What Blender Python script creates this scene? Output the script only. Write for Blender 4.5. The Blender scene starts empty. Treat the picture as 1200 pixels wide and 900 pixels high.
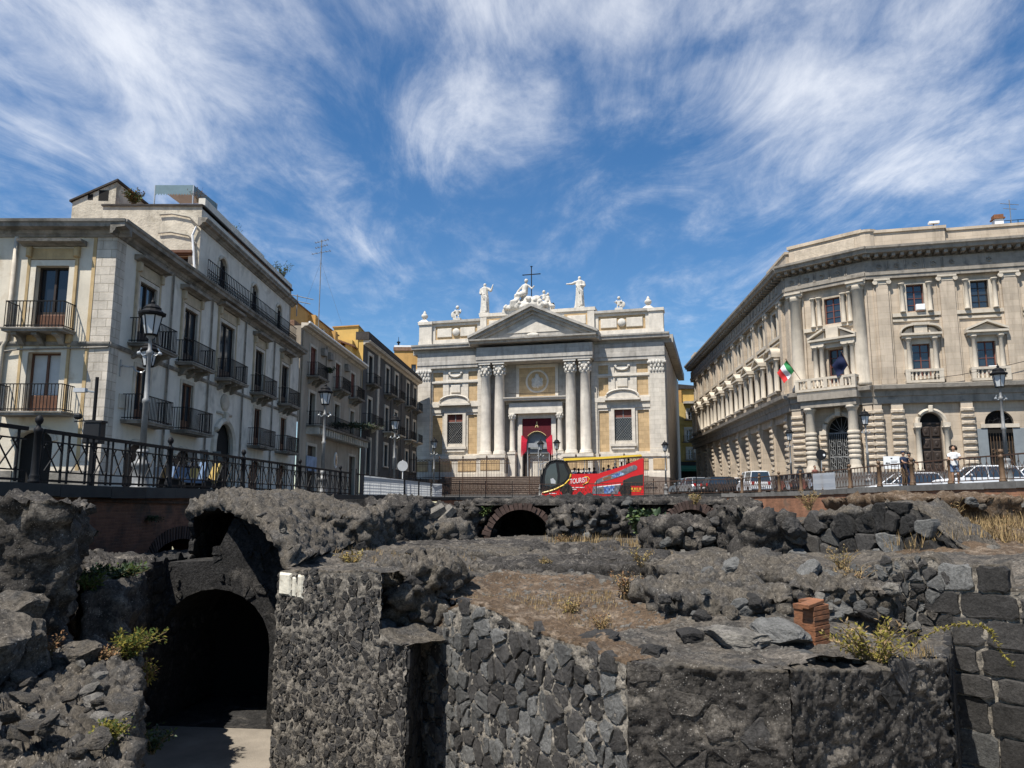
import bpy, math, random
import numpy as np
from mathutils import Vector, Matrix
rnd = random.Random(7)
R = math.radians
scene = bpy.context.scene
COL = scene.collection

# ------------------------------------------------------------------ camera
F_PX, CX, CY, HZ = 900.0, 600.0, 450.0, 585.0          # measured on the 1200 px wide photograph
PITCH = math.atan((HZ - CY) / F_PX)
cam_d = bpy.data.cameras.new('camera'); cam = bpy.data.objects.new('camera', cam_d); COL.objects.link(cam)
cam_d.sensor_width = 36.0; cam_d.lens = F_PX / 1200.0 * 36.0
cam_d.clip_start = 0.1; cam_d.clip_end = 3000.0
cam.location = (0, 0, 0); cam.rotation_euler = (math.pi / 2 + PITCH, 0, 0)
scene.camera = cam

# ------------------------------------------------------------------ sun + sky
SUN = Vector((-0.38, -0.45, 1.0)).normalized()          # direction towards the sun
sun_d = bpy.data.lights.new('sun', 'SUN'); sun_o = bpy.data.objects.new('sun', sun_d); COL.objects.link(sun_o)
sun_d.energy = 5.0; sun_d.angle = R(0.53); sun_d.color = (1.0, 0.955, 0.88)
sun_o.rotation_euler = SUN.to_track_quat('Z', 'Y').to_euler()
sun_o.location = (-30, -30, 80)
world = bpy.data.worlds.new('World'); scene.world = world; world.use_nodes = True
wn, wl = world.node_tree.nodes, world.node_tree.links
wn.clear()

def wnode(t, **k):
    n = wn.new(t)
    for a, b in k.items():
        setattr(n, a, b)
    return n

def wmath(op, a, b=None, c=None):
    n = wn.new('ShaderNodeMath'); n.operation = op
    for i, v in enumerate((a, b, c)):
        if v is None: continue
        if isinstance(v, (int, float)): n.inputs[i].default_value = v
        else: wl.new(v, n.inputs[i])
    return n.outputs[0]

sky = wnode('ShaderNodeTexSky', sky_type='NISHITA', sun_disc=False)
sky.sun_elevation = math.asin(SUN.z); sky.sun_rotation = math.atan2(SUN.x, SUN.y)
sky.air_density = 1.0; sky.dust_density = 0.15; sky.ozone_density = 4.0; sky.altitude = 50
tc = wnode('ShaderNodeTexCoord'); sx = wnode('ShaderNodeSeparateXYZ'); wl.new(tc.outputs['Generated'], sx.inputs[0])
zc = wmath('ADD', wmath('MAXIMUM', sx.outputs['Z'], 0.0), 0.06)
PXn, PYn = wmath('DIVIDE', sx.outputs['X'], zc), wmath('DIVIDE', sx.outputs['Y'], zc)   # point on a high flat cloud layer
cmb = wnode('ShaderNodeCombineXYZ'); wl.new(PXn, cmb.inputs[0]); wl.new(PYn, cmb.inputs[1])
def wmap(rot, sc, off=(0, 0, 0)):
    m = wnode('ShaderNodeMapping'); m.inputs['Rotation'].default_value = (0, 0, R(rot)); m.inputs['Scale'].default_value = sc
    m.inputs['Location'].default_value = off; wl.new(cmb.outputs[0], m.inputs[0]); return m.outputs[0]
def wnoise(vec, scale, detail=8, rough=.55, dist=0.0):
    n = wnode('ShaderNodeTexNoise'); n.inputs['Scale'].default_value = scale; n.inputs['Detail'].default_value = detail
    n.inputs['Roughness'].default_value = rough; n.inputs['Distortion'].default_value = dist; wl.new(vec, n.inputs['Vector']); return n.outputs['Fac']
wisps = wnoise(wmap(34, (1.0, 0.5, 1), (3.1, 1.7, 0)), 2.8, 13, .66, 0.7)
fine = wnoise(wmap(30, (1.0, 0.5, 1), (0.4, 5.0, 0)), 8.0, 8, .62, 0.4)
broad = wnoise(wmap(0, (1, 1, 1), (7.7, 2.2, 0)), 0.55, 3, .5, 0.2)
def blob(cx, cy, rx, ry, rot):
    """a soft bank of cirrus centred at (cx, cy) of the cloud layer"""
    c, s = math.cos(R(rot)), math.sin(R(rot))
    dx, dy = wmath('SUBTRACT', PXn, cx), wmath('SUBTRACT', PYn, cy)
    a = wmath('DIVIDE', wmath('ADD', wmath('MULTIPLY', dx, c), wmath('MULTIPLY', dy, s)), rx)
    b = wmath('DIVIDE', wmath('SUBTRACT', wmath('MULTIPLY', dy, c), wmath('MULTIPLY', dx, s)), ry)
    return wmath('POWER', 2.718, wmath('MULTIPLY', wmath('ADD', wmath('MULTIPLY', a, a), wmath('MULTIPLY', b, b)), -1.0))
CLOUD_BANKS = [(-0.72, 1.42, .50, .32, -20, .85), (-1.0, 1.75, .5, .35, 20, .6), (0.25, 1.28, .70, .20, 0, .85), (0.62, 1.55, .42, .20, 14, .85), (1.05, 1.85, .5, .36, 25, .75), (-0.10, 1.65, .25, .30, 30, .5), (-.75, 2.5, .6, .5, 20, .22), (0.0, 0.2, 2.2, .8, 0, .5)]
mask = None
for b in CLOUD_BANKS:
    v = wmath('MULTIPLY', blob(*b[:5]), b[5])
    mask = v if mask is None else wmath('MAXIMUM', mask, v)
mask = wmath('MAXIMUM', mask, wmath('MULTIPLY', wmath('SUBTRACT', broad, .5), .8))
dens = wmath('ADD', wmath('MULTIPLY', wisps, .80), wmath('MULTIPLY', fine, .34))
dens = wmath('ADD', wmath('SUBTRACT', dens, .68), wmath('MULTIPLY', mask, .34))
cl = wnode('ShaderNodeMapRange'); cl.interpolation_type = 'SMOOTHERSTEP'
cl.inputs['From Min'].default_value = -0.20; cl.inputs['From Max'].default_value = 0.46; cl.inputs['To Max'].default_value = 0.80
wl.new(dens, cl.inputs['Value'])
mixc = wnode('ShaderNodeMix', data_type='RGBA'); wl.new(cl.outputs[0], mixc.inputs['Factor'])
gam = wnode('ShaderNodeHueSaturation'); gam.inputs['Saturation'].default_value = 1.22; wl.new(sky.outputs[0], gam.inputs['Color'])
wl.new(gam.outputs[0], mixc.inputs['A']); mixc.inputs['B'].default_value = (8.2, 8.4, 8.8, 1)
bg = wnode('ShaderNodeBackground'); bg.inputs['Strength'].default_value = 0.092
wo = wnode('ShaderNodeOutputWorld'); wl.new(mixc.outputs['Result'], bg.inputs['Color']); wl.new(bg.outputs[0], wo.inputs['Surface'])
scene.view_settings.view_transform = 'Standard'; scene.view_settings.look = 'None'
scene.view_settings.exposure = 0.50; scene.view_settings.gamma = 1.0
try: scene.view_settings.use_curve_mapping = False
except Exception: pass
scene.cycles.max_bounces = 6; scene.cycles.diffuse_bounces = 3; scene.cycles.glossy_bounces = 3; scene.cycles.transparent_max_bounces = 8

# ------------------------------------------------------------------ measuring: photograph pixel -> ray -> place in the square
_cp, _sp = math.cos(PITCH), math.sin(PITCH)
def ray(px, py):
    a, b = (px - CX) / F_PX, -(py - CY) / F_PX
    return (a, _cp - b * _sp, _sp + b * _cp)
def at(px, py, Y):
    d = ray(px, py); t = Y / d[1]
    return Vector((d[0] * t, Y, d[2] * t))
class Frame:
    """a facade plane from A to B (seen from outside, left to right); local x along it, -y outwards, z up"""
    def __init__(s, A, B):
        s.A = Vector((A[0], A[1], 0)); L = math.hypot(B[0] - A[0], B[1] - A[1]); s.L = L
        s.u = ((B[0] - A[0]) / L, (B[1] - A[1]) / L); s.n = (s.u[1], -s.u[0]); s.rz = math.atan2(s.u[1], s.u[0])
    def uz(s, px, py, off=0):
        d = ray(px, py); ax = s.A.x + s.n[0] * off; ay = s.A.y + s.n[1] * off
        t = (ax * s.n[0] + ay * s.n[1]) / (d[0] * s.n[0] + d[1] * s.n[1])
        x, y, z = d[0] * t, d[1] * t, d[2] * t
        return ((x - ax) * s.u[0] + (y - ay) * s.u[1], z)
    def p(s, u, n=0, z=0):
        return Vector((s.A.x + s.u[0] * u + s.n[0] * n, s.A.y + s.u[1] * u + s.n[1] * n, z))

# ------------------------------------------------------------------ objects
def tag(o, label=None, cat=None, group=None, kind=None):
    if label: o['label'] = label
    if cat: o['category'] = cat
    if group: o['group'] = group
    if kind: o['kind'] = kind
    return o
def empty(name, loc=(0, 0, 0), rz=0, label=None, cat=None, group=None):
    o = bpy.data.objects.new(name, None); COL.objects.link(o)
    o.location = loc; o.rotation_euler = (0, 0, rz); o.empty_display_size = .3
    return tag(o, label, cat, group)
def link(name, me, parent=None, loc=(0, 0, 0), rot=(0, 0, 0), scale=None):
    o = bpy.data.objects.new(name, me); COL.objects.link(o); o.parent = parent
    o.location = loc; o.rotation_euler = rot if not isinstance(rot, (int, float)) else (0, 0, rot)
    if scale is not None: o.scale = scale if not isinstance(scale, (int, float)) else (scale,) * 3
    return o
def copy_tree(o, parent=None, kids=None):
    if kids is None:
        kids = {}
        for x in COL.objects:
            if x.parent: kids.setdefault(x.parent.name, []).append(x)
    c = o.copy(); COL.objects.link(c); c.parent = parent
    for ch in kids.get(o.name, []): copy_tree(ch, c, kids)
    return c

class MB:
    """collects boxes, prisms, lathes and tubes into one mesh"""
    def __init__(s): s.v = []; s.f = []
    def raw(s, v, f):
        b = len(s.v); s.v += [tuple(x) for x in v]; s.f += [tuple(i + b for i in q) for q in f]; return s
    def box(s, x0, x1, y0, y1, z0, z1):
        if x0 > x1: x0, x1 = x1, x0
        if y0 > y1: y0, y1 = y1, y0
        if z0 > z1: z0, z1 = z1, z0
        return s.raw([(x0, y0, z0), (x1, y0, z0), (x1, y1, z0), (x0, y1, z0), (x0, y0, z1), (x1, y0, z1), (x1, y1, z1), (x0, y1, z1)],
                     [(0, 3, 2, 1), (4, 5, 6, 7), (0, 1, 5, 4), (1, 2, 6, 5), (2, 3, 7, 6), (3, 0, 4, 7)])
    def bev(s, x0, x1, y0, y1, z0, z1, b=.03, top=True):
        """a block whose outer (-y) face is chamfered on all sides"""
        return s.raw([(x0, y1, z0), (x1, y1, z0), (x1, y1, z1), (x0, y1, z1), (x0, y0 + b, z0), (x1, y0 + b, z0), (x1, y0 + b, z1), (x0, y0 + b, z1),
                      (x0 + b, y0, z0 + b), (x1 - b, y0, z0 + b), (x1 - b, y0, z1 - b), (x0 + b, y0, z1 - b)],
                     [(0, 1, 2, 3), (0, 4, 5, 1), (1, 5, 6, 2), (2, 6, 7, 3), (3, 7, 4, 0), (4, 8, 9, 5), (5, 9, 10, 6), (6, 10, 11, 7), (7, 11, 8, 4), (8, 11, 10, 9)])
    def prism(s, poly, y0, y1):
        """polygon in (x, z), counter-clockwise seen from -y, extruded from y0 (front) to y1"""
        n = len(poly)
        v = [(x, y0, z) for x, z in poly] + [(x, y1, z) for x, z in poly]
        f = [tuple(range(n)), tuple(range(2 * n - 1, n - 1, -1))] + [(i, i + n, (i + 1) % n + n, (i + 1) % n) for i in range(n)]
        return s.raw(v, f)
    def profile(s, prof, x0, x1):
        """a moulding: profile of (y, z) swept from x0 to x1; open at the back"""
        n = len(prof)
        v = [(x0, y, z) for y, z in prof] + [(x1, y, z) for y, z in prof]
        f = [(i, i + 1, i + 1 + n, i + n) for i in range(n - 1)] + [tuple(range(n - 1, -1, -1)), tuple(range(n, 2 * n))]
        return s.raw(v, f)
    def lathe(s, prof, x=0, y=0, seg=12, a0=0, a1=2 * math.pi):
        full = abs(a1 - a0 - 2 * math.pi) < 1e-6; m = seg if full else seg + 1; b = len(s.v)
        for r, z in prof:
            for k in range(m):
                a = a0 + (a1 - a0) * k / seg; s.v.append((x + r * math.cos(a), y + r * math.sin(a), z))
        for i in range(len(prof) - 1):
            for k in range(seg):
                k2 = (k + 1) % m
                s.f.append((b + i * m + k, b + i * m + k2, b + (i + 1) * m + k2, b + (i + 1) * m + k))
        if full:
            s.f.append(tuple(b + k for k in range(m - 1, -1, -1))); s.f.append(tuple(b + (len(prof) - 1) * m + k for k in range(m)))
        return s
    def tube(s, path, r, seg=6, taper=None):
        pts = [Vector(p) for p in path]; b = len(s.v); n = len(pts)
        for i, p in enumerate(pts):
            d = (pts[min(i + 1, n - 1)] - pts[max(i - 1, 0)]).normalized()
            a = Vector((0, 0, 1)) if abs(d.z) < .9 else Vector((1, 0, 0))
            e1 = d.cross(a).normalized(); e2 = d.cross(e1); rr = r if taper is None else r + (taper - r) * i / max(n - 1, 1)
            for k in range(seg):
                t = 2 * math.pi * k / seg; q = p + e1 * (rr * math.cos(t)) + e2 * (rr * math.sin(t)); s.v.append(tuple(q))
        for i in range(n - 1):
            for k in range(seg):
                k2 = (k + 1) % seg; s.f.append((b + i * seg + k, b + (i + 1) * seg + k, b + (i + 1) * seg + k2, b + i * seg + k2))
        s.f.append(tuple(b + k for k in range(seg))); s.f.append(tuple(b + (n - 1) * seg + k for k in range(seg - 1, -1, -1)))
        return s
    def ell(s, c, r, seg=10, rings=7, rot=None):
        b = len(s.v); M = rot.to_matrix() if rot else Matrix.Identity(3); c = Vector(c)
        for i in range(rings + 1):
            ph = math.pi * i / rings
            for k in range(seg):
                t = 2 * math.pi * k / seg
                s.v.append(tuple(c + M @ Vector((r[0] * math.sin(ph) * math.cos(t), r[1] * math.sin(ph) * math.sin(t), -r[2] * math.cos(ph)))))
        for i in range(rings):
            for k in range(seg):
                k2 = (k + 1) % seg; s.f.append((b + i * seg + k, b + i * seg + k2, b + (i + 1) * seg + k2, b + (i + 1) * seg + k))
        return s
    def shift(s, x=0, y=0, z=0, start=0):
        s.v[start:] = [(a + x, b + y, c + z) for a, b, c in s.v[start:]]; return s
    def mesh(s, name, m, smooth=False):
        me = bpy.data.meshes.new(name); me.from_pydata(s.v, [], s.f); me.materials.append(m)
        if smooth: me.shade_smooth()
        me.update(); return me
    def build(s, name, m, parent=None, loc=(0, 0, 0), rz=0, smooth=False):
        return link(name, s.mesh(name, m, smooth), parent, loc, (0, 0, rz))

class House:
    """a building: an Empty at its corner; parts are laid out in the frames of its facades"""
    def __init__(s, name, base, label, cat='building', group=None):
        s.base = Vector(base); s.root = empty(name, base, 0, label, cat, group)
    def part(s, name, mb, m, fr, u=0, n=0, z=0, smooth=False, parent=None):
        me = mb if isinstance(mb, bpy.types.Mesh) else mb.mesh(name, m, smooth)
        if parent is not None: return link(name, me, parent, (u, -n, z), 0)
        return link(name, me, s.root, fr.p(u, n, z) - s.base, fr.rz)

def wall_mesh(mb, u0, u1, z0, z1, holes, depth=.35, y=0.0):
    """front skin of a wall with rectangular or arched openings (a, b, za, zb, arch) and their reveals"""
    us = sorted({u0, u1, *[h[0] for h in holes], *[h[1] for h in holes]}); zs = sorted({z0, z1, *[h[2] for h in holes], *[h[3] for h in holes]})
    us = [u for u in us if u0 - 1e-6 <= u <= u1 + 1e-6]; zs = [z for z in zs if z0 - 1e-6 <= z <= z1 + 1e-6]
    for i in range(len(us) - 1):
        for j in range(len(zs) - 1):
            cu, cz = (us[i] + us[i + 1]) / 2, (zs[j] + zs[j + 1]) / 2
            if any(h[0] < cu < h[1] and h[2] < cz < h[3] for h in holes): continue
            mb.raw([(us[i], y, zs[j]), (us[i + 1], y, zs[j]), (us[i + 1], y, zs[j + 1]), (us[i], y, zs[j + 1])], [(0, 1, 2, 3)])
    for h in holes:
        a, b, c, d = h[:4]; arch = len(h) > 4 and h[4]
        if not arch:
            pts = [(a, c), (b, c), (b, d), (a, d)]
        else:
            r = (b - a) / 2; m = (a + b) / 2; rise = min(r, arch if arch is not True else r); zs_ = d - rise; N = 12
            arc = [(m + r * math.cos(math.pi * k / N), zs_ + rise * math.sin(math.pi * k / N)) for k in range(N + 1)]
            pts = [(a, c), (b, c)] + arc
            for k in range(N):          # spandrels
                p, q = arc[k], arc[k + 1]
                mb.raw([(p[0], y, p[1]), (p[0], y, d), (q[0], y, d), (q[0], y, q[1])], [(0, 1, 2, 3)][::1])
        n = len(pts)
        v = [(p[0], y, p[1]) for p in pts] + [(p[0], y + depth, p[1]) for p in pts]
        mb.raw(v, [(i, (i + 1) % n, (i + 1) % n + n, i + n) for i in range(n)])
    return mb

# ------------------------------------------------------------------ numpy noise for rock
def _hash(ix, iy, iz, k=0):
    h = (ix.astype(np.int64) * 374761393 + iy.astype(np.int64) * 668265263 + iz.astype(np.int64) * 2147483647 + k * 974634541) & 0x7fffffff
    h = ((h ^ (h >> 13)) * 1274126177) & 0x7fffffff
    return ((h ^ (h >> 16)) & 0xffff) / 65535.0
def vnoise(P):
    i = np.floor(P).astype(np.int64); f = P - i; f = f * f * (3 - 2 * f); r = 0
    for dx in (0, 1):
        for dy in (0, 1):
            for dz in (0, 1):
                w = (f[:, 0] if dx else 1 - f[:, 0]) * (f[:, 1] if dy else 1 - f[:, 1]) * (f[:, 2] if dz else 1 - f[:, 2])
                r = r + w * _hash(i[:, 0] + dx, i[:, 1] + dy, i[:, 2] + dz)
    return r * 2 - 1
def fbm(P, o=4, g=.5):
    a, s, r = 1.0, 1.0, 0
    for k in range(o):
        r = r + a * vnoise(P * s + 17.3 * k); a *= g; s *= 2.03
    return r
def worley(P):
    i = np.floor(P).astype(np.int64); f1 = np.full(len(P), 9.0); f2 = np.full(len(P), 9.0); idv = np.zeros(len(P))
    for dx in (-1, 0, 1):
        for dy in (-1, 0, 1):
            for dz in (-1, 0, 1):
                c = i + np.array([dx, dy, dz])
                q = np.stack([c[:, 0] + _hash(c[:, 0], c[:, 1], c[:, 2], 1), c[:, 1] + _hash(c[:, 0], c[:, 1], c[:, 2], 2), c[:, 2] + _hash(c[:, 0], c[:, 1], c[:, 2], 3)], 1)
                d = np.sqrt(((P - q) ** 2).sum(1)); h = _hash(c[:, 0], c[:, 1], c[:, 2], 4)
                n1 = d < f1; f2 = np.where(n1, f1, np.minimum(f2, d)); idv = np.where(n1, h, idv); f1 = np.where(n1, d, f1)
    return f1, f2, idv
def np_mesh(name, V, Fq, m, smooth=True):
    me = bpy.data.meshes.new(name); me.from_pydata(np.asarray(V).tolist(), [], [tuple(q) for q in np.asarray(Fq).tolist()] if not isinstance(Fq, list) else Fq)
    me.materials.append(m)
    if smooth: me.shade_smooth()
    me.update(); return me
def grid_faces(nu, nv, wrap=False):
    q = []
    for j in range(nv - 1):
        for i in range(nu if wrap else nu - 1):
            i2 = (i + 1) % nu; q.append((j * nu + i, j * nu + i2, (j + 1) * nu + i2, (j + 1) * nu + i))
    return q
def vert_normals(V, Fq):
    Fq = np.array([q if len(q) == 4 else (q[0], q[1], q[2], q[2]) for q in Fq]); a, b, c, d = (V[Fq[:, k]] for k in range(4))
    n = np.cross(c - a, d - b); N = np.zeros_like(V)
    for k in range(4): np.add.at(N, Fq[:, k], n)
    return N / (np.linalg.norm(N, axis=1, keepdims=True) + 1e-9)
def rough(V, N, amp, scale, cells=1.0, seed=0, fine=.45):
    """broken lava concrete: stones bulging out of a lumpy core"""
    P = V / scale + seed * 3.7; warp = np.stack([vnoise(P * .7 + 5), vnoise(P * .7 + 25), vnoise(P * .7 + 45)], 1) * .35
    f1, f2, h = worley(P + warp)
    d = .55 * fbm(P * .35, 3) + cells * (np.clip((f2 - f1) * 1.6, 0, .55) + (h - .5) * .75 - .3) + fine * fbm(P * 2.6, 4, .62) - .5 * fine * np.clip(vnoise(P * 1.7 + 9) - .35, 0, 1)
    return V + N * (d * amp)[:, None]
# ------------------------------------------------------------------ materials
def pm(name, col, rough=.85, var=.18, scale=1.2, streak=0.0, bump=0.0, bscale=25.0, brick=None, metal=0.0, rand=0.0, spec=.35, col2=None, mix2=.5, s2=4.0, spots=None, emit=None, grain=None):
    """procedural Principled material: tone variation, rain streaks, joints, speckles and relief"""
    m = bpy.data.materials.new(name); m.use_nodes = True; nt = m.node_tree; N, L = nt.nodes, nt.links
    b = N['Principled BSDF']; b.inputs['Roughness'].default_value = rough; b.inputs['Metallic'].default_value = metal
    b.inputs['Specular IOR Level'].default_value = spec
    tcn = N.new('ShaderNodeTexCoord'); oi = N.new('ShaderNodeObjectInfo')
    off = N.new('ShaderNodeVectorMath'); off.operation = 'ADD'; sc = N.new('ShaderNodeMath'); sc.operation = 'MULTIPLY'; sc.inputs[1].default_value = 37.0 if rand or brick is None else 0
    L.new(oi.outputs['Random'], sc.inputs[0]); L.new(tcn.outputs['Object'], off.inputs[0]); L.new(sc.outputs[0], off.inputs[1]); vec = off.outputs[0]
    def noise(s, d=5, r=.6, v=None, dist=0):
        n = N.new('ShaderNodeTexNoise'); n.inputs['Scale'].default_value = s; n.inputs['Detail'].default_value = d; n.inputs['Roughness'].default_value = r; n.inputs['Distortion'].default_value = dist
        L.new(v or vec, n.inputs['Vector']); return n.outputs['Fac']
    def ramp(f, a, c):
        n = N.new('ShaderNodeMapRange'); n.inputs['From Min'].default_value = a; n.inputs['From Max'].default_value = c; L.new(f, n.inputs['Value']); return n.outputs[0]
    def mixc(f, a, c, mode='MIX'):
        n = N.new('ShaderNodeMix'); n.data_type = 'RGBA'; n.blend_type = mode
        if isinstance(f, float): n.inputs['Factor'].default_value = f
        else: L.new(f, n.inputs['Factor'])
        for k, x in (('A', a), ('B', c)):
            if isinstance(x, tuple): n.inputs[k].default_value = (*x, 1) if len(x) == 3 else x
            else: L.new(x, n.inputs[k])
        return n.outputs['Result']
    lo = tuple(c * (1 - var) for c in col); hi = tuple(min(1, c * (1 + var)) for c in col)
    c = mixc(ramp(noise(scale, 6), .3, .7), lo, hi)
    if col2: c = mixc(ramp(noise(s2, 4, .6, None, .4), mix2 - .06, mix2 + .10), c, col2)
    if streak:
        mp = N.new('ShaderNodeMapping'); mp.inputs['Scale'].default_value = (1.7, 1.7, .22); L.new(vec, mp.inputs[0])
        f = ramp(noise(1.0, 7, .68, mp.outputs[0]), .50, .74)
        k = N.new('ShaderNodeMath'); k.operation = 'MULTIPLY'; k.inputs[1].default_value = streak; L.new(f, k.inputs[0])
        c = mixc(k.outputs[0], c, tuple(x * .32 for x in col))
    hgt = None
    if brick:
        w, h, joint, js, tone = brick
        sp = N.new('ShaderNodeSeparateXYZ'); L.new(tcn.outputs['Object'], sp.inputs[0]); ad = N.new('ShaderNodeMath'); ad.operation = 'ADD'; L.new(sp.outputs['X'], ad.inputs[0]); L.new(sp.outputs['Y'], ad.inputs[1])
        cb = N.new('ShaderNodeCombineXYZ'); L.new(ad.outputs[0], cb.inputs[0]); L.new(sp.outputs['Z'], cb.inputs[1])
        bt = N.new('ShaderNodeTexBrick'); bt.inputs['Scale'].default_value = 1.0; bt.inputs['Brick Width'].default_value = w; bt.inputs['Row Height'].default_value = h
        bt.inputs['Mortar Size'].default_value = js; bt.inputs['Mortar Smooth'].default_value = .3; bt.inputs['Bias'].default_value = 0.0
        bt.inputs['Color1'].default_value = (1 - tone,) * 3 + (1,); bt.inputs['Color2'].default_value = (1 + tone * .6,) * 3 + (1,); bt.inputs['Mortar'].default_value = (*joint, 1)
        L.new(cb.outputs[0], bt.inputs['Vector']); c = mixc(1.0, c, bt.outputs['Color'], 'MULTIPLY'); hgt = bt.outputs['Fac']
    if spots:
        n = N.new('ShaderNodeTexVoronoi'); n.inputs['Scale'].default_value = spots[1]; L.new(vec, n.inputs['Vector'])
        f2 = ramp(noise(spots[1] * .22, 3), .45, .68)
        k = N.new('ShaderNodeMath'); k.operation = 'MULTIPLY'; L.new(ramp(n.outputs['Distance'], spots[2], spots[2] * .45), k.inputs[0]); L.new(f2, k.inputs[1])
        c = mixc(k.outputs[0], c, spots[0])
    if grain:
        gm = N.new('ShaderNodeMapRange'); gm.inputs['From Min'].default_value = .36; gm.inputs['From Max'].default_value = .64; gm.inputs['To Min'].default_value = grain[1]; gm.inputs['To Max'].default_value = grain[2]
        L.new(noise(grain[0], 7, .78, None, .3), gm.inputs['Value']); gv = N.new('ShaderNodeVectorMath'); gv.operation = 'SCALE'; L.new(c, gv.inputs[0]); L.new(gm.outputs[0], gv.inputs['Scale']); c = gv.outputs[0]
    if rand:
        mr = N.new('ShaderNodeMapRange'); mr.inputs['To Min'].default_value = 1 - rand; mr.inputs['To Max'].default_value = 1 + rand; L.new(oi.outputs['Random'], mr.inputs['Value'])
        vm = N.new('ShaderNodeVectorMath'); vm.operation = 'SCALE'; L.new(c, vm.inputs[0]); L.new(mr.outputs[0], vm.inputs['Scale']); c = vm.outputs[0]
    L.new(c, b.inputs['Base Color'])
    if bump:
        bp = N.new('ShaderNodeBump'); bp.inputs['Strength'].default_value = min(1, bump); bp.inputs['Distance'].default_value = .6 / bscale
        h = noise(bscale, 8, .7)
        if hgt is not None:
            s_ = N.new('ShaderNodeMath'); s_.operation = 'SUBTRACT'; L.new(h, s_.inputs[0]); L.new(hgt, s_.inputs[1]); h = s_.outputs[0]
        L.new(h, bp.inputs['Height']); L.new(bp.outputs[0], b.inputs['Normal'])
    if emit: b.inputs['Emission Color'].default_value = (*emit, 1); b.inputs['Emission Strength'].default_value = 1
    return m
M = {}
M['plaster'] = pm('pale_plaster', (.62, .555, .445), .9, .14, .9, .35, .25, 18, col2=(.46, .36, .24), mix2=.62, s2=.9)
M['plaster_shade_side'] = pm('shade_side_plaster', (.66, .615, .53), .9, .14, .8, .38, .25, 18, col2=(.46, .43, .37), mix2=.6, s2=.8)  # paler copy of the plaster, lifts the shaded side by colour
M['plaster_raw'] = pm('weathered_render', (.58, .515, .41), .95, .24, 1.1, .6, .5, 9, col2=(.33, .29, .22), mix2=.56, s2=1.4)
M['ochre_trim'] = pm('ochre_stone_trim', (.46, .33, .17), .9, .2, 2.5, .4, .3, 20)
M['tan_trim'] = pm('tan_stone_trim', (.44, .36, .25), .9, .2, 2.5, .5, .3, 20)
M['pale_trim'] = pm('pale_stone_trim', (.55, .49, .40), .9, .22, 2, .6, .3, 20)
M['dark_trim'] = pm('weathered_cornice', (.27, .245, .21), .95, .3, 1.6, .7, .4, 14, col2=(.13, .12, .10), mix2=.55, s2=1.5)
M['quoin'] = pm('corner_masonry', (.54, .48, .40), .95, .25, 1.5, .5, .4, 15, brick=(.62, .31, (.62, .6, .56), .012, .14))
M['b2'] = pm('taupe_render', (.38, .325, .255), .92, .2, .7, .5, .25, 18)
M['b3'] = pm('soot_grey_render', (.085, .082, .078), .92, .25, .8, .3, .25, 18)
M['yellow'] = pm('yellow_render', (.62, .40, .12), .9, .14, .8, .3, .2, 18)
M['ochre'] = pm('ochre_render', (.46, .33, .11), .9, .18, .9, .5, .2, 18)
M['orange'] = pm('orange_render', (.52, .30, .10), .9, .16, .8, .35, .2, 18)
M['church'] = pm('church_limestone', (.56, .51, .435), .88, .16, 1.0, .45, .25, 14, brick=(1.3, .52, (.72, .70, .66), .014, .09))
M['church_plain'] = pm('church_white_stone', (.58, .53, .455), .86, .16, 1.4, .35, .25, 14)
M['church_grey'] = pm('church_weathered_stone', (0.396, 0.368, 0.327), .9, .2, 1.2, .65, .3, 14, brick=(1.6, .6, (.75, .74, .72), .012, .08))
M['church_yellow'] = pm('church_sandstone', (0.485, 0.345, 0.191), .9, .16, 1.2, .3, .3, 14, brick=(.95, .48, (.70, .67, .6), .016, .14))
M['marble'] = pm('statue_marble', (.56, .525, .465), .8, .16, 4, .55, .3, 12)
M['palazzo'] = pm('palazzo_stone', (.465, .385, .295), .9, .17, .8, .5, .25, 14, brick=(1.15, .46, (.80, .78, .74), .012, .10))
M['palazzo_pale'] = pm('palazzo_pale_stone', (.52, .455, .365), .9, .16, 1.2, .5, .25, 14)
M['palazzo_rust'] = pm('rusticated_stone', (.47, .395, .305), .92, .2, 3, .3, .6, 10, rand=.12)
M['palazzo_dark'] = pm('palazzo_cornice', (.30, .265, .22), .92, .25, 1.0, .7, .3, 12, col2=(.17, .155, .135), mix2=.58, s2=1.0)
M['glass'] = pm('window_glass', (.025, .035, .045), .06, .2, .6, spec=.9)
M['glass_dark'] = pm('dark_window_glass', (.012, .014, .017), .12, .2, .6, spec=.6)
M['curtain'] = pm('white_curtain', (.5, .5, .48), .9, .1, 3)
M['void'] = pm('dark_interior', (.012, .011, .010), .95, .2, 2)
M['wood'] = pm('brown_wood', (.115, .052, .028), .6, .25, 4, .3)
M['wood_dark'] = pm('dark_wood', (.035, .024, .018), .55, .25, 4)
M['redwood'] = pm('red_shutter', (.16, .055, .04), .65, .2, 3)
M['iron'] = pm('black_iron', (.008, .008, .009), .6, .25, 6, spec=.18, bump=.1, bscale=60)
M['grey_iron'] = pm('grey_lamp_iron', (.20, .20, .195), .5, .25, 6, .5, spec=.5)
M['rusty'] = pm('rusty_iron', (.085, .045, .028), .75, .35, 8, col2=(.035, .026, .022), mix2=.5, s2=12)
M['galv'] = pm('galvanised_metal', (.42, .43, .43), .45, .12, 3, metal=.6)
M['lampglass'] = pm('frosted_lamp_glass', (.50, .52, .53), .25, .08, 2)
M['coping'] = pm('dark_shaded_coping', (.030, .030, .029), .8, .25, 3, .3, .3, 30, rand=.25)  # shade of the left kerb is put into this near-black colour
M['coping_grey'] = pm('grey_coping_stone', (.135, .13, .122), .85, .25, 3, .3, .3, 30, rand=.2)
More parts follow.
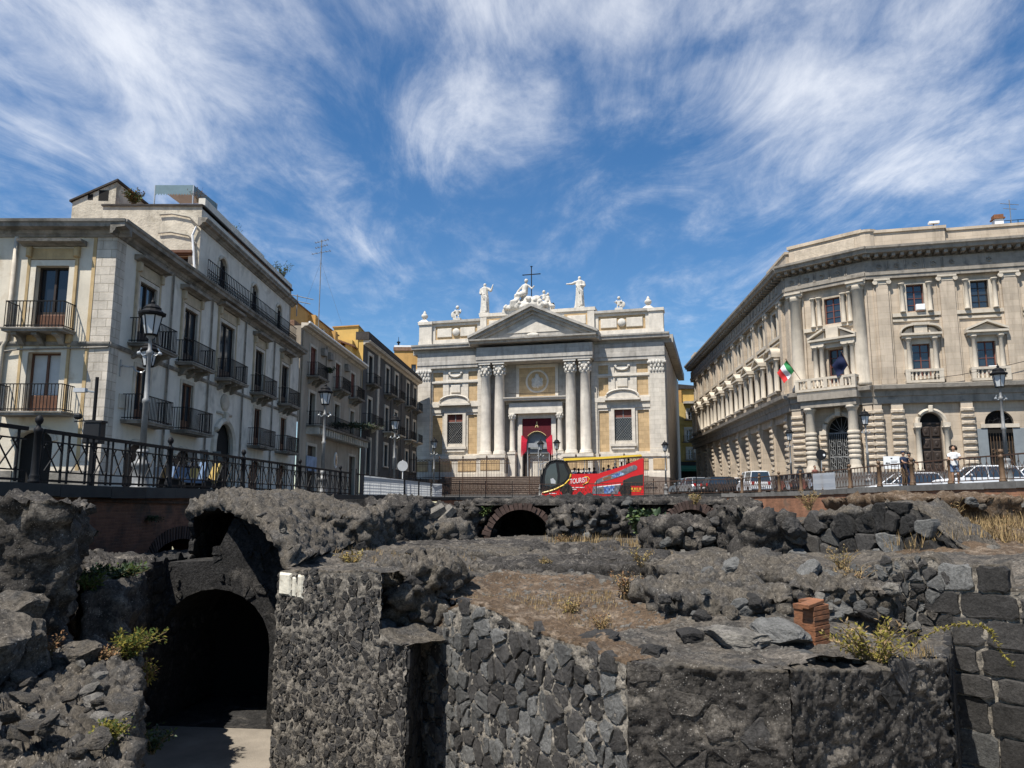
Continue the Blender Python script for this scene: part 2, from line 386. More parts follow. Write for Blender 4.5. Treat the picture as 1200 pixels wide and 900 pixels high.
M['asphalt'] = pm('street_basalt', (.055, .054, .052), .85, .2, .8, 0, .2, 40)
M['steps'] = pm('lava_steps', (.19, .150, .122), .85, .25, 2, .2, .2, 20)
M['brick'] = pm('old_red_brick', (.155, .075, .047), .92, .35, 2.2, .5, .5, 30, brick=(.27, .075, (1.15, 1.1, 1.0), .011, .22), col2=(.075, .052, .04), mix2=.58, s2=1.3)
M['brick_far'] = pm('red_brown_brick', (.25, .125, .075), .92, .3, 1.6, .4, .4, 30, brick=(.30, .085, (1.25, 1.2, 1.1), .012, .2), col2=(.16, .10, .07), mix2=.6, s2=1.0)  # red-brown brick of the back and right walls
M['brickstump'] = pm('orange_brick', (0.216, 0.092, 0.044), .9, .3, 6, .3, .6, 22, col2=(.16, .08, .045), mix2=.55, s2=8)
M['voussoir'] = pm('arch_brick', (.070, .045, .036), .92, .3, 6, .2, .5, 30, rand=.4)
LAVA = dict(rough=.93, spec=.25)
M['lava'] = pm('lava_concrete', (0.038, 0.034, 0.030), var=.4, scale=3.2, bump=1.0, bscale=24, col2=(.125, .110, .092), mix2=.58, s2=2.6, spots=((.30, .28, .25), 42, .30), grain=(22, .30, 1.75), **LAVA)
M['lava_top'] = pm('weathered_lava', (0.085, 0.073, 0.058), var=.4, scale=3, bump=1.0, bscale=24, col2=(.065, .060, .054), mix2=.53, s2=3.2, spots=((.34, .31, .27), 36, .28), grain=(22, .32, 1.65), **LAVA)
M['lava_dark_shade'] = pm('dark_lava_and_shade', (.022, .021, .020), var=.4, scale=3.2, bump=1.0, bscale=24, col2=(.066, .060, .053), mix2=.6, s2=2.4, grain=(22, .25, 1.9), **LAVA)  # dark lava; also paints the shade of the tunnel, vaults and wall returns
M['basalt'] = pm('basalt_stone', (0.046, 0.043, 0.040), var=.25, scale=5, bump=.9, bscale=34, rand=.40, spots=((.02, .02, .02), 70, .32), grain=(28, .55, 1.45), **LAVA)
M['basalt_grey'] = pm('grey_basalt', (0.106, 0.104, 0.098), var=.25, scale=5, bump=.9, bscale=34, rand=.35, spots=((.035, .035, .035), 64, .32), grain=(28, .55, 1.4), **LAVA)
M['rockpale'] = pm('pale_lava_rock', (0.170, 0.156, 0.134), var=.32, scale=4, bump=.9, bscale=22, rand=.22, col2=(.10, .092, .083), mix2=.56, s2=5, grain=(20, .5, 1.4), **LAVA)
M['mortar'] = pm('lime_mortar', (.225, .2, .165), .95, .4, 9, bump=1.0, bscale=36, col2=(.085, .078, .068), mix2=.56, s2=13, grain=(34, .45, 1.45))
M['mortar_dark'] = pm('dirty_mortar', (.175, .156, .130), .95, .4, 9, bump=1.0, bscale=36, col2=(.055, .051, .046), mix2=.54, s2=13, grain=(34, .4, 1.5))
M['soil'] = pm('dry_soil', (0.082, 0.054, 0.032), .95, .32, 1.6, bump=1.0, bscale=22, col2=(.165, .126, .090), mix2=.56, s2=4.5, spots=((.30, .26, .21), 40, .24), grain=(24, .42, 1.6))
M['pitfloor'] = pm('pit_floor_earth', (0.240, 0.208, 0.168), .95, .25, 1.5, bump=.5, bscale=20)
M['leaf'] = pm('green_leaf', (.085, .125, .032), .6, .3, 8, rand=.15)
M['leaf_dark'] = pm('dark_green_leaf', (.032, .055, .022), .6, .3, 8)
M['leaf_yellow'] = pm('yellow_green_leaf', (.24, .19, .05), .6, .35, 9, col2=(.26, .15, .04), mix2=.55, s2=9)
M['dry'] = pm('dry_grass', (.27, .19, .085), .8, .3, 8, col2=(.15, .095, .045), mix2=.52, s2=9)
M['rustleaf'] = pm('rust_brown_weed', (.20, .105, .045), .8, .3, 8)
M['stem'] = pm('plant_stem', (.12, .085, .04), .8, .2, 8)
M['white'] = pm('white_paint', (.78, .78, .77), .5, .06, 3)
M['sheet'] = pm('white_sheet_metal', (.66, .69, .71), .45, .08, 2, .25)
M['signgrey'] = pm('sign_back_grey', (.42, .43, .44), .5, .1, 3)
M['black'] = pm('black_plastic', (.008, .008, .009), .55, .2, 5)
M['rubber'] = pm('black_rubber', (.012, .012, .012), .85, .2, 8)
M['red'] = pm('bus_red_paint', (.55, .012, .014), .3, .06, 1, spec=.5)
M['yellowp'] = pm('bus_yellow_paint', (.75, .50, .05), .35, .08, 1)
M['bluep'] = pm('graphic_blue', (.05, .13, .36), .4, .35, 3, col2=(.4, .5, .6), mix2=.55, s2=5)
M['greyp'] = pm('graphic_grey', (.13, .14, .16), .4, .5, 3, col2=(.45, .30, .22), mix2=.6, s2=2.5)
M['carwhite'] = pm('car_white', (.72, .73, .74), .25, .04, 1, spec=.5)
M['carsilver'] = pm('car_silver', (.38, .40, .42), .28, .06, 1, metal=.5)
M['carblack'] = pm('car_black', (.015, .016, .018), .2, .1, 1, spec=.6)
M['carblue'] = pm('car_blue_grey', (.22, .28, .33), .28, .08, 1, metal=.4)
M['redlens'] = pm('red_lens', (.45, .01, .01), .25, .1, 3)
M['skin'] = pm('skin', (.33, .19, .12), .6, .08, 8)
M['hair'] = pm('dark_hair', (.02, .014, .010), .7, .3, 12, bump=.6, bscale=60)
M['navy'] = pm('navy_cloth', (.022, .032, .062), .9, .2, 8)
M['khaki'] = pm('brown_cloth', (.20, .125, .06), .9, .2, 8)
M['denim'] = pm('blue_denim', (.13, .19, .29), .9, .25, 10)
M['whitecloth'] = pm('white_cloth', (.74, .74, .73), .9, .06, 6)
M['flag_green'] = pm('flag_green', (.03, .22, .07), .85, .1, 3)
M['flag_white'] = pm('flag_white', (.75, .75, .74), .85, .05, 3)
M['flag_red'] = pm('flag_red', (.55, .03, .03), .85, .1, 3)
M['flag_blue'] = pm('flag_blue', (.008, .014, .05), .85, .1, 3)
M['flag_gold'] = pm('flag_gold', (.75, .55, .06), .7, .1, 3)
M['crimson'] = pm('crimson_cloth', (0.088, 0.006, 0.012), .85, .2, 4)
M['scarlet'] = pm('scarlet_cloth', (.55, .02, .05), .85, .15, 4)
M['gold'] = pm('gold_thread', (.75, .62, .30), .5, .1, 6)
M['awning_green'] = pm('green_awning', (.035, .14, .085), .85, .12, 3)
M['awning_blue'] = pm('blue_grey_awning', (.15, .22, .25), .85, .1, 3)
M['tile'] = pm('roof_tile', (.21, .125, .08), .9, .35, 3, bump=.5, bscale=8)
M['roofdark'] = pm('dark_roof_edge', (.05, .043, .038), .9, .35, 3, bump=.5, bscale=10)
M['banner'] = pm('blue_banner', (.30, .36, .46), .85, .3, 2)
M['portal_grey'] = pm('grey_portal_door', (.20, .22, .23), .6, .12, 2)
M['rubble'] = pm('rubble_ground', (.098, .085, .070), .95, .4, 2.5, bump=1.0, bscale=22, col2=(.050, .046, .041), mix2=.50, s2=3.0, spots=((.28, .25, .21), 34, .24), grain=(22, .35, 1.65), spec=.2)
# ------------------------------------------------------------------ the square: edge of the excavation, street, kerb, retaining walls
EDGE = [(-10.2, -14, .35), (-9.6, 9.1, .33), (-9.4, 14.1, .32), (-8.95, 17.2, .28), (-8.8, 25, .30), (-7.7, 38, .20), (-5.9, 58, .15), (-4.6, 62, .18), (-1, 64, .18), (6, 64.6, .20),
        (12.5, 63.2, .40), (16.3, 56, .42), (17.7, 46, .50), (18.4, 39, .62), (18.9, 33, .66), (19.9, 28.5, .72), (21, 20, .75), (22, -14, .80)]
def resample(pts, step):
    out = [Vector(pts[0])]; 
    for a, b in zip(pts, pts[1:]):
        a, b = Vector(a), Vector(b); n = max(1, round((b - a).length / step))
        for k in range(1, n + 1): out.append(a.lerp(b, k / n))
    return out
def edge_between(y0, y1, side):
    """part of the edge: side -1 the left flank, +1 the right flank"""
    return [p for p in resample(EDGE, .5) if (p.x < 2 if side < 0 else p.x > 2) and y0 <= p.y <= y1]
def S(t): t = max(0.0, min(1.0, t)); return t * t * (3 - 2 * t)
def street_z(x, y): return .22 + .5 * S((y - 62) / 40) + .25 * S((x - 15) / 8)
edge = resample(EDGE, 1.5)
cen = Vector((5, 26, 0)); rings = [.42, 1.5, 4, 9, 20, 50, 150, 700]; V = []; nE = len(edge)
for k, d in enumerate(rings):
    for p in edge:
        o = Vector((p.x - cen.x, p.y - cen.y, 0)).normalized(); q = p + o * d
        V.append((q.x, q.y, (p.z - .09) * (1 - S(d / 5)) + street_z(q.x, q.y) * S(d / 5)))
street = np_mesh('street', V, [(j * nE + i, j * nE + i + 1, (j + 1) * nE + i + 1, (j + 1) * nE + i) for j in range(len(rings) - 1) for i in range(nE - 1)], M['asphalt'])
tag(link('street', street), kind='structure')
pf = MB(); nx = 24
for i in range(nx):
    for j in range(40):
        x0, y0 = -13 + i * 1.5, -14 + j * 2.0; pf.raw([(x0, y0, -3.95), (x0 + 1.5, y0, -3.95), (x0 + 1.5, y0 + 2, -3.95), (x0, y0 + 2, -3.95)], [(0, 1, 2, 3)])
tag(pf.build('pit_floor', M['pitfloor']), kind='structure')
def stretch(pts, name, m, label, height, width=.46, over=.07, drop=.26):
    """coping stones one by one along an edge (a kerb of separate slabs)"""
    root = empty(name, pts[0], 0, label, 'kerb')
    for a, b in zip(pts, pts[1:]):
        d = (b - a); L = math.hypot(d.x, d.y); rz = math.atan2(d.y, d.x); mb = MB(); t = .004 + rnd.random() * .006
        mb.raw([(t, -over, -drop), (L - t, -over, -drop), (L - t, width, -drop), (t, width, -drop), (t, -over, 0), (L - t, -over, d.z), (L - t, width, d.z), (t, width, 0)],
               [(0, 1, 2, 3), (7, 6, 5, 4), (4, 5, 1, 0), (5, 6, 2, 1), (6, 7, 3, 2), (7, 4, 0, 3)])
        link('coping_stone', mb.mesh('coping_stone', m), root, a - pts[0], (0, 0, rz))
    return root
def wall_below(pts, name, m, label, bottom=-4.2, thick=.5, holes=None):
    root_p = pts[0]; v, f = [], []
    for p in pts: v += [(p.x - root_p.x, p.y - root_p.y, p.z - .26 - root_p.z), (p.x - root_p.x, p.y - root_p.y, bottom - root_p.z)]
    for i in range(len(pts) - 1): f.append((2 * i, 2 * i + 1, 2 * i + 3, 2 * i + 2))
    me = bpy.data.meshes.new(name); me.from_pydata(v, [], f); me.materials.append(m); me.update()
    return tag(link(name, me, None, root_p), label, 'wall')
iL = [i for i, p in enumerate(edge) if p.x < 2]; iB = [i for i, p in enumerate(edge) if p.y > 57.5]
left_pts = [p for p in edge if p.x < 0 and 8 <= p.y <= 60]; right_pts = [p for p in edge if p.x > 14 and 18 <= p.y <= 58]
i0, i1 = edge.index(left_pts[-1]), edge.index(right_pts[0]); back_pts = edge[i0:i1 + 1]
stretch(left_pts, 'kerb', M['coping'], 'stone coping under the left railing, shadow painted into its black colour', .3)
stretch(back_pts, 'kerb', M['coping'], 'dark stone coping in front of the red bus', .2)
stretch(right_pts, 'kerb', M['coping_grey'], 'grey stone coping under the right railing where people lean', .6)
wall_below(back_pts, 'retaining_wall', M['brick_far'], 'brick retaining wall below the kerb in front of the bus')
wall_below(right_pts, 'retaining_wall', M['brick_far'], 'red-brown brick retaining wall under the right railing')
# left retaining wall with the relieving arch over the passage
LW0, LW1 = Vector((-9.4, 14.1, 0)), Vector((-8.8, 25, 0))
fr_lw = Frame((-9.30, 15.0), (-8.80, 25.0))
ua, za = fr_lw.uz(178, 652); ub, zb = fr_lw.uz(237, 652); _, zt = fr_lw.uz(207, 632)
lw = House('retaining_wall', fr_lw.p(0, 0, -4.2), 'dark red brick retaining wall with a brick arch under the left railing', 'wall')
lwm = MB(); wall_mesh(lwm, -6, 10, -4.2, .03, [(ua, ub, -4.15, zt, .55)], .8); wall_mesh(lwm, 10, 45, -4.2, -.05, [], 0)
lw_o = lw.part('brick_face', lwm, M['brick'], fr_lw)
lw_o.location.z = 0 - lw.base.z
um, rr = (ua + ub) / 2, (ub - ua) / 2
vb = MB().box(-.034, .034, -.03, .2, 0, .34).mesh('voussoir_brick', M['voussoir'])
for k in range(30):
    a = math.pi * (k + .5) / 30; x, z = um + rr * math.cos(a), zt - .55 + .55 * math.sin(a)
    o = link('voussoir_brick', vb, lw.root, fr_lw.p(x, 0, z) - lw.base); o.rotation_euler = Matrix.Rotation(fr_lw.rz, 3, 'Z').to_4x4().to_3x3().to_4x4().to_euler()
    o.rotation_euler = (Matrix.Rotation(fr_lw.rz, 3, 'Z') @ Matrix.Rotation(math.pi / 2 - math.atan2(math.sin(a) / .55, math.cos(a) / rr), 3, 'Y')).to_euler()
lw.part('passage_back', MB().box(ua - 1, ub + 1, 1.4, 1.5, -4.1, .0), M['void'], fr_lw, z=-0)
lw.part('drain_pipe', MB().tube([(1.3, -.05, -1.4), (1.3, -.05, -.06), (1.5, -.05, -.02), (7.4, -.05, -.12)], .035, 6), M['rusty'], fr_lw)

# ------------------------------------------------------------------ railings
def clip(x0, z0, sl, w, za, zb):
    """segment of the line z = z0 + sl*(x-x0) inside 0..w, za..zb"""
    xs = sorted([(za - z0) / sl + x0, (zb - z0) / sl + x0]); a, b = max(0, xs[0]), min(w, xs[1])
    return None if b - a < .06 else ((a, z0 + sl * (a - x0)), (b, z0 + sl * (b - x0)))
def bar_mesh(name, L, w, m): return MB().box(0, L, -w / 2, w / 2, -w / 2, w / 2).mesh(name, m)
def post_mesh(m, h=1.16, r=.075):
    return MB().lathe([(r * 1.5, 0), (r * 1.5, .06), (r * 1.15, .09), (r * 1.3, .13), (r * 1.15, .17), (r, .2), (r * .9, h - .18), (r * 1.15, h - .15), (r * 1.15, h - .08), (r * .6, h - .05), (r * .5, h), (r * .95, h + .05), (r * 1.05, h + .1), (r * .7, h + .16), (.01, h + .19)], 0, 0, 10).mesh('post', m, True)
def walk(pts, s):
    for a, b in zip(pts, pts[1:]):
        L = (b - a).length
        if s <= L: return a.lerp(b, s / L), math.atan2(b.y - a.y, b.x - a.x)
        s -= L
    return pts[-1], math.atan2(pts[-1].y - pts[-2].y, pts[-1].x - pts[-2].x)
def out(pts, d):
    return [p + Vector((p.x - cen.x, p.y - cen.y, 0)).normalized() * d for p in pts]
lp = out([p for p in resample(EDGE, .5) if p.x < 0 and 10.0 <= p.y <= 38.2], .2)
total = sum((b - a).length for a, b in zip(lp, lp[1:]))
rail = empty('railing', lp[0], 0, 'black iron railing with diamond lattice along the left kerb', 'railing')
pm_ = post_mesh(M['iron']); mods = {}
vmesh = MB().box(-.018, .018, -.018, .018, .02, 1.03).mesh('vertical_bar', M['iron'])
s = 5.25 - 1.8; n_mod = 0
def put(name, me, pos, rz): return link(name, me, rail, pos - lp[0], (0, 0, rz))
while s < total - .8:
    k = s / 5.25
    if abs(k - round(k)) < .03:
        p, rz = walk(lp, s); put('post', pm_, p, rz); s += .14
    p, rz = walk(lp, s); q, _ = walk(lp, s + .75); rz = math.atan2(q.y - p.y, q.x - p.x)
    L = math.hypot(q.x - p.x, q.y - p.y) + .01
    for nm, z, w in (('top_rail', 1.05, .075), ('rail', .846, .03), ('rail', .25, .03), ('rail', .07, .045)):
        key = (nm, round(L, 2), w)
        if key not in mods: mods[key] = bar_mesh(nm, L, w, M['iron'])
        o = put(nm, mods[key], p + Vector((0, 0, z)), rz); o.rotation_euler = (0, -math.atan2(q.z - p.z, L), rz)
    for x in (.0, .56): put('vertical_bar', vmesh, p + Vector((math.cos(rz), math.sin(rz), 0)) * x, rz)
    for sl in (1.3, -1.3):
        for x0 in (-.30, .10, .50) if sl > 0 else (.06, .46, .86):
            c = clip(x0, .25, sl, .56, .25, .846)
            if not c: continue
            (xa, z1), (xb, z2) = c; key = ('d', round(math.hypot(xb - xa, z2 - z1), 2))
            if key not in mods: mods[key] = bar_mesh('lattice_bar', key[1], .022, M['iron'])
            o = put('lattice_bar', mods[key], p + Vector((math.cos(rz) * xa, math.sin(rz) * xa, z1)), rz); o.rotation_euler = (0, -math.atan2(z2 - z1, xb - xa), rz)
    s += .75
    if abs((s + .1) / 5.25 - round((s + .1) / 5.25)) < .06: s = round(s / 5.25) * 5.25
def far_railing(pts, m, label, post_gap, bar_gap, postm, diag=True, group=None):
    tot = sum((b - a).length for a, b in zip(pts, pts[1:])); n = max(1, round(tot / post_gap)); g = tot / n
    root = empty('railing', pts[0], 0, label, 'railing')
    for i in range(n):
        a, _ = walk(pts, i * g); b, _ = walk(pts, (i + 1) * g - .001); L = math.hypot(b.x - a.x, b.y - a.y); rz = math.atan2(b.y - a.y, b.x - a.x); dz = (b.z - a.z) / L
        link('post', postm, root, a - pts[0], (0, 0, rz))
        for nm, z, w in (('top_rail', 1.05, .06), ('bottom_rail', .1, .04)):
            o = bar_mesh(nm, L, w, m); o = link(nm, o, root, a - pts[0] + Vector((0, 0, z)), (0, -math.atan(dz), rz))
        mb = MB(); x = bar_gap / 2
        while x < L:
            z = dz * x
            mb.box(x - .011, x + .011, -.011, .011, z + .1, z + 1.04)
            if diag:
                mb.tube([(x, 0, z + .25), (x + bar_gap, 0, z + .85)], .011, 4); mb.tube([(x, 0, z + .85), (x + bar_gap, 0, z + .25)], .011, 4)
                mb.tube([(x + bar_gap / 2 + .07 * math.cos(t * 1.05), 0, z + .55 + .07 * math.sin(t * 1.05)) for t in range(7)], .012, 4)
            x += bar_gap
        tag(link('lattice_panel', mb.mesh('lattice_panel', m), root, a - pts[0], (0, 0, rz)))
    return root
rp = out(list(reversed([p for p in resample(EDGE, .5) if p.x > 14 and 20 <= p.y <= 58])), .2)
bp_ = out([p for p in resample(EDGE, .5) if p.y > 57.6], .2)
M['bronze'] = pm('bronze_brown_post', (.13, .08, .045), .6, .25, 5, .3)
far_railing(rp, M['rusty'], 'rusty wrought iron railing with bronze posts on the right', 2.7, .3, post_mesh(M['bronze'], 1.12, .10))
thinpost = MB().box(-.025, .025, -.025, .025, 0, 1.3).mesh('post', M['iron'])
far_railing(bp_, M['rusty'], 'thin iron railing across the far end in front of the bus', 2.4, .36, thinpost, True)
far_railing([p for p in out([p for p in resample(EDGE, .5) if p.x < 0 and 38.2 <= p.y <= 58], .2)], M['iron'], 'low iron railing behind the white corrugated sheets', 2.2, .5, thinpost, False)
# translucent corrugated sheets fixed to the railing, lit from behind by the sun
def translucent(name, col, t=.5):
    m = bpy.data.materials.new(name); m.use_nodes = True; N, L = m.node_tree.nodes, m.node_tree.links; N.clear()
    n = N.new('ShaderNodeTexNoise'); n.inputs['Scale'].default_value = 1.5; n.inputs['Detail'].default_value = 6
    cr = N.new('ShaderNodeMix'); cr.data_type = 'RGBA'; L.new(n.outputs['Fac'], cr.inputs['Factor']); cr.inputs['A'].default_value = (*[c * .8 for c in col], 1); cr.inputs['B'].default_value = (*col, 1)
    d, tr, mx, o = N.new('ShaderNodeBsdfDiffuse'), N.new('ShaderNodeBsdfTranslucent'), N.new('ShaderNodeMixShader'), N.new('ShaderNodeOutputMaterial')
    L.new(cr.outputs['Result'], d.inputs[0]); L.new(cr.outputs['Result'], tr.inputs[0]); mx.inputs[0].default_value = t
    L.new(d.outputs[0], mx.inputs[1]); L.new(tr.outputs[0], mx.inputs[2]); L.new(mx.outputs[0], o.inputs[0]); return m
M['poly'] = translucent('translucent_sheet', (.82, .85, .88), .62)
M['leafthin'] = translucent('thin_yellow_leaf', (.26, .225, .055), .35)
M['leafthin_g'] = translucent('thin_green_leaf', (.085, .115, .035), .35)
sp_ = out([p for p in resample(EDGE, .25) if p.x < 0 and 37.2 <= p.y <= 60.5], .1)
def sheet_mesh(L, h, ribs):
    v, f = [], []
    for j in range(ribs * 4 + 1):
        z = h * j / (ribs * 4); y = (.0, .007, .0, -.007)[j % 4]; v += [(0, y, z), (L, y, z)]
    for j in range(ribs * 4): f.append((2 * j, 2 * j + 1, 2 * j + 3, 2 * j + 2))
    me = bpy.data.meshes.new('corrugated_sheet'); me.from_pydata(v, [], f); me.materials.append(M['poly']); me.update(); return me
def row_at_px(pts, px):
    best = min(pts, key=lambda p: abs(CX + F_PX * p.x / (p.y * _cp + p.z * _sp) - px)); return best
where = ['leftmost and widest, beside the lattice railing', 'second from the lattice railing', 'middle of the five', 'second from the far end', 'narrow one at the far end']
for k, (xa, xb) in enumerate(((426, 452), (453, 473), (475, 490), (491, 504), (506, 517.5))):
    a, b = row_at_px(sp_, xa), row_at_px(sp_, xb); L = math.hypot(b.x - a.x, b.y - a.y)
    o = link('corrugated_sheet', sheet_mesh(L, .98, 6), None, a + Vector((0, 0, .04)), (0, 0, math.atan2(b.y - a.y, b.x - a.x)))
    tag(o, 'white corrugated sheet on the railing, ' + where[k], 'sheet', 'white corrugated sheets on the railing')
a, b = row_at_px(rp, 955), row_at_px(rp, 980)
a, b = (a, b) if a.y > b.y else (b, a)
o = link('tarpaulin', sheet_mesh(math.hypot(b.x - a.x, b.y - a.y), .95, 2), None, a + Vector((-.12, -.05, .03)), (0, 0, math.atan2(b.y - a.y, b.x - a.x)))
tag(o, 'pale blue grey panel tied to the right railing below the round sign', 'panel')
# ------------------------------------------------------------------ facade parts shared by the buildings
MESH = {}
def cached(key, fn):
    if key not in MESH: MESH[key] = fn()
    return MESH[key]
def q2(*a): return tuple(round(x, 2) for x in a)
def window(h, fr, u0, u1, z0, z1, fm='wood', gm='glass', n=-.26, cols=2, rows=3, panel=0.0, arch=False, name='window', bar=.06):
    """a casement: frame and glazing bars, one pane per light behind them"""
    w, H = u1 - u0, z1 - z0
    def mk():
        mb = MB(); t = bar
        mb.box(0, t, -.05, .05, 0, H); mb.box(w - t, w, -.05, .05, 0, H); mb.box(t, w - t, -.049, .049, 0, t * 1.3)
        if not arch: mb.box(t, w - t, -.049, .049, H - t, H)
        for c in range(1, cols): mb.box(w * c / cols - t * .6, w * c / cols + t * .6, -.055, .045, t, H)
        for r in range(1, rows): mb.box(t, w - t, -.04, .04, H * r / rows - .018, H * r / rows + .018)
        if panel: mb.box(t, w - t, -.045, .03, t, panel)
        return mb.mesh(name, M[fm])
    o = h.part(name, cached((name, *q2(w, H), fm, cols, rows, panel, arch), mk), None, fr, u0, n, z0)
    def mk2(): return MB().box(.01, w - .01, .012, .02, 0.02, H - .01).mesh('pane', M[gm])
    h.part('pane', cached(('pane', *q2(w, H), gm), mk2), None, fr, parent=o)
    return o
def balcony(h, fr, uc, w, z, proj=.75, m='pale_trim', bars=.11, hgt=.92, corbels=2, rail='iron', thick=.12, belly=False):
    def mk():
        mb = MB(); mb.box(-w / 2, w / 2, -proj, 0, -thick, 0); mb.box(-w / 2 - .04, w / 2 + .04, -proj - .04, 0, -.045, .006); return mb.mesh('balcony', M[m])
    o = h.part('balcony', cached(('balc', *q2(w, proj, thick), m), mk), None, fr, uc, 0, z)
    def mk3():
        mb = MB(); y = -proj + .05; a, b = -w / 2 + .05, w / 2 - .05
        for z_ in (.08, hgt): mb.box(a, b, y - .016, y + .016, z_ - .016, z_ + .016); mb.box(a - .016, a + .016, y, -.0, z_ - .015, z_ + .015); mb.box(b - .016, b + .016, y, -.0, z_ - .015, z_ + .015)
        nb = max(2, int((b - a) / bars)); r = .010
        for k in range(nb + 1):
            x = a + (b - a) * k / nb; mb.box(x - r, x + r, y - r, y + r, .02, hgt)
        ns = max(1, int(proj / bars))
        for k in range(1, ns):
            yy = y + (proj - .05) * k / ns
            for x in (a, b): mb.box(x - r, x + r, yy - r, yy + r, .02, hgt)
        return mb.mesh('railing', M[rail])
    h.part('railing', cached(('brail', *q2(w, proj, bars, hgt), rail), mk3), None, fr, parent=o)
    if corbels:
        def mk4():
            y = proj * .85; return MB().prism([(0, 0)], 0, 0) if False else MB().raw(
                [(-.09, 0, 0), (.09, 0, 0), (.09, -y, 0), (-.09, -y, 0), (-.09, -y, -.10), (.09, -y, -.10), (-.09, -y * .55, -.16), (.09, -y * .55, -.16), (-.09, -y * .3, -.34), (.09, -y * .3, -.34), (-.09, 0, -.42), (.09, 0, -.42)],
                [(3, 2, 5, 4), (4, 5, 7, 6), (6, 7, 9, 8), (8, 9, 11, 10), (0, 3, 4, 6, 8, 10), (1, 11, 9, 7, 5, 2)]).mesh('corbel', M[m])
        me = cached(('corbel', *q2(proj), m), mk4)
        for k in range(corbels):
            h.part('corbel', me, None, fr, -w / 2 + w * (k + .5) / corbels, 0, -thick, parent=o)
    return o
def surround(h, fr, u0, u1, z0, z1, jw=.16, pr=.06, m='pale_trim', hood=None, name='window_surround', outer=None, sill=False):
    mb = MB(); mb.box(u0 - jw, u0, -pr, .02, z0, z1 + jw); mb.box(u1, u1 + jw, -pr, .02, z0, z1 + jw); mb.box(u0, u1, -pr, .02, z1, z1 + jw)
    if sill: mb.box(u0 - jw - .05, u1 + jw + .05, -pr - .08, .02, z0 - .12, z0)
    o = h.part(name, mb, M[m], fr)
    if outer:
        ob = MB(); ow = outer[0]
        for s_ in (u0 - jw - ow, u1 + jw): ob.box(s_, s_ + ow, -pr - .02, .02, z0, z1 + .62)
        for s_ in (u0 - jw - ow * .5 - .09, u1 + jw + ow * .5 - .09): ob.bev(s_, s_ + .18, -pr - .14, .02, z1 + .30, z1 + .66, .04)
        ob.box(u0 - jw, u1 + jw, -pr - .01, .02, z1 + jw + .03, z1 + .62)
        h.part('pilaster_strip', ob, M[outer[1]], fr, parent=o)
    if hood:
        hb = MB(); zz, over, ht = hood; hb.profile([(0.02, zz), (-pr - .05, zz), (-pr - .12, zz + ht * .3), (-over, zz + ht * .45), (-over - .03, zz + ht), (0.02, zz + ht * 1.15)], u0 - jw - .34, u1 + jw + .34)
        h.part('hood', hb, M['dark_trim'], fr, parent=o)
    return o
def moulding(h, fr, u0, u1, z, H, proj, m, name='cornice', dent=None, e=0.0):
    """classical cornice: stepped profile of height H projecting proj"""
    p = [(.02, z), (-.06 - e, z), (-.10 - e, z + H * .15), (-.14 - e, z + H * .2), (-.18 - e, z + H * .42), (-proj * .86 - e, z + H * .5), (-proj * .9 - e, z + H * .74), (-proj - e, z + H * .82), (-proj - .02 - e, z + H), (.02, z + H + .02 + e)]
    o = h.part(name, MB().profile(p, u0, u1), M[m], fr)
    if dent:
        me = cached(('dent', *q2(*dent)), lambda: MB().bev(0, dent[1], -proj * .72, .02, 0, dent[2], .02).mesh('modillion', M[m]))
        n = int((u1 - u0 - .3) / dent[0])
        for k in range(n): h.part('modillion', me, None, fr, u0 + .2 + (u1 - u0 - .4) * k / max(1, n - 1) - dent[1] / 2, 0, z + H * .48 - dent[2], parent=None)
    return o
def body(h, fr, u0, u1, z0, z1, depth, m, name='roof_deck'):
    return h.part(name, MB().box(u0, u1, .36, depth, z0, z1), m, fr)

# ------------------------------------------------------------------ corner building, front face in the sun
B1f, B1s = Frame((-24, 26), (-13.9, 26)), Frame((-13.9, 26), (-13.9, 49.4))
b1 = House('corner_building', (-13.9, 26, -.3), 'cream plastered corner house on the left with balconies and a set-back attic storey')
fw = [(7.36, 8.52, 5.72, 8.08), (7.36, 8.50, 2.88, 5.0), (7.2, 8.45, -.3, 2.3, .35)]
b1.part('front_wall', wall_mesh(MB(), 0, 9.42, -.3, 9.3, fw, .34), M['plaster'], B1f)
qb = b1.part('corner_quoins', MB().box(9.42, 10.118, -.02, .3, -.3, 9.3), M['quoin'], B1f)
ct, cl_ = [2.45, 6.4, 10.65, 15.5, 20.3], [2.5, 6.5, None, 15.65, 20.4]
side_holes = []
for k, c in enumerate(ct):
    w = .68 if k != 2 else .92
    side_holes.append((c - w, c + w, 5.62, 8.05 if k != 2 else 8.38))
for c in cl_:
    if c: side_holes.append((c - .56, c + .56, 2.80, 4.86))
side_holes.append((9.6, 12.1, -.3, 3.72, True))
for c in (2.5, 6.5, 15.65, 20.4): side_holes.append((c - .85, c + .85, -.3, 2.12, .45))
b1.part('side_wall', wall_mesh(MB(), .62, 23.4, -.3, 9.3, side_holes, .16), M['plaster_shade_side'], B1s)
b1.part('corner_quoins', MB().box(.301, .62, -.022, .3, -.3, 9.3), M['quoin'], B1s)
moulding(b1, B1f, 0, 10.1 + .5, 9.12, .50, .55, 'dark_trim'); moulding(b1, B1s, -.5, 23.4, 9.12, .50, .55, 'dark_trim', e=.003)
for fr, a, b in ((B1f, 0, 10.14), (B1s, -.04, 23.4)):
    b1.part('string_course', MB().profile([(.02, 5.22), (-.05, 5.22), (-.09, 5.30), (-.09, 5.36), (.02, 5.40)], a, b), M['dark_trim'], fr)
    b1.part('roof_deck', MB().box(a if fr is B1f else 0, b, .4, 9.5, 9.2, 9.5), M['tile'], fr) if fr is B1f else None
b1.part('roof_deck', MB().box(.3, 23.4, .4, 10, 9.2, 9.45), M['tile'], B1s)
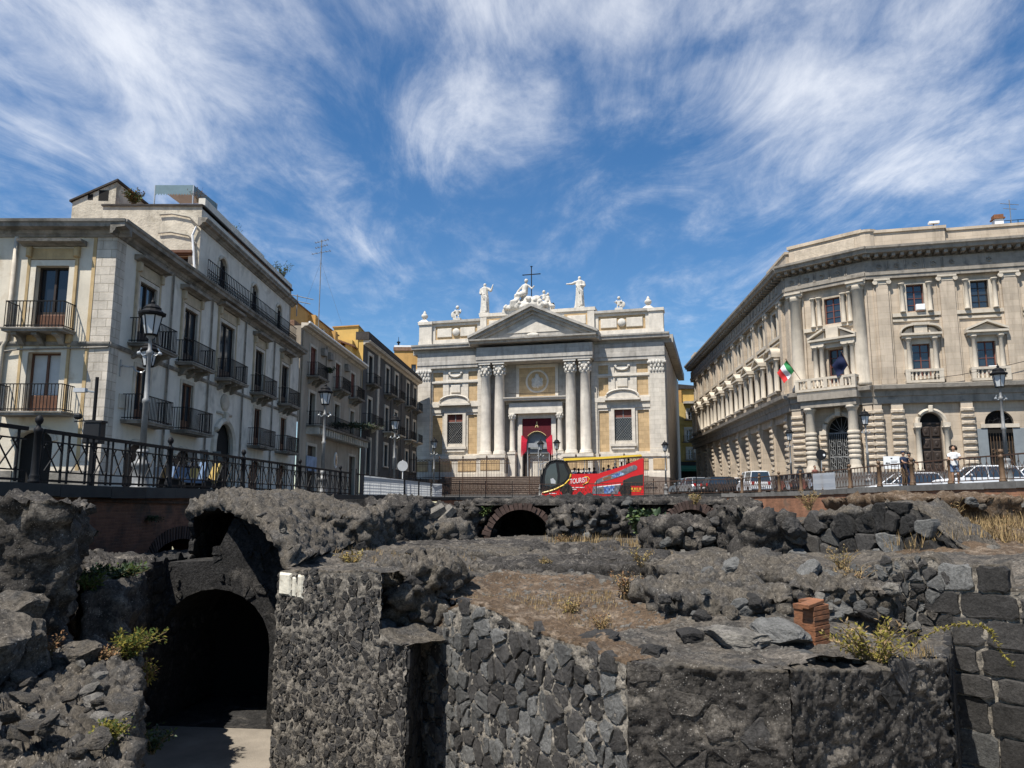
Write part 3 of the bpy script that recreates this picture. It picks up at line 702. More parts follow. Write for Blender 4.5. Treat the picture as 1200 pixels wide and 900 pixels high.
# front windows
window(b1, B1f, *fw[0], 'wood_dark', 'glass_dark', rows=1, panel=.75); window(b1, B1f, *fw[1], 'wood', 'curtain', rows=1, panel=.62)
for o_ in (fw[0], fw[1]): b1.part('door_panel', MB().bev(o_[0] + .05, o_[1] - .05, .17, .25, o_[2] + .05, o_[2] + .66, .03), M['wood'], B1f)
surround(b1, B1f, *fw[0], .20, .05, 'plaster', (8.78, .42, .16), outer=(.10, 'ochre_trim'))
surround(b1, B1f, *fw[1], .20, .05, 'plaster', None, outer=(.09, 'ochre_trim'))
balcony(b1, B1f, 7.86, 2.06, 5.72, .75, 'dark_trim', corbels=3); balcony(b1, B1f, 7.92, 2.3, 2.88, .75, 'dark_trim', corbels=0)
b1.part('pilaster_strip', MB().box(9.30, 9.42, -.04, .02, .9, 9.1), M['ochre_trim'], B1f)
b1.part('drain_pipe', MB().tube([(6.62, -.1, 9.1), (6.62, -.1, 5.4), (6.5, -.1, 5.2), (6.42, -.1, -.3)], .07, 8), M['pale_trim'], B1f, smooth=True)
b1.part('shop_door', MB().box(7.2, 8.45, .3, .36, -.3, 2.3), M['void'], B1f)
b1.part('door_arch', MB().tube([(7.82 + .72 * math.cos(math.pi * k / 10), -.02, 1.95 + .45 * math.sin(math.pi * k / 10)) for k in range(11)], .09, 6), M['pale_trim'], B1f)
b1.part('plinth', MB().box(0, 7.18, -.06, .02, -.3, .95).box(8.47, 10.12, -.06, .02, -.3, .95), M['dark_trim'], B1f)
b1.part('wall_cable', MB().tube([(0, -.06, 5.05), (4, -.06, 5.12), (6.4, -.1, 5.0), (7, -.1, 5.08), (10.1, -.05, 5.18)], .03, 5), M['dark_trim'], B1f)
# side windows
for k, c in enumerate(ct):
    hl = side_holes[k]; window(b1, B1s, *hl, 'wood_dark', 'glass' if k in (0, 1, 2) else 'glass_dark', rows=2 if k != 2 else 1, panel=.55, n=-.10)
    surround(b1, B1s, *hl, .16, .06, 'pale_trim', (hl[3] + .68, .40, .18), outer=(.13, 'tan_trim'))
    balcony(b1, B1s, c + .05, 2.5, 5.62, .72, 'dark_trim', corbels=3)
for c in cl_:
    if c:
        window(b1, B1s, c - .56, c + .56, 2.80, 4.86, 'wood', 'glass_dark' if c > 10 else 'glass', rows=1, panel=.5, n=-.10); surround(b1, B1s, c - .56, c + .56, 2.80, 4.86, .14, .05, 'pale_trim')
        balcony(b1, B1s, c, 2.7, 2.80, .7, 'dark_trim', corbels=0)
b1.part('portal_surround', MB().tube([(9.6, -.05, -.3)] + [(10.85 + 1.25 * math.cos(math.pi * (1 - k / 14)), -.05, 2.47 + 1.25 * math.sin(math.pi * k / 14)) for k in range(15)] + [(12.1, -.05, -.3)], .17, 6).bev(10.68, 11.02, -.22, .02, 3.6, 4.15, .05), M['pale_trim'], B1s)
b1.part('portal_cartouche', MB().ell((10.85, -.02, 4.62), (.55, .12, .42)).box(9.9, 11.8, -.06, .02, 4.0, 4.12), M['pale_trim'], B1s, smooth=True)
b1.part('portal_door', MB().box(9.6, 12.1, .14, .2, -.3, 1.9).box(9.6, 12.1, .1, .14, 1.85, 2.0).box(10.8, 10.9, .1, .14, -.3, 1.85), M['wood_dark'], B1s)
b1.part('fanlight', MB().box(9.6, 12.1, .155, .2, 2.0, 3.72), M['void'], B1s)
for c in (2.5, 6.5, 15.65, 20.4):
    b1.part('shop_door', MB().box(c - .85, c + .85, .12, .18, -.3, 2.12), M['wood'] if c > 14 else M['wood_dark'], B1s)
    b1.part('door_arch', MB().tube([(c + .85 * math.cos(math.pi * k / 10), -.02, 1.67 + .45 * math.sin(math.pi * k / 10)) for k in range(11)], .10, 6), M['pale_trim'], B1s)
for u in (4.45, 8.6, 13.1, 18.0): b1.part('drain_pipe', MB().tube([(u, -.07, 9.1), (u, -.07, -.3)], .045, 6), M['dark_trim'], B1s)
# set-back attic storey
ATf = Frame((-20.5, 32.9), (-13.9, 32.9))
aw = [(c - .46, c + .46, 9.75, 11.42, True) for c in (9.6, 14.2, 18.55)]
b1.part('attic_side_wall', wall_mesh(MB(), 6.9, 21.0, 9.4, 13.0, aw, .14), M['plaster_shade_side'], B1s)
ua_, _z = ATf.uz(121, 240)
b1.part('attic_front_wall', wall_mesh(MB(), ua_, 6.6, 9.4, 13.0, [(5.45, 6.12, 9.4, 10.70)], .3), M['plaster_raw'], ATf)
b1.part('attic_roof', MB().box(ua_, 6.6, .02, 14.1, 12.9, 13.0), M['tile'], ATf)
b1.part('attic_end_wall', MB().box(ua_, 6.6, 13.8, 14.1, 9.4, 13.0), M['plaster_raw'], ATf)
b1.part('attic_coping', MB().box(ua_ - .05, 6.64, -.08, .3, 13.0, 13.08), M['roofdark'], ATf); b1.part('attic_coping', MB().box(6.9, 21.1, -.08, .3, 13.001, 13.081), M['roofdark'], B1s)
b1.part('attic_parapet', MB().box(7.15, 15.5, -.02, .28, 13.08, 13.48).box(15.5, 21.0, -.02, .28, 13.08, 13.38), M['plaster_shade_side'], B1s)
moulding(b1, B1s, 6.6, 21.3, 11.98, .38, .38, 'dark_trim')
window(b1, ATf, 5.45, 6.12, 9.4, 10.70, 'wood', 'void', rows=2); b1.part('hood', MB().box(5.25, 6.35, -.22, .05, 10.78, 10.9).box(5.3, 6.3, -.1, .05, 10.7, 10.78), M['wood'], ATf)
for a in aw:
    window(b1, B1s, *a[:4], 'wood_dark', 'glass_dark', rows=1, arch=True, n=-.08)
    c = (a[0] + a[1]) / 2; b1.part('window_surround', MB().tube([(a[0] - .07, -.03, 9.75)] + [(c + .53 * math.cos(math.pi * (1 - k / 10)), -.03, 10.96 + .53 * math.sin(math.pi * k / 10)) for k in range(11)] + [(a[1] + .07, -.03, 9.75)], .085, 6), M['pale_trim'], B1s)
for a, b in ((7.0, 12.4), (12.6, 17.4), (17.5, 21.2)):
    mb = MB(); 
    for z_ in (.08, .5, .95): mb.box(a, b, -.40, -.37, 9.62 + z_ - .015, 9.62 + z_ + .015)
    k = a
    while k < b: mb.box(k - .011, k + .011, -.396, -.374, 9.62, 10.57); mb.tube([(k, -.385, 9.7), (k + .22, -.385, 10.1)], .010, 4); mb.tube([(k + .22, -.385, 9.7), (k, -.385, 10.1)], .010, 4); k += .22
    b1.part('terrace_railing', mb, M['iron'], B1s)
SHf = Frame((-21, 33.7), (-14, 33.7)); (ul, zl), (ur, zr), (_, zb_) = SHf.uz(85, 237), SHf.uz(137, 213), SHf.uz(85, 262)
b1.part('roof_shed', MB().prism([(ul, 9.4), (ur, 9.4), (ur, zr), (ul, zl)], 0, 5.0), M['plaster_raw'], SHf)
b1.part('shed_roof', MB().prism([(ul - .1, zl), (ur + .08, zr + .02), (ur + .08, zr + .12), (ul - .1, zl + .08)], -.1, 5.1), M['roofdark'], SHf)
for a, b, c in ((106, 231, 2.6), (121.5, 229, 5.0)):
    u_, z_ = SHf.uz(a, b); b1.part('vent_opening', MB().box(u_ - .045 * c, u_ + .045 * c, -.012, .02, z_ - .05 * c, z_ + .05 * c), M['void'], SHf)
for z0_, ln in ((11.95, 2.9), (11.1, 2.9)):
    b1.part('downpipe', MB().tube([(6.55 - ln * .62, -.08, z0_ + .62), (5.3, -.08, z0_ + .66), (6.1, -.08, z0_ + .5), (6.5, -.12, z0_ + .1)], .035, 5), M['dark_trim'], ATf)
b1.part('downpipe', MB().tube([(6.45, -.12, 12.0), (6.3, -.12, 11.6), (6.55, -.14, 9.5)], .05, 6), M['white'], ATf)
b1.part('wall_plaque', MB().box(.9, 1.5, -.05, .02, 3.2, 3.7), M['pale_trim'], B1s)

# ------------------------------------------------------------------ taupe house
B2 = Frame((-13.9, 49.6), (-13.2, 66.8))
b2 = House('taupe_house', B2.p(0, 0, -.3), 'taupe rendered house with red shutters, one long balcony and an orange roof terrace')
up = [(2.1, 3.45), (8.45, 9.9), (13.2, 14.6)]; up_h = [(a, b, 8.25, 10.38) for a, b in up]; mid_h = [(a + .15, b + .1, 5.0, 7.22) for a, b in up]
gr_h = [(2.2, 4.1, -.3, 3.6), (13.4, 15.4, -.3, 3.5)]
b2.part('wall', wall_mesh(MB(), 0, 17.2, -.3, 11.35, up_h + mid_h + gr_h, .3), M['b2'], B2)
b2.part('end_wall', MB().box(0, .3, .02, 8, 5, 11.35), M['b2'], B2)
moulding(b2, B2, 0, 17.2, 11.2, .34, .5, 'pale_trim', 'eaves'); b2.part('gutter', MB().tube([(0, -.52, 11.58), (17.2, -.52, 11.58)], .075, 6), M['white'], B2)
b2.part('roof', MB().prism([(0, 11.3), (17.2, 11.3), (17.2, 11.75), (0, 11.75)], .5, 8), M['tile'], B2)
b2.part('terrace_wall', MB().box(.2, 12.6, 1.0, 1.9, 11.5, 13.35).box(4.6, 5.2, .5, 1.0, 11.5, 13.2).box(10.0, 10.6, .5, 1.0, 11.5, 13.2).box(14.4, 14.8, .9, 1.5, 11.5, 12.75).box(.2, .6, 1.9, 6, 11.5, 13.0), M['orange'], B2)
b2.part('terrace_wall', MB().box(12.61, 17.1, 1.6, 2.0, 11.5, 12.3).box(10.6, 11.0, .95, 1.6, 11.5, 12.4), M['yellow'], B2)
tr = MB()
for z_ in (13.6, 13.85): tr.box(.3, 12.6, 1.6, 1.63, z_ - .012, z_ + .012)
for k in range(32): tr.box(.3 + k * .4 - .012, .3 + k * .4 + .012, 1.6, 1.625, 13.35, 13.9)
b2.part('terrace_railing', tr, M['iron'], B2); b2.part('terrace_coping', MB().box(.1, 12.7, .9, 2.0, 13.35, 13.41), M['tile'], B2)
b2.part('vent_window', MB().box(7.9, 9.2, .92, 1.0, 11.9, 12.9), M['glass_dark'], B2)
for h_ in up_h:
    window(b2, B2, *h_, 'redwood', 'redwood', rows=6, n=-.12); surround(b2, B2, *h_, .18, .05, 'pale_trim'); balcony(b2, B2, (h_[0] + h_[1]) / 2, 2.6, 8.25, .8, 'dark_trim', corbels=3)
for h_ in mid_h: window(b2, B2, *h_, 'wood_dark', 'glass_dark', rows=3); surround(b2, B2, *h_, .2, .05, 'pale_trim')
lb = balcony(b2, B2, 9.2, 14.8, 4.95, 1.0, 'dark_trim', corbels=0, bars=.16)
cm = cached('modil2', lambda: MB().bev(-.1, .1, -.9, .02, -.5, 0, .05).mesh('corbel', M['pale_trim']))
for k in range(24): b2.part('corbel', cm, None, B2, -7.2 + k * .62, 0, -.12, parent=lb)
b2.part('oval_window', MB().prism([(9.4 + .42 * math.cos(t * math.pi / 8), 2.95 + .62 * math.sin(t * math.pi / 8)) for t in range(16)], -.06, .02), M['white'], B2)
b2.part('oval_pane', MB().prism([(9.4 + .27 * math.cos(t * math.pi / 8), 2.95 + .45 * math.sin(t * math.pi / 8)) for t in range(16)], -.08, -.03), M['glass_dark'], B2)
for h_ in gr_h: b2.part('street_door', MB().box(h_[0], h_[1], .22, .28, -.3, h_[3]).box(h_[0], h_[1], .16, .22, 2.4, 2.5), M['wood_dark'], B2); surround(b2, B2, *h_, .2, .05, 'pale_trim')
for u in (.3, 5.9, 16.7): b2.part('drain_pipe', MB().tube([(u, -.07, 11.1), (u, -.07, -.3)], .06, 6), M['b2'], B2)
b2.part('blue_notice', MB().box(2.0, 4.3, -.07, -.02, 1.9, 2.9), M['banner'], B2)
for u in (4.6, 6.2, 11.2): b2.part('air_conditioner', MB().bev(u, u + .75, -.3, .02, 10.2, 10.75, .03), M['dark_trim'], B2)

# ------------------------------------------------------------------ soot-grey house next to the church
B3 = Frame((-13.2, 67), (-11.4, 92))
b3 = House('dark_grey_house', B3.p(0, 0, -.3), 'soot grey old house with pale window trims standing next to the church')
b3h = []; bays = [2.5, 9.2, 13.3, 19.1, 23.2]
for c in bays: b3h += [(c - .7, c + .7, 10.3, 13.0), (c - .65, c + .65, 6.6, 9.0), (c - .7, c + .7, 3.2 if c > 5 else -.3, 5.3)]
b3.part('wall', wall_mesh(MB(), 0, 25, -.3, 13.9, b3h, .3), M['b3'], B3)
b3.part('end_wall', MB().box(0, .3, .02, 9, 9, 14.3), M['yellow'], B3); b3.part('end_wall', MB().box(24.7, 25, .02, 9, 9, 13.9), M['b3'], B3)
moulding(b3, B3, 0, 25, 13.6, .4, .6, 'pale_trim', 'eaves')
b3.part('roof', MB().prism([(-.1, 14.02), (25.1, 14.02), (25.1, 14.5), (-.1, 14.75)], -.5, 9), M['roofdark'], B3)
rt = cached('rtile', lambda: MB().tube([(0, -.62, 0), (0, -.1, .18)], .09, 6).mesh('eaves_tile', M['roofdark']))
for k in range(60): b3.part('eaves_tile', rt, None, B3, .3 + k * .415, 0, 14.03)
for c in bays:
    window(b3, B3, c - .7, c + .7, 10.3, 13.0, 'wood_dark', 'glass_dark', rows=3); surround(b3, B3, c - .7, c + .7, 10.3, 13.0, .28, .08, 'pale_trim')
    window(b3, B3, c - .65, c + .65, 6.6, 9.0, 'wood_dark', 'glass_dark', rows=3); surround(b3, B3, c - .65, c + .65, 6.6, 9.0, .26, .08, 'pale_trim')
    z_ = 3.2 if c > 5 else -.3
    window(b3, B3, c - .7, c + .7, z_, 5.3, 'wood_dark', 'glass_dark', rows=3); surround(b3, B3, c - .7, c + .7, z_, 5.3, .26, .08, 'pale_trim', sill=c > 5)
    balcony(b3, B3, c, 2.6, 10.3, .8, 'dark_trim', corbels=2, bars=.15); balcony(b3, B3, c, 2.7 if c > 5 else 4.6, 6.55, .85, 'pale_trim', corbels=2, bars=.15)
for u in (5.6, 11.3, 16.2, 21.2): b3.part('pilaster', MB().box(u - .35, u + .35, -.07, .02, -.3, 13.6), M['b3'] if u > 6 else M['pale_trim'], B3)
# yellow gable between the two, and the orange block behind the church
YG = Frame((-19.2, 66.9), (-13.5, 66.9)); (ya, yz), (yb_, yz2) = YG.uz(391, 384), YG.uz(420, 382)
yh = House('yellow_house', YG.p(0, 0, -.3), 'bright yellow plastered gable rising between the taupe and the grey house')
yh.part('wall', MB().prism([(ya, 9), (yb_, 9), (yb_, yz2), (ya, yz)], .05, 4), M['yellow'], YG)
yh.part('lean_to_roof', MB().prism([(ya, yz - 1.2), (yb_, yz - 2.0), (yb_, yz - 1.85), (ya, yz - 1.05)], -1.2, .05), M['wood'], YG)
yh.part('coping', MB().prism([(ya - .1, yz), (yb_ + .05, yz2), (yb_ + .05, yz2 + .1), (ya - .1, yz + .1)], -.06, 4.1), M['orange'], YG)
for u in (ya + .3, yb_ - .9): yh.part('chimney_stub', MB().box(u, u + .6, -.9, .0, 10.5, yz - 1.3), M['yellow'], YG)
OB = Frame((-19, 104), (-8, 104)); (oa, oz), (ob_, _) = OB.uz(462, 411), OB.uz(492, 411); (wa, wz), (wb_, wz2) = OB.uz(482, 427), OB.uz(487.5, 433)
ob = House('orange_house', OB.p(oa, 0, -.3), 'ochre orange house peeking out behind the left edge of the church')
ob.part('wall', wall_mesh(MB(), oa, ob_ + 3, -.3, oz, [(wa, wb_, wz2 - .4, wz)], .3), M['orange'], OB)
window(ob, OB, wa, wb_, wz2 - .4, wz, 'dark_trim', 'glass', rows=1); ob.part('coping', MB().box(oa - .1, ob_ + 3, -.15, .6, oz, oz + .5), M['tile'], OB); ob.part('parapet', MB().box(oa, ob_ + 3, -.12, .5, oz + .5, oz + .75), M['white'], OB)
ob.part('roof_vent', MB().lathe([(.12, oz + .7), (.12, oz + 1.2), (.25, oz + 1.25), (.25, oz + 1.4), (.04, oz + 1.5), (.03, oz + 2.1)], *(OB.uz(466, 405)[0], .8), 8), M['iron'], OB)
# ------------------------------------------------------------------ the church
CH = Frame((-12.5, 94), (17.5, 86)); UC = 15.95
ch = House('church', CH.p(0, 0, 0), 'white baroque church with paired columns, pediment and statues at the far end of the square', 'church')
def mir(a, b): return [(UC - b, UC - a), (UC + a, UC + b)]
NC = 1.75                                                # how far the columned centre stands forward
# wings: wall with recessed sandstone panels and windows
for sgn in (-1, 1):
    def U(x): return UC + sgn * x
    def rect(a, b, z0, z1): x0, x1 = sorted((U(a), U(b))); return (x0, x1, z0, z1)
    pan = [rect(11.75, 13.05, 5.35, 10.05), rect(7.35, 8.5, 5.35, 10.05), rect(11.75, 13.05, 11.75, 13.9), rect(7.35, 8.5, 11.75, 13.9), rect(9.25, 11.0, 12.55, 13.95), rect(11.75, 13.05, 14.35, 15.35), rect(7.35, 8.5, 14.35, 15.35), rect(9.2, 11.05, 14.45, 15.35)]
    win = rect(9.13, 11.1, 6.6, 10.15)
    a, b = sorted((U(6.6), U(15.05)))
    ch.part('wing_wall', wall_mesh(MB(), a, b, 2.6, 15.85, pan + [win], .16), M['church'], CH)
    for k, p in enumerate(pan):
        ch.part('sandstone_panel', MB().box(p[0], p[1], .15, .3, p[2], p[3]), M['church_yellow'] if k not in (4, 7) else M['church_plain'], CH)
    for p in (pan[4], pan[7]):
        ch.part('raised_tablet', MB().bev(p[0] + .28, p[1] - .28, -.02, .16, p[2] + .25, p[3] - .2, .05), M['church_plain'], CH)
    gx_ = (pan[7][0] + pan[7][1]) / 2
    ch.part('garland', MB().tube([(gx_ + .75 * math.cos(math.pi * (1 + k / 10)), -.06, 15.2 + .45 * math.sin(math.pi * (1 + k / 10))) for k in range(11)], .12, 6).ell((gx_ - .75, -.06, 15.22), (.18, .12, .18)).ell((gx_ + .75, -.06, 15.22), (.18, .12, .18)), M['marble'], CH, smooth=True)
    # window with lattice grille and segmental hood
    wo_ = ch.part('window', MB().box(win[0], win[1], .22, .28, win[2], win[3]), M['glass_dark'], CH)
    g = MB(); x = win[0]
    while x < win[1] + 3.6:
        for sl in (1, -1):
            seg = clip(x - win[0] if sl > 0 else x - win[0], 0, 1.15 * sl, win[1] - win[0], 0, 2.6) if sl > 0 else clip(x - win[0], 0, -1.15, win[1] - win[0], 0, 2.6)
            if seg: g.tube([(win[0] + seg[0][0], .15, win[2] + seg[0][1]), (win[0] + seg[1][0], .15, win[2] + seg[1][1])], .017, 4)
        x += .27
    x = win[0] - 2.5
    while x < win[0]:
        seg = clip(x - win[0], 0, 1.15, win[1] - win[0], 0, 2.6)
        if seg: g.tube([(win[0] + seg[0][0], .15, win[2] + seg[0][1]), (win[0] + seg[1][0], .15, win[2] + seg[1][1])], .017, 4)
        x += .27
    g.box(win[0], win[1], .12, .18, win[2] + 2.55, win[2] + 2.65); g.box((win[0] + win[1]) / 2 - .05, (win[0] + win[1]) / 2 + .05, .12, .18, win[2] + 2.6, win[3])
    ch.part('window_grille', g, M['grey_iron'], CH, parent=wo_)
    ch.part('window_upper_light', MB().box(win[0], win[1], .19, .21, win[2] + 2.65, win[3]), M['redwood'], CH, parent=wo_)
    j = .38; fb = MB(); fb.box(win[0] - j, win[0], -.16, .16, win[2] - .35, win[3] + .3); fb.box(win[1], win[1] + j, -.16, .16, win[2] - .35, win[3] + .3); fb.box(win[0], win[1], -.16, .16, win[3], win[3] + .3); fb.box(win[0] - j - .12, win[1] + j + .12, -.30, .1, win[2] - .65, win[2] - .35); fb.box(win[0] - j + .1, win[1] + j - .1, -.2, .1, win[2] - 1.0, win[2] - .65)
    ch.part('window_frame', fb, M['church_plain'], CH)
    c = (win[0] + win[1]) / 2; hw = 1.85; hb = MB()
    arc = [(c + hw * math.cos(math.pi * (1 - k / 16)), 11.55 + .80 * math.sin(math.pi * k / 16)) for k in range(17)]
    hb.prism([(c - hw, 11.3), (c + hw, 11.3)] + arc[::-1], -.45, .1)
    rim = MB(); rim.tube([(x, -.52, z + .06) for x, z in arc], .13, 6); rim.box(c - hw - .15, c + hw + .15, -.66, .1, 11.2, 11.42)
    ch.part('window_hood', hb, M['church_plain'], CH); ch.part('hood_moulding', rim, M['church_plain'], CH)
    x0, x1 = sorted((U(6.7), U(13.2)))
    ch.part('string_band', MB().box(x0, c - hw - .16, -.22, .1, 11.05, 11.55).box(c + hw + .16, x1, -.22, .1, 11.05, 11.55).box(x0, c - 1.45, -.10, .1, 10.35, 10.7).box(c + 1.45, x1, -.10, .1, 10.35, 10.7), M['church_plain'], CH)
    ch.part('string_band', MB().box(x0, x1, -.12, .1, 14.02, 14.22), M['church_plain'], CH)
    # corner pilaster with its capital, inner pilaster against the columns
    x0, x1 = sorted((U(13.25), U(14.95)))
    ch.part('pilaster', MB().box(x0, x1, -.36, .1, 5.1, 14.35).box(x0 - .12, x1 + .12, -.48, .1, 5.1, 5.55), M['church'], CH)
    cp_ = MB().box(x0 - .1, x1 + .1, -.55, .1, 15.55, 15.82)
    for row, (zz, nn) in enumerate(((14.4, 5), (14.85, 4), (15.25, 5))):
        for k in range(nn):
            xx = x0 + (x1 - x0) * (k + .5) / nn; cp_.ell((xx, -.40 - .07 * row, zz + .18), (.16, .13, .26), 7, 5)
    for xx in (x0, x1): cp_.ell((xx, -.5, 15.42), (.24, .16, .20), 8, 5)
    cp_.box(x0 + .05, x1 - .05, -.38, .1, 14.35, 15.55)
    ch.part('capital', cp_, M['marble'], CH)
    xs = sorted((U(6.5), U(7.2))); ch.part('pilaster', MB().box(xs[0], xs[1], -.2, .1, 5.1, 15.8), M['church'], CH)
    # plinth
    x0, x1 = sorted((U(6.55), U(15.2)))
    ch.part('plinth', MB().box(x0, x1, -.40, .15, 0.1, 4.75).box(x0 - .02, x1 + .02, -.55, .15, 4.75, 5.1).box(x0 - .01, x1 + .01, -.62, .15, .1, 2.95), M['church_plain'], CH)
    for a_, b_ in ((7.3, 9.6), (10.4, 12.9), (13.4, 14.9)):
        y0_, y1_ = sorted((U(a_), U(b_))); ch.part('plinth_tablet', MB().bev(y0_, y1_, -.48, -.3, 3.25, 4.5, .05), M['church_yellow'], CH)
    # entablature of the wing and attic above it
    x0, x1 = sorted((U(6.9), U(15.0)))
    ch.part('architrave', MB().box(x0, x1, -.40, .2, 15.82, 16.2).box(x0, x1 , -.48, .2, 16.2, 16.62), M['church_grey'], CH)
    ch.part('frieze', MB().box(x0, x1, -.38, .2, 16.62, 17.75), M['church_grey'], CH)
    e0, e1 = (x0 - .6, x1) if sgn < 0 else (x0, x1 + .6)
    moulding(ch, CH, e0, e1, 17.7, 1.05, 1.05, 'church_grey')
    a0, a1 = sorted((U(7.0), U(13.35)))
    at_h = [(a0 + .45, a1 - .45, 19.5, 21.2)]
    ch.part('attic_wall', wall_mesh(MB(), a0, a1, 18.6, 21.55, at_h, .12, .15), M['church_plain'], CH)
    ch.part('attic_panel', MB().box(*at_h[0][:2], .26, .5, 19.5, 21.2), M['church_yellow'], CH)
    for k in (0, 1): ch.part('attic_tablet', MB().bev(a0 + .7 + k * 3.0, a0 + 3.0 + k * 3.0 - .4, .12, .3, 19.8, 20.9, .05), M['church_plain'], CH)
    ch.part('attic_medallion', MB().ell(((a0 + a1) / 2, .14, 20.35), (.5, .28, .5), 12, 8), M['marble'], CH, smooth=True)
    ch.part('attic_coping', MB().box(a0, a1, -.15, .8, 21.55, 21.85), M['church_grey'], CH)
    p0, p1 = sorted((U(13.3), U(14.95)))
    ch.part('attic_pier', MB().box(p0, p1, -.12, 1.4, 18.6, 21.45).box(p0 - .1, p1 + .1, -.28, 1.5, 21.45, 21.8).box(p0 - .06, p1 + .06, -.2, 1.45, 18.6, 19.3), M['church_plain'], CH)
# central part
c0, c1 = UC - 6.75, UC + 6.75
ch.part('centre_wall', wall_mesh(MB(), c0, c1, 2.6, 16.1, [(UC - 1.75, UC + 1.75, 2.6, 9.4)], .5, .35), M['church_grey'], CH)
for s_ in (-1, 1):
    a, b = sorted((UC + s_ * 3.45, UC + s_ * 6.8))
    ch.part('pedestal', MB().box(a, b, -NC - .12, .2, 2.95, 4.75).box(a - .14, b + .14, -NC - .26, .2, 4.75, 5.1).box(a - .16, b + .16, -NC - .28, .2, .1, 2.95), M['church_plain'], CH)
    ch.part('pedestal_tablet', MB().bev(a + .5, b - .5, -NC - .18, -NC, 3.3, 4.5, .04), M['church_yellow'], CH)
    for xc in (4.27, 5.97):
        x = UC + s_ * xc; yc = -NC + .78
        col_me = cached('chcol', lambda: MB().lathe([(.78, 5.1), (.78, 5.28), (.72, 5.34), (.74, 5.46), (.66, 5.56), (.62, 5.62), (.62, 9.0), (.58, 11.6), (.535, 14.45), (.58, 14.5), (.58, 14.6)], 0, 0, 24).mesh('column', M['church_plain'], True))
        co = ch.part('column', col_me, None, CH, x, -yc, 0)
        def capm():
            mb = MB().lathe([(.53, 14.6), (.52, 15.2), (.62, 15.7)], 0, 0, 16)
            for row, (z, r_, n_) in enumerate(((14.78, .60, 8), (15.15, .66, 8), (15.5, .72, 4))):
                for k in range(n_):
                    t = 2 * math.pi * (k + .5 * row) / n_ + (math.pi / 4 if n_ == 4 else 0); mb.ell((r_ * math.cos(t), r_ * math.sin(t), z), (.17, .17, .24 if n_ == 8 else .18), 7, 5)
            mb.box(-.72, .72, -.72, .72, 15.78, 16.02); return mb.mesh('capital', M['marble'])
        ch.part('capital', cached('chcap', capm), None, CH, parent=co)
a, b = UC - 6.95, UC + 6.95
ch.part('architrave', MB().box(a, b, -NC, .3, 16.02, 16.35).box(a - .04, b + .04, -NC - .08, .3, 16.35, 16.75), M['church_grey'], CH)
ch.part('frieze', MB().box(a, b, -NC + .02, .3, 16.75, 17.85), M['church_grey'], CH)
ch.part('soffit', MB().box(a + .1, b - .1, -NC + .1, .36, 15.98, 16.018), M['church_grey'], CH)
moulding(ch, CH, a - .6, b + .6, 17.75, .95, NC + 1.0, 'church_grey')
zt_, za_ = 18.72, 22.35
tri = MB().prism([(a + .2, zt_), (b - .2, zt_), (UC, za_ - .35)], -NC - .05, .2)
ch.part('tympanum', tri, M['church_grey'], CH)
for s_ in (-1, 1):
    x0, x1 = UC + s_ * 7.75, UC; d = 1.0; rk = MB()
    for k, (off, y_, th) in enumerate(((0, -NC - 1.05, .30), (.30, -NC - .75, .34), (.64, -NC - .35, .40))):
        zl, zh = zt_ + .42 - off, za_ + .25 - off * 1.05
        pts = [(x0, zl - th), (x1, zh - th), (x1, zh), (x0, zl)] if s_ < 0 else [(x1, zh - th), (x0, zl - th), (x0, zl), (x1, zh)]
        rk.prism(pts, y_, .3 + .003 * k)
    ch.part('raking_cornice', rk, M['church_grey'], CH)
ch.part('tympanum_panel', MB().prism([(UC - 3.2, 19.35), (UC + 3.2, 19.35), (UC, 20.9)], -NC - .13, -NC), M['church_plain'], CH)
ch.part('tympanum_ornament', MB().ell((UC, -NC - .1, 19.05), (.75, .2, .28)), M['marble'], CH, smooth=True)
# raised attic behind the pediment
a0, a1 = UC - 7.0, UC + 7.0
ch.part('raised_attic', MB().box(a0, a1, .0, 1.6, 18.6, 22.0).box(a0 - .12, a1 + .12, -.18, 1.7, 22.0, 22.4), M['church_plain'], CH)
for s_ in (-1, 1):
    p = sorted((UC + s_ * 3.4, UC + s_ * 6.3)); ch.part('attic_panel', MB().box(p[0], p[1], -.03, .02, 20.2, 21.75), M['church_yellow'], CH); ch.part('attic_tablet', MB().bev(p[0] + .4, p[1] - .3, -.1, .0, 20.45, 21.5, .04), M['church_plain'], CH)
    p = sorted((UC + s_ * 6.2, UC + s_ * 7.0)); ch.part('attic_pier', MB().box(p[0], p[1], -.14, .02, 18.7, 21.99), M['church_plain'], CH)
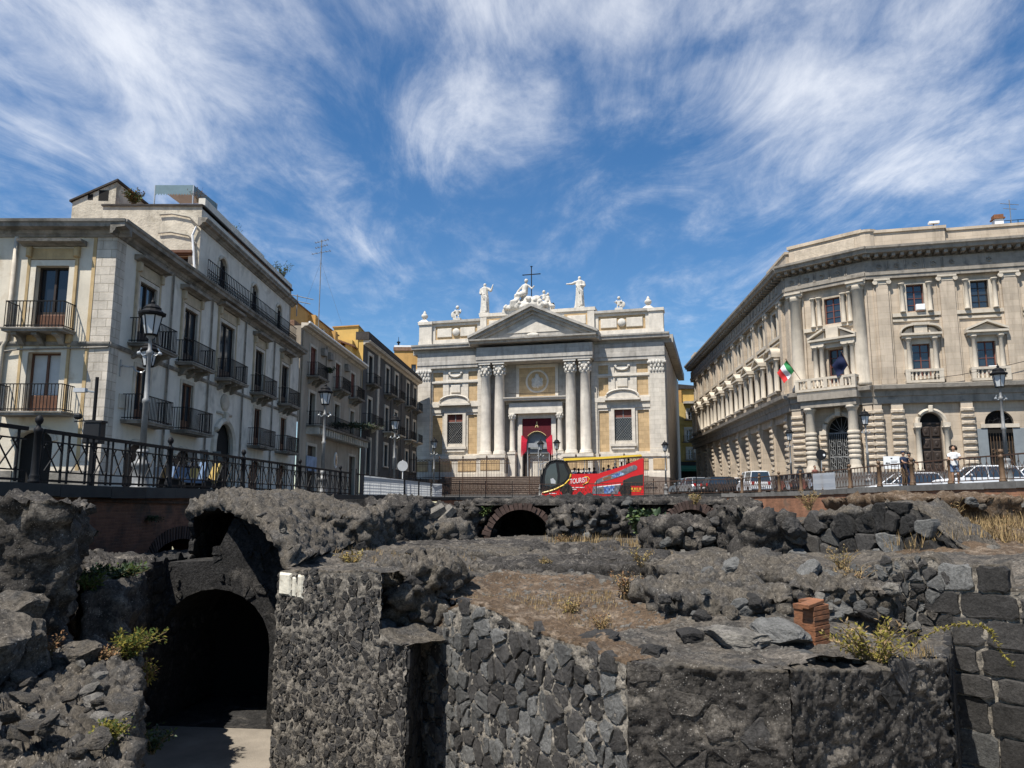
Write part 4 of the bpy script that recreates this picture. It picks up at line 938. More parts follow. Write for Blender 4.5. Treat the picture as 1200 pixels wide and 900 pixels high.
# portal
ch.part('portal_entablature', MB().box(UC - 3.25, UC + 3.25, -.75, .36, 9.95, 10.45).box(UC - 3.2, UC + 3.2, -.70, .36, 10.45, 11.2), M['church_plain'], CH)
moulding(ch, CH, UC - 3.75, UC + 3.75, 11.1, .75, 1.25, 'church_plain', 'portal_cornice')
for s_ in (-1, 1):
    x = UC + s_ * 2.85
    ch.part('portal_pedestal', MB().box(x - .42, x + .42, -.9, .36, .1, 5.2).box(x - .5, x + .5, -.98, .36, 5.2, 5.45), M['church_plain'], CH)
    pcm = cached('pcol', lambda: MB().lathe([(.40, 5.45), (.40, 5.6), (.31, 5.75), (.31, 7.5), (.27, 9.25), (.30, 9.3), (.29, 9.35), (.36, 9.55), (.42, 9.8), (.44, 9.95)], 0, 0, 16).mesh('portal_column', M['church_plain'], True))
    po = ch.part('portal_column', pcm, None, CH, x, .45, 0)
    def pcap():
        mb = MB()
        for row, (z, r_) in enumerate(((9.42, .33), (9.68, .40))):
            for k in range(8): t = 2 * math.pi * (k + .5 * row) / 8; mb.ell((r_ * math.cos(t), r_ * math.sin(t), z), (.10, .10, .16), 6, 4)
        return mb.mesh('capital', M['marble'])
    ch.part('capital', cached('pcap', pcap), None, CH, parent=po)
    d0, d1 = sorted((UC + s_ * 1.75, UC + s_ * 2.3)); ch.part('door_jamb', MB().box(d0, d1, -.08, .5, 2.6, 9.95), M['church_plain'], CH)
ch.part('door_lintel', MB().box(UC - 1.75, UC + 1.75, -.078, .5, 9.4, 9.95), M['church_plain'], CH)
ch.part('door', MB().box(UC - 1.75, UC + 1.75, .55, .65, 5.5, 9.4).box(UC - 1.75, UC + 1.75, .42, .56, 5.3, 5.7), M['portal_grey'], CH)
ch.part('door_leaf', MB().box(UC - 1.75, UC - 1.3, .45, .6, 2.6, 5.4).box(UC + 1.3, UC + 1.75, .45, .6, 2.6, 5.4), M['wood_dark'], CH)
ch.part('door_interior', MB().box(UC - 1.3, UC + 1.3, 1.5, 1.55, 2.6, 5.4), M['void'], CH)
ch.part('glass_porch', MB().box(UC - 1.2, UC + 1.5, .1, .2, 6.0, 6.5).box(UC - 1.2, UC - 1.1, .1, .2, 2.6, 6.0).box(UC + 1.4, UC + 1.5, .1, .2, 2.6, 6.0).box(UC + .1, UC + .2, .1, .2, 2.6, 6.0), M['galv'], CH)
# medallion relief over the portal
mo = ch.part('medallion', MB().lathe([(0.001, 0), (1.12, 0), (1.2, .1), (1.35, .14), (1.42, .06), (1.42, -.1)], 0, 0, 32), M['church_plain'], CH, UC, -.35, 13.85, smooth=True)
mo.rotation_euler = (math.pi / 2, 0, CH.rz)
rel = MB().ell((0, .15, .1), (.42, .62, .14)).ell((0, .62, .14), (.26, .30, .15)).ell((-.3, -.35, .08), (.4, .45, .12)).ell((.35, -.3, .08), (.4, .4, .12)).ell((.1, -.6, .12), (.2, .25, .12)).ell((-.5, .1, .06), (.2, .3, .1)).ell((.55, .15, .06), (.2, .28, .1))
ch.part('medallion_relief', rel, M['marble'], CH, smooth=True, parent=mo)
ch.part('niche_frame', MB().box(UC - 2.55, UC - 2.2, .2, .36, 11.9, 15.9).box(UC + 2.2, UC + 2.55, .2, .36, 11.9, 15.9).box(UC - 2.2, UC + 2.2, .2, .36, 15.5, 15.9), M['church_plain'], CH)
ch.part('niche_panel', MB().box(UC - 2.2, UC + 2.2, .28, .345, 11.95, 15.5), M['church_yellow'], CH)
ch.part('ledge_railing', MB().tube([(UC - 3.2, -.9, 12.3), (UC + 3.2, -.9, 12.3)], .025, 4), M['iron'], CH)
for k in range(33): pass
# body of the church behind the front
ch.part('side_wall', MB().box(.9, 31.0, .9, 1.1, 2.6, 16).box(.95, 1.6, 1.1, 30, 0, 17.5).box(30.3, 30.98, 1.1, 30, 0, 17.5), M['church_plain'], CH)
ch.part('side_cornice', MB().box(30.98, 31.9, 0.3, 30, 17.75, 18.7).box(.1, .93, .3, 30, 17.75, 18.7), M['church_grey'], CH)
ch.part('roof', MB().box(1, 31, 1.1, 30, 18.0, 18.5), M['tile'], CH)
# steps and forecourt
for k in range(11):
    ch.part('step', MB().box(5.5, 27.5, -3.6 - (10 - k) * .52, -.3 - k * .01, .05, .30 + k * .218).box(5.48, 27.52, -3.66 - (10 - k) * .52, -.3 - k * .01, .30 + k * .218, .34 + k * .218), M['steps'], CH)
for s_, (a, b) in ((-1, (.5, 5.45)), (1, (27.55, 31.5))):
    ch.part('ramp_wall', MB().prism([(a, .1), (b, .1), (b, 2.2), (a, 2.4)], -7.5, -.65), M['steps'], CH)
# banner above the door
bn = MB(); W, zt0 = 1.72, 9.38
pts = [(UC - W, zt0), (UC - W, 6.1), (UC - 1.35, 6.15), (UC - 1.15, 7.0)] + [(UC - 1.1 + 2.2 * k / 14, 7.35 + .55 * math.sin(math.pi * k / 14) ** .8) for k in range(15)] + [(UC + 1.15, 7.0), (UC + 1.35, 6.15), (UC + W, 6.1), (UC + W, zt0)]
bn.prism(pts, .02, .06)
bo = empty('door_banner', CH.p(UC, 0, 6.1), CH.rz, 'dark crimson cloth banner with a gold letter A hung over the church door', 'banner')
def bpart(name, mb, m): o = mb.mesh(name, m); return link(name, o, bo, (-UC, 0, -6.1))
bpart('cloth', bn, M['crimson'])
A = MB(); zA = 8.35
A.prism([(UC - .30, zA - .35), (UC - .20, zA - .35), (UC + .02, zA + .42), (UC - .05, zA + .42)], -.02, .015); A.prism([(UC + .28, zA - .35), (UC + .18, zA - .35), (UC - .03, zA + .42), (UC + .04, zA + .42)][::-1], -.025, .015); A.box(UC - .16, UC + .14, -.03, .012, zA - .12, zA - .04); A.box(UC - .36, UC - .14, -.022, .012, zA - .40, zA - .35); A.box(UC + .12, UC + .34, -.022, .012, zA - .40, zA - .35); A.ell((UC, 0, zA + .55), (.12, .03, .1))
A.v = [(UC + (x - UC) * .62, y, zA + .25 + (z - zA) * .62) for x, y, z in A.v]
bpart('letter', A, M['gold'])
bpart('gold_trim', MB().tube([(UC - 1.1 + 2.2 * k / 14, .0, 7.33 + .55 * math.sin(math.pi * k / 14) ** .8) for k in range(15)], .025, 4), M['gold'])
for s_ in (-1, 1):
    fold = MB()
    for k in range(5): x = UC + s_ * (1.75 - .14 * k); fold.tube([(x, -.06, 7.4 - .12 * k), (x + s_ * .05, -.12, 6.6), (x + s_ * .12, -.05, 4.9 + .15 * k)], .10, 5, .05)
    bpart('scarlet_drape', fold, M['scarlet'])

# ------------------------------------------------------------------ statues, urns and cross on the church
def remeshed(name, mb, m, vox, parent=None, loc=(0, 0, 0), rz=0, smooth=2, rough_amp=0):
    o = mb.build(name, m, parent, loc, rz)
    r = o.modifiers.new('skin', 'REMESH'); r.mode = 'VOXEL'; r.voxel_size = vox; r.use_smooth_shade = True
    if smooth: s_ = o.modifiers.new('soften', 'SMOOTH'); s_.factor = .5; s_.iterations = smooth
    return o
def robe(mb, h, r0, r1, folds=9, lean=(0, 0), seed=0, z0=0.0, seg=40, depth=.14):
    b = len(mb.v); rows = 16; rr_ = random.Random(seed); ph = [rr_.random() * 6.28 for _ in range(3)]
    for i in range(rows):
        t = i / (rows - 1); r = r0 + (r1 - r0) * t ** .8
        for k in range(seg):
            a = 2 * math.pi * k / seg
            f = 1 + depth * (1 - t * .6) * math.sin(folds * a + ph[0] + 1.3 * math.sin(2 * t + ph[1])) + .05 * math.sin(3 * a + ph[2] + t * 4)
            mb.v.append((lean[0] * t + r * f * math.cos(a), lean[1] * t + r * .78 * f * math.sin(a), z0 + h * t))
    for i in range(rows - 1):
        for k in range(seg): k2 = (k + 1) % seg; mb.f.append((b + i * seg + k, b + i * seg + k2, b + (i + 1) * seg + k2, b + (i + 1) * seg + k))
    mb.f.append(tuple(b + k for k in range(seg - 1, -1, -1))); mb.f.append(tuple(b + (rows - 1) * seg + k for k in range(seg)))
def standing_saint(h, arm_l, arm_r, seed, beard=True):
    """robed figure of height h; arms given as shoulder-elbow-hand offsets (fractions of h)"""
    mb = MB(); robe(mb, h * .60, h * .155, h * .115, 9, (0, 0), seed)
    robe(mb, h * .28, h * .12, h * .105, 7, (0, 0), seed + 3, h * .57, depth=.08)
    mb.ell((0, 0, h * .83), (h * .125, h * .075, h * .055)); mb.tube([(0, 0, h * .84), (0, -h * .01, h * .90)], h * .034, 8)
    mb.ell((0, -h * .012, h * .935), (h * .046, h * .054, h * .064)); mb.ell((0, -h * .065, h * .93), (h * .012, h * .018, h * .018), 6, 4)
    mb.ell((0, .012 * h, h * .955), (h * .052, h * .054, h * .05))
    if beard: mb.ell((0, -h * .045, h * .885), (h * .03, h * .025, h * .04))
    for side, arm in ((-1, arm_l), (1, arm_r)):
        sh = Vector((side * h * .115, 0, h * .82)); el = sh + Vector(arm[0]) * h; ha = el + Vector(arm[1]) * h
        mb.tube([sh, el], h * .050, 8, h * .042); mb.tube([el, ha], h * .040, 8, h * .022); mb.ell(ha, (h * .024, h * .02, h * .032), 7, 5)
        for fgr in range(4): mb.tube([ha, ha + (ha - el).normalized() * h * .055 + Vector((h * .012 * (fgr - 1.5), 0, 0))], h * .008, 4)
    for k in range(4): mb.tube([(-h * .11 + k * h * .02, -h * .085, h * .74 - k * .03 * h), (h * .0, -h * .135, h * (.56 - .03 * k)), (h * .12, -h * .07, h * (.50 - .05 * k))], h * .018, 6)
    mb.tube([(h * .05, -h * .1, h * .5), (h * .09, -h * .13, h * .05)], h * .03, 6)
    return mb
def on_church(u, n, z): return CH.p(u, n, z)
def statue(name, label, mb, u, z, base, vox=.055, n=-.7, rz=0.0, group='statues on the church roof line'):
    r = empty(name, on_church(u, n, z), CH.rz + rz, label, 'statue', group)
    b = MB().box(-base, base, -base * .75, base * .75, 0, .22).build('plinth', M['marble'], r)
    remeshed('figure', mb.shift(z=.2), M['marble'], vox, r)
    return r
def roof_u(px, py, n): u, z = CH.uz(px, py, n); return u, z
u_, z_ = roof_u(568, 366, -.7)
statue('saint_statue', 'white stone saint raising one hand, left of the pediment top', standing_saint(3.85, ((-.03, -.02, -.16), (.10, -.06, -.02)), ((.10, -.02, -.10), (.06, -.02, .17)), 1), u_, 22.4, .62)
u_, z_ = roof_u(679.5, 361, -.7)
statue('saint_statue', 'white stone saint with one arm stretched out, right of the pediment top', standing_saint(3.85, ((-.10, -.05, -.06), (-.17, -.02, .0)), ((.05, -.02, -.15), (-.10, -.08, .02)), 5, True), u_, 22.4, .62)
# central group: seated woman holding the cross, on a heap of clouds with small angels
ug, _ = roof_u(617, 350, -.2); gp = MB(); g0 = .0
for (x, y, z, a, b, c) in ((-1.6, 0, .45, 1.0, .7, .5), (-.6, 0, .6, 1.1, .8, .7), (.6, 0, .7, 1.2, .8, .8), (1.7, 0, .55, 1.0, .7, .55), (2.5, 0, .4, .7, .55, .4), (.1, .1, 1.2, 1.0, .6, .6), (1.1, .05, 1.3, .6, .5, .5), (-2.2, 0, .3, .6, .5, .3)): gp.ell((x, y, z), (a, b, c), 12, 8)
for k in range(26):
    x = rnd.uniform(-2.3, 2.6); gp.ell((x, -.55 - .2 * rnd.random(), .3 + rnd.random() * (1.3 - abs(x) * .35)), (.16 + .16 * rnd.random(),) * 3, 7, 5)
gp.tube([(-.35, -.1, 2.1), (-1.1, -.5, 1.7), (-1.5, -.6, .8)], .36, 10, .22); gp.tube([(-.2, -.1, 2.1), (-.8, -.7, 1.75), (-.7, -.75, .8)], .36, 10, .22)
for k in range(7): gp.tube([(-.3 - .12 * k, -.55, 2.0 - .1 * k), (-.9 - .12 * k, -.9, 1.1), (-1.25 - .1 * k, -.7, .45)], .09, 5)
gp.tube([(-.25, 0, 2.0), (-.15, 0, 2.9)], .36, 10, .30); gp.ell((-.15, 0, 2.95), (.45, .26, .22)); gp.tube([(-.12, 0, 3.0), (-.08, 0, 3.3)], .12, 8); gp.ell((-.08, -.03, 3.5), (.19, .21, .26)); gp.ell((-.06, .04, 3.55), (.22, .22, .22))
gp.tube([(.2, 0, 2.95), (.62, -.15, 2.55), (.92, -.2, 2.85)], .13, 8, .09); gp.tube([(-.5, 0, 2.9), (-.95, -.1, 2.4), (-1.2, -.2, 1.95)], .14, 8, .09)
for (x, z, s_) in ((2.0, 1.2, 1.0), (2.45, 1.0, .9)):
    gp.tube([(x, -.1, z), (x, -.1, z + .6 * s_)], .25 * s_, 8, .2 * s_); gp.ell((x - .03, -.15, z + .88 * s_), (.19 * s_, .2 * s_, .21 * s_)); gp.tube([(x - .2, -.1, z + .55), (x - .45, -.3, z + .35)], .08, 6); gp.tube([(x + .1, -.1, z + .1), (x + .3, -.4, z - .4)], .13, 6, .08)
gr_ = empty('statue_group', on_church(ug, -.35, 22.4), CH.rz, 'white stone group of a seated woman and small angels on the pediment top', 'statue', 'statues on the church roof line'); gr_.scale = (1.1,) * 3
remeshed('figure_group', gp, M['marble'], .06, gr_); MB().box(-2.7, 2.8, -.5, .5, -.1, .2).build('plinth', M['marble'], gr_)
uc_, zc_ = roof_u(623, 315, -.35)
cr = empty('iron_cross', on_church(uc_, -.25, 23.6), CH.rz, 'dark wrought iron cross rising above the statue group', 'cross')
MB().box(-.05, .05, -.05, .05, 0, 4.35).build('upright', M['iron'], cr); ca = MB().box(-.95, .95, -.045, .045, 3.35, 3.45)
for x, z in ((-1, 3.4), (1, 3.4), (0, 4.4)): ca.lathe([(.14, -.03), (.17, 0), (.14, .03), (.08, 0)], x, 0, 8).shift(z=z, start=len(ca.v) - 32)
ca.build('crossbar', M['iron'], cr)
sq = MB().box(-.45, .45, -.3, .3, 0, .95).box(-.5, .5, -.35, .35, .9, .98); us_, zs_ = roof_u(643.5, 356, -.4)
tag(sq.build('roof_box', M['black'], None, on_church(us_, -.9, 22.4), CH.rz), 'black box behind the statue group on the pediment top', 'box')
def putto(h, flip):
    mb = MB(); mb.tube([(0, 0, h * .25), (0, 0, h * .62)], h * .15, 10, h * .13); mb.ell((0, -.02, h * .83), (h * .12, h * .13, h * .14)); mb.ell((0, .03, h * .86), (h * .13, h * .13, h * .12))
    for s_ in (-1, 1):
        mb.tube([(s_ * h * .08, 0, h * .28), (s_ * h * .11, -h * .1, h * .14), (s_ * h * .09, -h * .02, 0)], h * .08, 8, h * .05); mb.tube([(s_ * h * .14, 0, h * .62), (s_ * h * .26, -h * .05, h * .48), (s_ * h * (.12 if s_ == flip else .34), -h * .14, h * .55)], h * .055, 7, h * .035)
        mb.ell((s_ * h * .2, h * .08, h * .55), (h * .06, h * .03, h * .2), 7, 5)
    mb.ell((flip * h * .3, 0, h * .32), (h * .2, h * .06, h * .25), 9, 6); mb.box(-h * .28, h * .28, -h * .2, h * .2, -.05, h * .05); return mb
for px, py, nm, hh, fl in ((535, 376, 'small stone angel with a round shield on the left roof parapet', 1.75, -1), (725, 364, 'small stone angel on the right roof parapet', 1.55, 1)):
    u_, _ = roof_u(px, py, .0); statue('angel_statue', nm, putto(hh, fl), u_, 21.85, .45, .045, -.3)
for px, nm in ((497.5, 'stone urn finial on the left end of the church roof'), (760, 'stone urn finial on the right end of the church roof')):
    u_, _ = roof_u(px, 375, -.5)
    o = empty('stone_urn', on_church(u_, -.55, 21.8), CH.rz, nm, 'urn', 'urns on the church roof line')
    MB().raw([(-.75, -.6, 0), (.75, -.6, 0), (.75, .6, 0), (-.75, .6, 0), (-.25, -.22, .45), (.25, -.22, .45), (.25, .22, .45), (-.25, .22, .45)], [(0, 1, 5, 4), (1, 2, 6, 5), (2, 3, 7, 6), (3, 0, 4, 7), (4, 5, 6, 7)]).build('base', M['marble'], o)
    MB().lathe([(.12, .45), (.2, .55), (.38, .75), (.42, .95), (.36, 1.1), (.22, 1.16), (.24, 1.22), (.16, 1.4), (.08, 1.55), (.01, 1.62)], 0, 0, 14).build('vase', M['marble'], o, smooth=True)
# iron fence of the forecourt
def church_fence(u0, u1, n, z0, z1, label, gap=.17, crest=True, group=None):
    root = empty('iron_fence', CH.p(u0, n, z0), CH.rz, label, 'fence'); L = u1 - u0; H = z1 - z0; k = 0; npan = max(1, round(L / 2.6)); w = L / npan
    for i in range(npan):
        mb = MB(); m_ = int(w / gap)
        for j in range(1, m_): x = w * j / m_; mb.box(x - .014, x + .014, -.014, .014, 0, H - .1); mb.raw([(x - .03, 0, H - .1), (x + .03, 0, H - .1), (x, 0, H + .08)], [(0, 1, 2)])
        if crest:
            for j in range(max(1, int(w / .42))):
                xc = .21 + j * .42; mb.tube([(xc + .19 * math.cos(math.pi * (1 - t / 8)), 0, H + .02 + .24 * math.sin(math.pi * t / 8)) for t in range(9)], .022, 4); mb.tube([(xc + .09 * math.cos(6.28 * t / 7), 0, H + .12 + .09 * math.sin(6.28 * t / 7)) for t in range(8)], .018, 4)
        link('bars', mb.mesh('bars', M['rusty']), root, (i * w, 0, 0))
        link('rail', cached(('fr', round(w, 2)), lambda: MB().box(0, w, -.02, .02, -.03, .03).mesh('rail', M['rusty'])), root, (i * w, 0, H - .18)); link('rail', MESH[('fr', round(w, 2))], root, (i * w, 0, .25)); link('rail', MESH[('fr', round(w, 2))], root, (i * w, 0, H * .55))
        link('post', cached(('fp', round(H, 1)), lambda: MB().box(-.05, .05, -.05, .05, 0, H + .35).lathe([(.02, H + .35), (.1, H + .45), (.1, H + .52), (.02, H + .7)], 0, 0, 8).mesh('post', M['rusty'])), root, (i * w, 0, 0))
    return root
church_fence(4.5, 15.2, 8.9, .3, 3.95, 'tall iron fence with scrolled crest left of the church door'); church_fence(17.2, 29.6, 8.9, .3, 3.95, 'tall iron fence with scrolled crest behind the bus')
church_fence(-1.2, 3.4, 6.0, .6, 4.6, 'dark iron fence in the shade at the left corner of the church', .22, False)
# ------------------------------------------------------------------ palazzo on the right: long flank, canted corner with the portal, front
P1, P2 = (22.6, 61.0), (26.9, 56.6)
RL, RC, RF = Frame((25.8, 108), P1), Frame(P1, P2), Frame(P2, (41.0, 53.05))
pz = House('palazzo', (*P1, 0), 'honey coloured stone palazzo with rusticated ground floor and canted corner portal on the right', 'building')
def pil(fr, a, b, z0=8.4, z1=16.0, pr=.28, m='palazzo'):
    pz.part('pilaster', MB().box(a, b, -pr, .05, z0, z1).box(a - .08, b + .08, -pr - .08, .05, z0, z0 + .4).box(a - .16, a, -pr * .45, .05, z0, z1).box(b, b + .16, -pr * .45, .05, z0, z1), M[m], fr)
    c = MB().box(a - .14, b + .14, -pr - .14, .05, z1 + .28, z1 + .42); c.box(a - .02, b + .02, -pr - .03, .05, z1, z1 + .28)
    for x in (a - .06, b + .06): c.lathe([(.17, -.12), (.19, 0), (.17, .12), (.05, .14)], 0, 0, 10); n_ = 40; c.v[-n_:] = [(x + vx, -pr - .02 + vz * .8, z1 + .14 + vy) for vx, vy, vz in c.v[-n_:]]
    pz.part('capital', c, M['palazzo_pale'], fr)
def rust_pilaster(fr, a, b, z0=2.0, z1=6.95, pr=.35):
    pz.part('pier', MB().box(a, b, -pr, .05, z0, z1).box(a - .05, b + .05, -pr - .08, .05, 1.0, z0 + .35), M['palazzo'], fr)
    n_ = 9; hh = (z1 - z0 - .7) / n_; w = b - a
    me = cached(('rust', *q2(w, hh)), lambda: MB().raw([(-w / 2 - .06, 0, 0), (w / 2 + .06, 0, 0), (w / 2 + .06, 0, hh * .62), (-w / 2 - .06, 0, hh * .62), (-w / 2 - .06, -.06, .02), (w / 2 + .06, -.06, .02), (w / 2 + .06, -.06, hh * .6), (-w / 2 - .06, -.06, hh * .6), (-w / 2 + .12, -.17, hh * .16), (w / 2 - .12, -.17, hh * .16), (w / 2 - .12, -.17, hh * .46), (-w / 2 + .12, -.17, hh * .46)],
        [(0, 4, 5, 1), (1, 5, 6, 2), (2, 6, 7, 3), (3, 7, 4, 0), (4, 8, 9, 5), (5, 9, 10, 6), (6, 10, 11, 7), (7, 11, 8, 4), (8, 11, 10, 9)]).mesh('rusticated_block', M['palazzo_rust']))
    for k in range(n_): pz.part('rusticated_block', me, None, fr, (a + b) / 2, pr, z0 + .45 + k * hh)
def small_col(fr, x, n, z0, z1, r, parent=None):
    me = cached(('scol', *q2(r, z1 - z0)), lambda: MB().lathe([(r * 1.35, 0), (r * 1.35, .08), (r, .16), (r, (z1 - z0) * .4), (r * .84, z1 - z0 - .25), (r * 1.0, z1 - z0 - .22), (r * 1.25, z1 - z0 - .1), (r * 1.5, z1 - z0 - .08), (r * 1.5, z1 - z0)], 0, 0, 12).mesh('small_column', M['palazzo_pale'], True))
    return pz.part('small_column', me, None, fr, x, n, z0)
def hood(fr, c, w, z, kind, pr=.62):
    """window hood on brackets: 'tri' triangular, 'tri_broken', 'seg_broken'"""
    mb = MB().box(c - w / 2, c + w / 2, -pr, .05, z, z + .16).box(c - w / 2 + .1, c + w / 2 - .1, -pr + .18, .05, z - .2, z); t = .15
    def rake(x0, z0, x1, z1, th=.16):
        (xa, za), (xb, zb) = ((x0, z0), (x1, z1)) if x0 < x1 else ((x1, z1), (x0, z0)); mb.prism([(xa, za), (xb, zb), (xb, zb + th), (xa, za + th)], -pr - .02, .05)
    if kind == 'tri':
        rake(c - w / 2, z + .16, c + .02, z + .75); rake(c + w / 2, z + .16, c + .021, z + .75); mb.prism([(c - w / 2 + .2, z + .16), (c + w / 2 - .2, z + .16), (c, z + .7)], -pr + .3, .05)
    elif kind == 'tri_broken':
        for s_ in (-1, 1): rake(c + s_ * w / 2, z + .16, c + s_ * w * .17, z + .80); mb.prism([(c + s_ * w * .45, z + .16), (c + s_ * w * .17, z + .16), (c + s_ * w * .17, z + .7)][::s_ * -1], -pr + .3, .05)
        mb.box(c - w * .13, c + w * .13, -pr + .25, .05, z + .16, z + 1.0)
    else:
        for s_ in (-1, 1):
            arc = [(c + s_ * (w / 2 - (w * .30) * (1 - math.cos(k * math.pi / 14))), z + .16 + .55 * math.sin(k * math.pi / 14)) for k in range(8)]
            for p, q in zip(arc, arc[1:]): rake(p[0], p[1], q[0], q[1], .14)
            mb.prism([(c + s_ * (w / 2 - .12), z + .16), (c + s_ * w * .2, z + .16), (c + s_ * w * .2, z + .62), (c + s_ * w * .33, z + .5)][::s_ * -1], -pr + .3, .05)
        mb.box(c - w * .16, c + w * .16, -pr + .2, .05, z + .16, z + .75); mb.box(c - w * .22, c + w * .22, -pr + .1, .05, z + .75, z + .95)
    pz.part('window_hood', mb, M['palazzo_pale'], fr)
balu = MB().lathe([(.09, 0), (.09, .05), (.05, .08), (.10, .24), (.06, .42), (.05, .52), (.09, .58), (.09, .64)], 0, 0, 8).mesh('baluster', M['palazzo_pale'], True)
def balustrade(fr, a, b, z, pr, n_):
    o = pz.part('balcony', MB().box(a, b, -pr, .05, z - .18, z).box(a + .1, b - .1, -pr + .12, .05, z - .4, z - .18), M['palazzo_pale'], fr)
    pz.part('balcony_rail', MB().box(a, b, -pr, -pr + .24, z + .64, z + .82).box(a, a + .3, -pr + .01, -pr + .25, z, z + .64).box(b - .3, b, -pr + .01, -pr + .25, z, z + .64).box(a, a + .24, -pr + .25, .05, z + .64, z + .819).box(b - .24, b, -pr + .25, .05, z + .64, z + .819), M['palazzo_pale'], fr, parent=o)
    for k in range(n_): pz.part('baluster', balu, None, fr, a + .3 + (b - a - .6) * (k + .5) / n_, pr - .12, z, parent=o)
    return o
def up_window(fr, c, w=1.2, z0=13.85, z1=15.9): return (c - w / 2, c + w / 2, z0, z1)
# openings
rf_c = [3.3, 7.62, 11.94]; rl_p = [45.2 - 4.5 * k for k in range(10)]; rl_c = [p - 2.25 for p in rl_p if p > 3.5]
rf_h = [up_window(RF, c) for c in rf_c] + [(c + .12 - .6, c + .12 + .6, 8.95, 11.35) for c in rf_c]
rf_g = [(2.98, 4.4, 1.6, 6.25, True), (7.2, 9.05, 1.6, 6.3, .9), (11.4, 13.2, 1.6, 6.3, .9)]
pz.part('front_wall', wall_mesh(MB(), 0, 14.5, 0, 16.5, rf_h + rf_g, .4), M['palazzo'], RF)
rc_h = [(2.85, 4.1, 13.55, 15.6), (2.95, 4.15, 8.85, 11.5)]; rc_g = [(2.45, 4.65, 1.6, 6.3, True)]
pz.part('corner_wall', wall_mesh(MB(), 0, RC.L, 0, 16.5, rc_h + rc_g, .5), M['palazzo'], RC)
rl_h = [up_window(RL, c, 1.25) for c in rl_c] + [(c - .6, c + .6, 8.95, 11.45) for c in rl_c]
rl_g = [(c - 1.7, c + 1.7, 1.6, 6.35) for c in rl_c]
pz.part('flank_wall', wall_mesh(MB(), 0, RL.L, 6.6, 16.5, rl_h, .28), M['palazzo'], RL)
pz.part('flank_ground_floor', wall_mesh(MB(), 0, RL.L, 0, 6.6, rl_g, 2.4), M['palazzo'], RL)
pz.part('ground_floor_recess', MB().box(1, RL.L - .5, 2.42, 2.5, 1.5, 6.2), M['void'], RL)
# entablatures all round
for fr, a, b, d in ((RL, 0, RL.L + .1, 0), (RC, -.1, RC.L + .1, .003), (RF, -.1, 14.6, 0)):
    pz.part('string_entablature', MB().profile([(.05, 6.95), (-.40 - d, 6.95), (-.42 - d, 7.45), (-.52 - d, 7.5), (-.56 - d, 7.85), (-.95 - d, 7.98), (-1.0 - d, 8.25), (-.34, 8.38), (.05, 8.42 + d)], a, b), M['palazzo_dark'], fr)
    pz.part('architrave', MB().box(a, b, -.40 - d, .05, 16.42, 16.7).box(a, b, -.47 - d, .05, 16.7, 16.95), M['palazzo_dark'], fr)
    pz.part('frieze', MB().box(a, b, -.36 - d, .05, 16.95, 17.85), M['palazzo_dark'], fr)
    moulding(pz, fr, a - (.45 if fr is RC else 0), b + (.45 if fr is not RL else .2), 17.8, .95, 1.25, 'palazzo_dark', dent=(.55, .26, .26) if fr is not RL else (.8, .3, .26), e=d)
for fr, a, b in ((RF, .9, 14.4), (RC, .5, RC.L - .4)):
    n_ = int((b - a) / .62)
    tr_ = cached('trig', lambda: MB().bev(-.10, -.02, -.43, -.3, 17.0, 17.75, .02).bev(.02, .10, -.43, -.3, 17.0, 17.75, .02).mesh('triglyph', M['palazzo_dark']))
    rn_ = cached('roundel', lambda: MB().tube([(.15 * math.cos(6.2832 * k / 12), -.40, 17.38 + .15 * math.sin(6.2832 * k / 12)) for k in range(13)], .05, 5).ell((0, -.38, 17.38), (.06, .06, .06), 6, 4).mesh('frieze_roundel', M['palazzo_dark']))
    for k in range(n_):
        if fr is RF and 5.6 < a + k * .62 < 14: 
            if k % 4 == 0: pz.part('frieze_roundel', rn_, None, fr, a + k * .62)
            continue
        pz.part('triglyph' if k % 2 else 'frieze_roundel', tr_ if k % 2 else rn_, None, fr, a + k * .62)
for k in range(38): pz.part('frieze_block', cached('fblk', lambda: MB().bev(-.22, .22, -.44, -.3, 17.1, 17.7, .04).mesh('frieze_block', M['palazzo_dark'])), None, RL, 1.0 + k * 1.19)
# parapet
pz.part('parapet', MB().box(.6, 5.6, -.30, .5, 18.7, 20.0).box(.5, 5.7, -.42, .6, 20.0, 20.22).box(5.61, 14.5, -.05, .6, 18.7, 19.85).box(5.72, 14.5, -.15, .7, 19.85, 20.05), M['palazzo'], RF)
pz.part('parapet', MB().box(.35, RC.L - .05, -.30, .5, 18.7, 20.15).box(.25, RC.L + .05, -.42, .6, 20.15, 20.4), M['palazzo'], RC)
pz.part('parapet_pier', MB().lathe([(.75, 18.7), (.75, 20.1), (.85, 20.12), (.85, 20.3), (.1, 20.32)], 0, 0, 14), M['palazzo'], RF, .25, -.25, 0)
pz.part('inscription_panel', MB().bev(.8, RC.L - .5, -.36, -.28, 19.0, 19.9, .03), M['palazzo_rust'], RC)
pz.part('parapet', MB().box(0, RL.L - .2, .2, .8, 18.7, 19.3).box(RL.L - 5.5, RL.L + .1, -.1, .79, 18.7, 19.9).box(RL.L - 5.6, RL.L + .2, -.2, .9, 19.9, 20.1).box(0, 3.2, -.2, .81, 18.7, 20.2), M['palazzo'], RL)
for k in range(9): pz.part('parapet_vent', cached('pvent', lambda: MB().box(-.25, .25, .17, .25, 18.85, 19.1).mesh('parapet_vent', M['void'])), None, RL, 4.5 + k * 4.0)
pz.part('roof', MB().box(.0, 14.5, .8, 14, 17, 18.7), M['tile'], RF); pz.part('roof', MB().box(0, RL.L, .8, 14, 17, 18.7), M['tile'], RL)
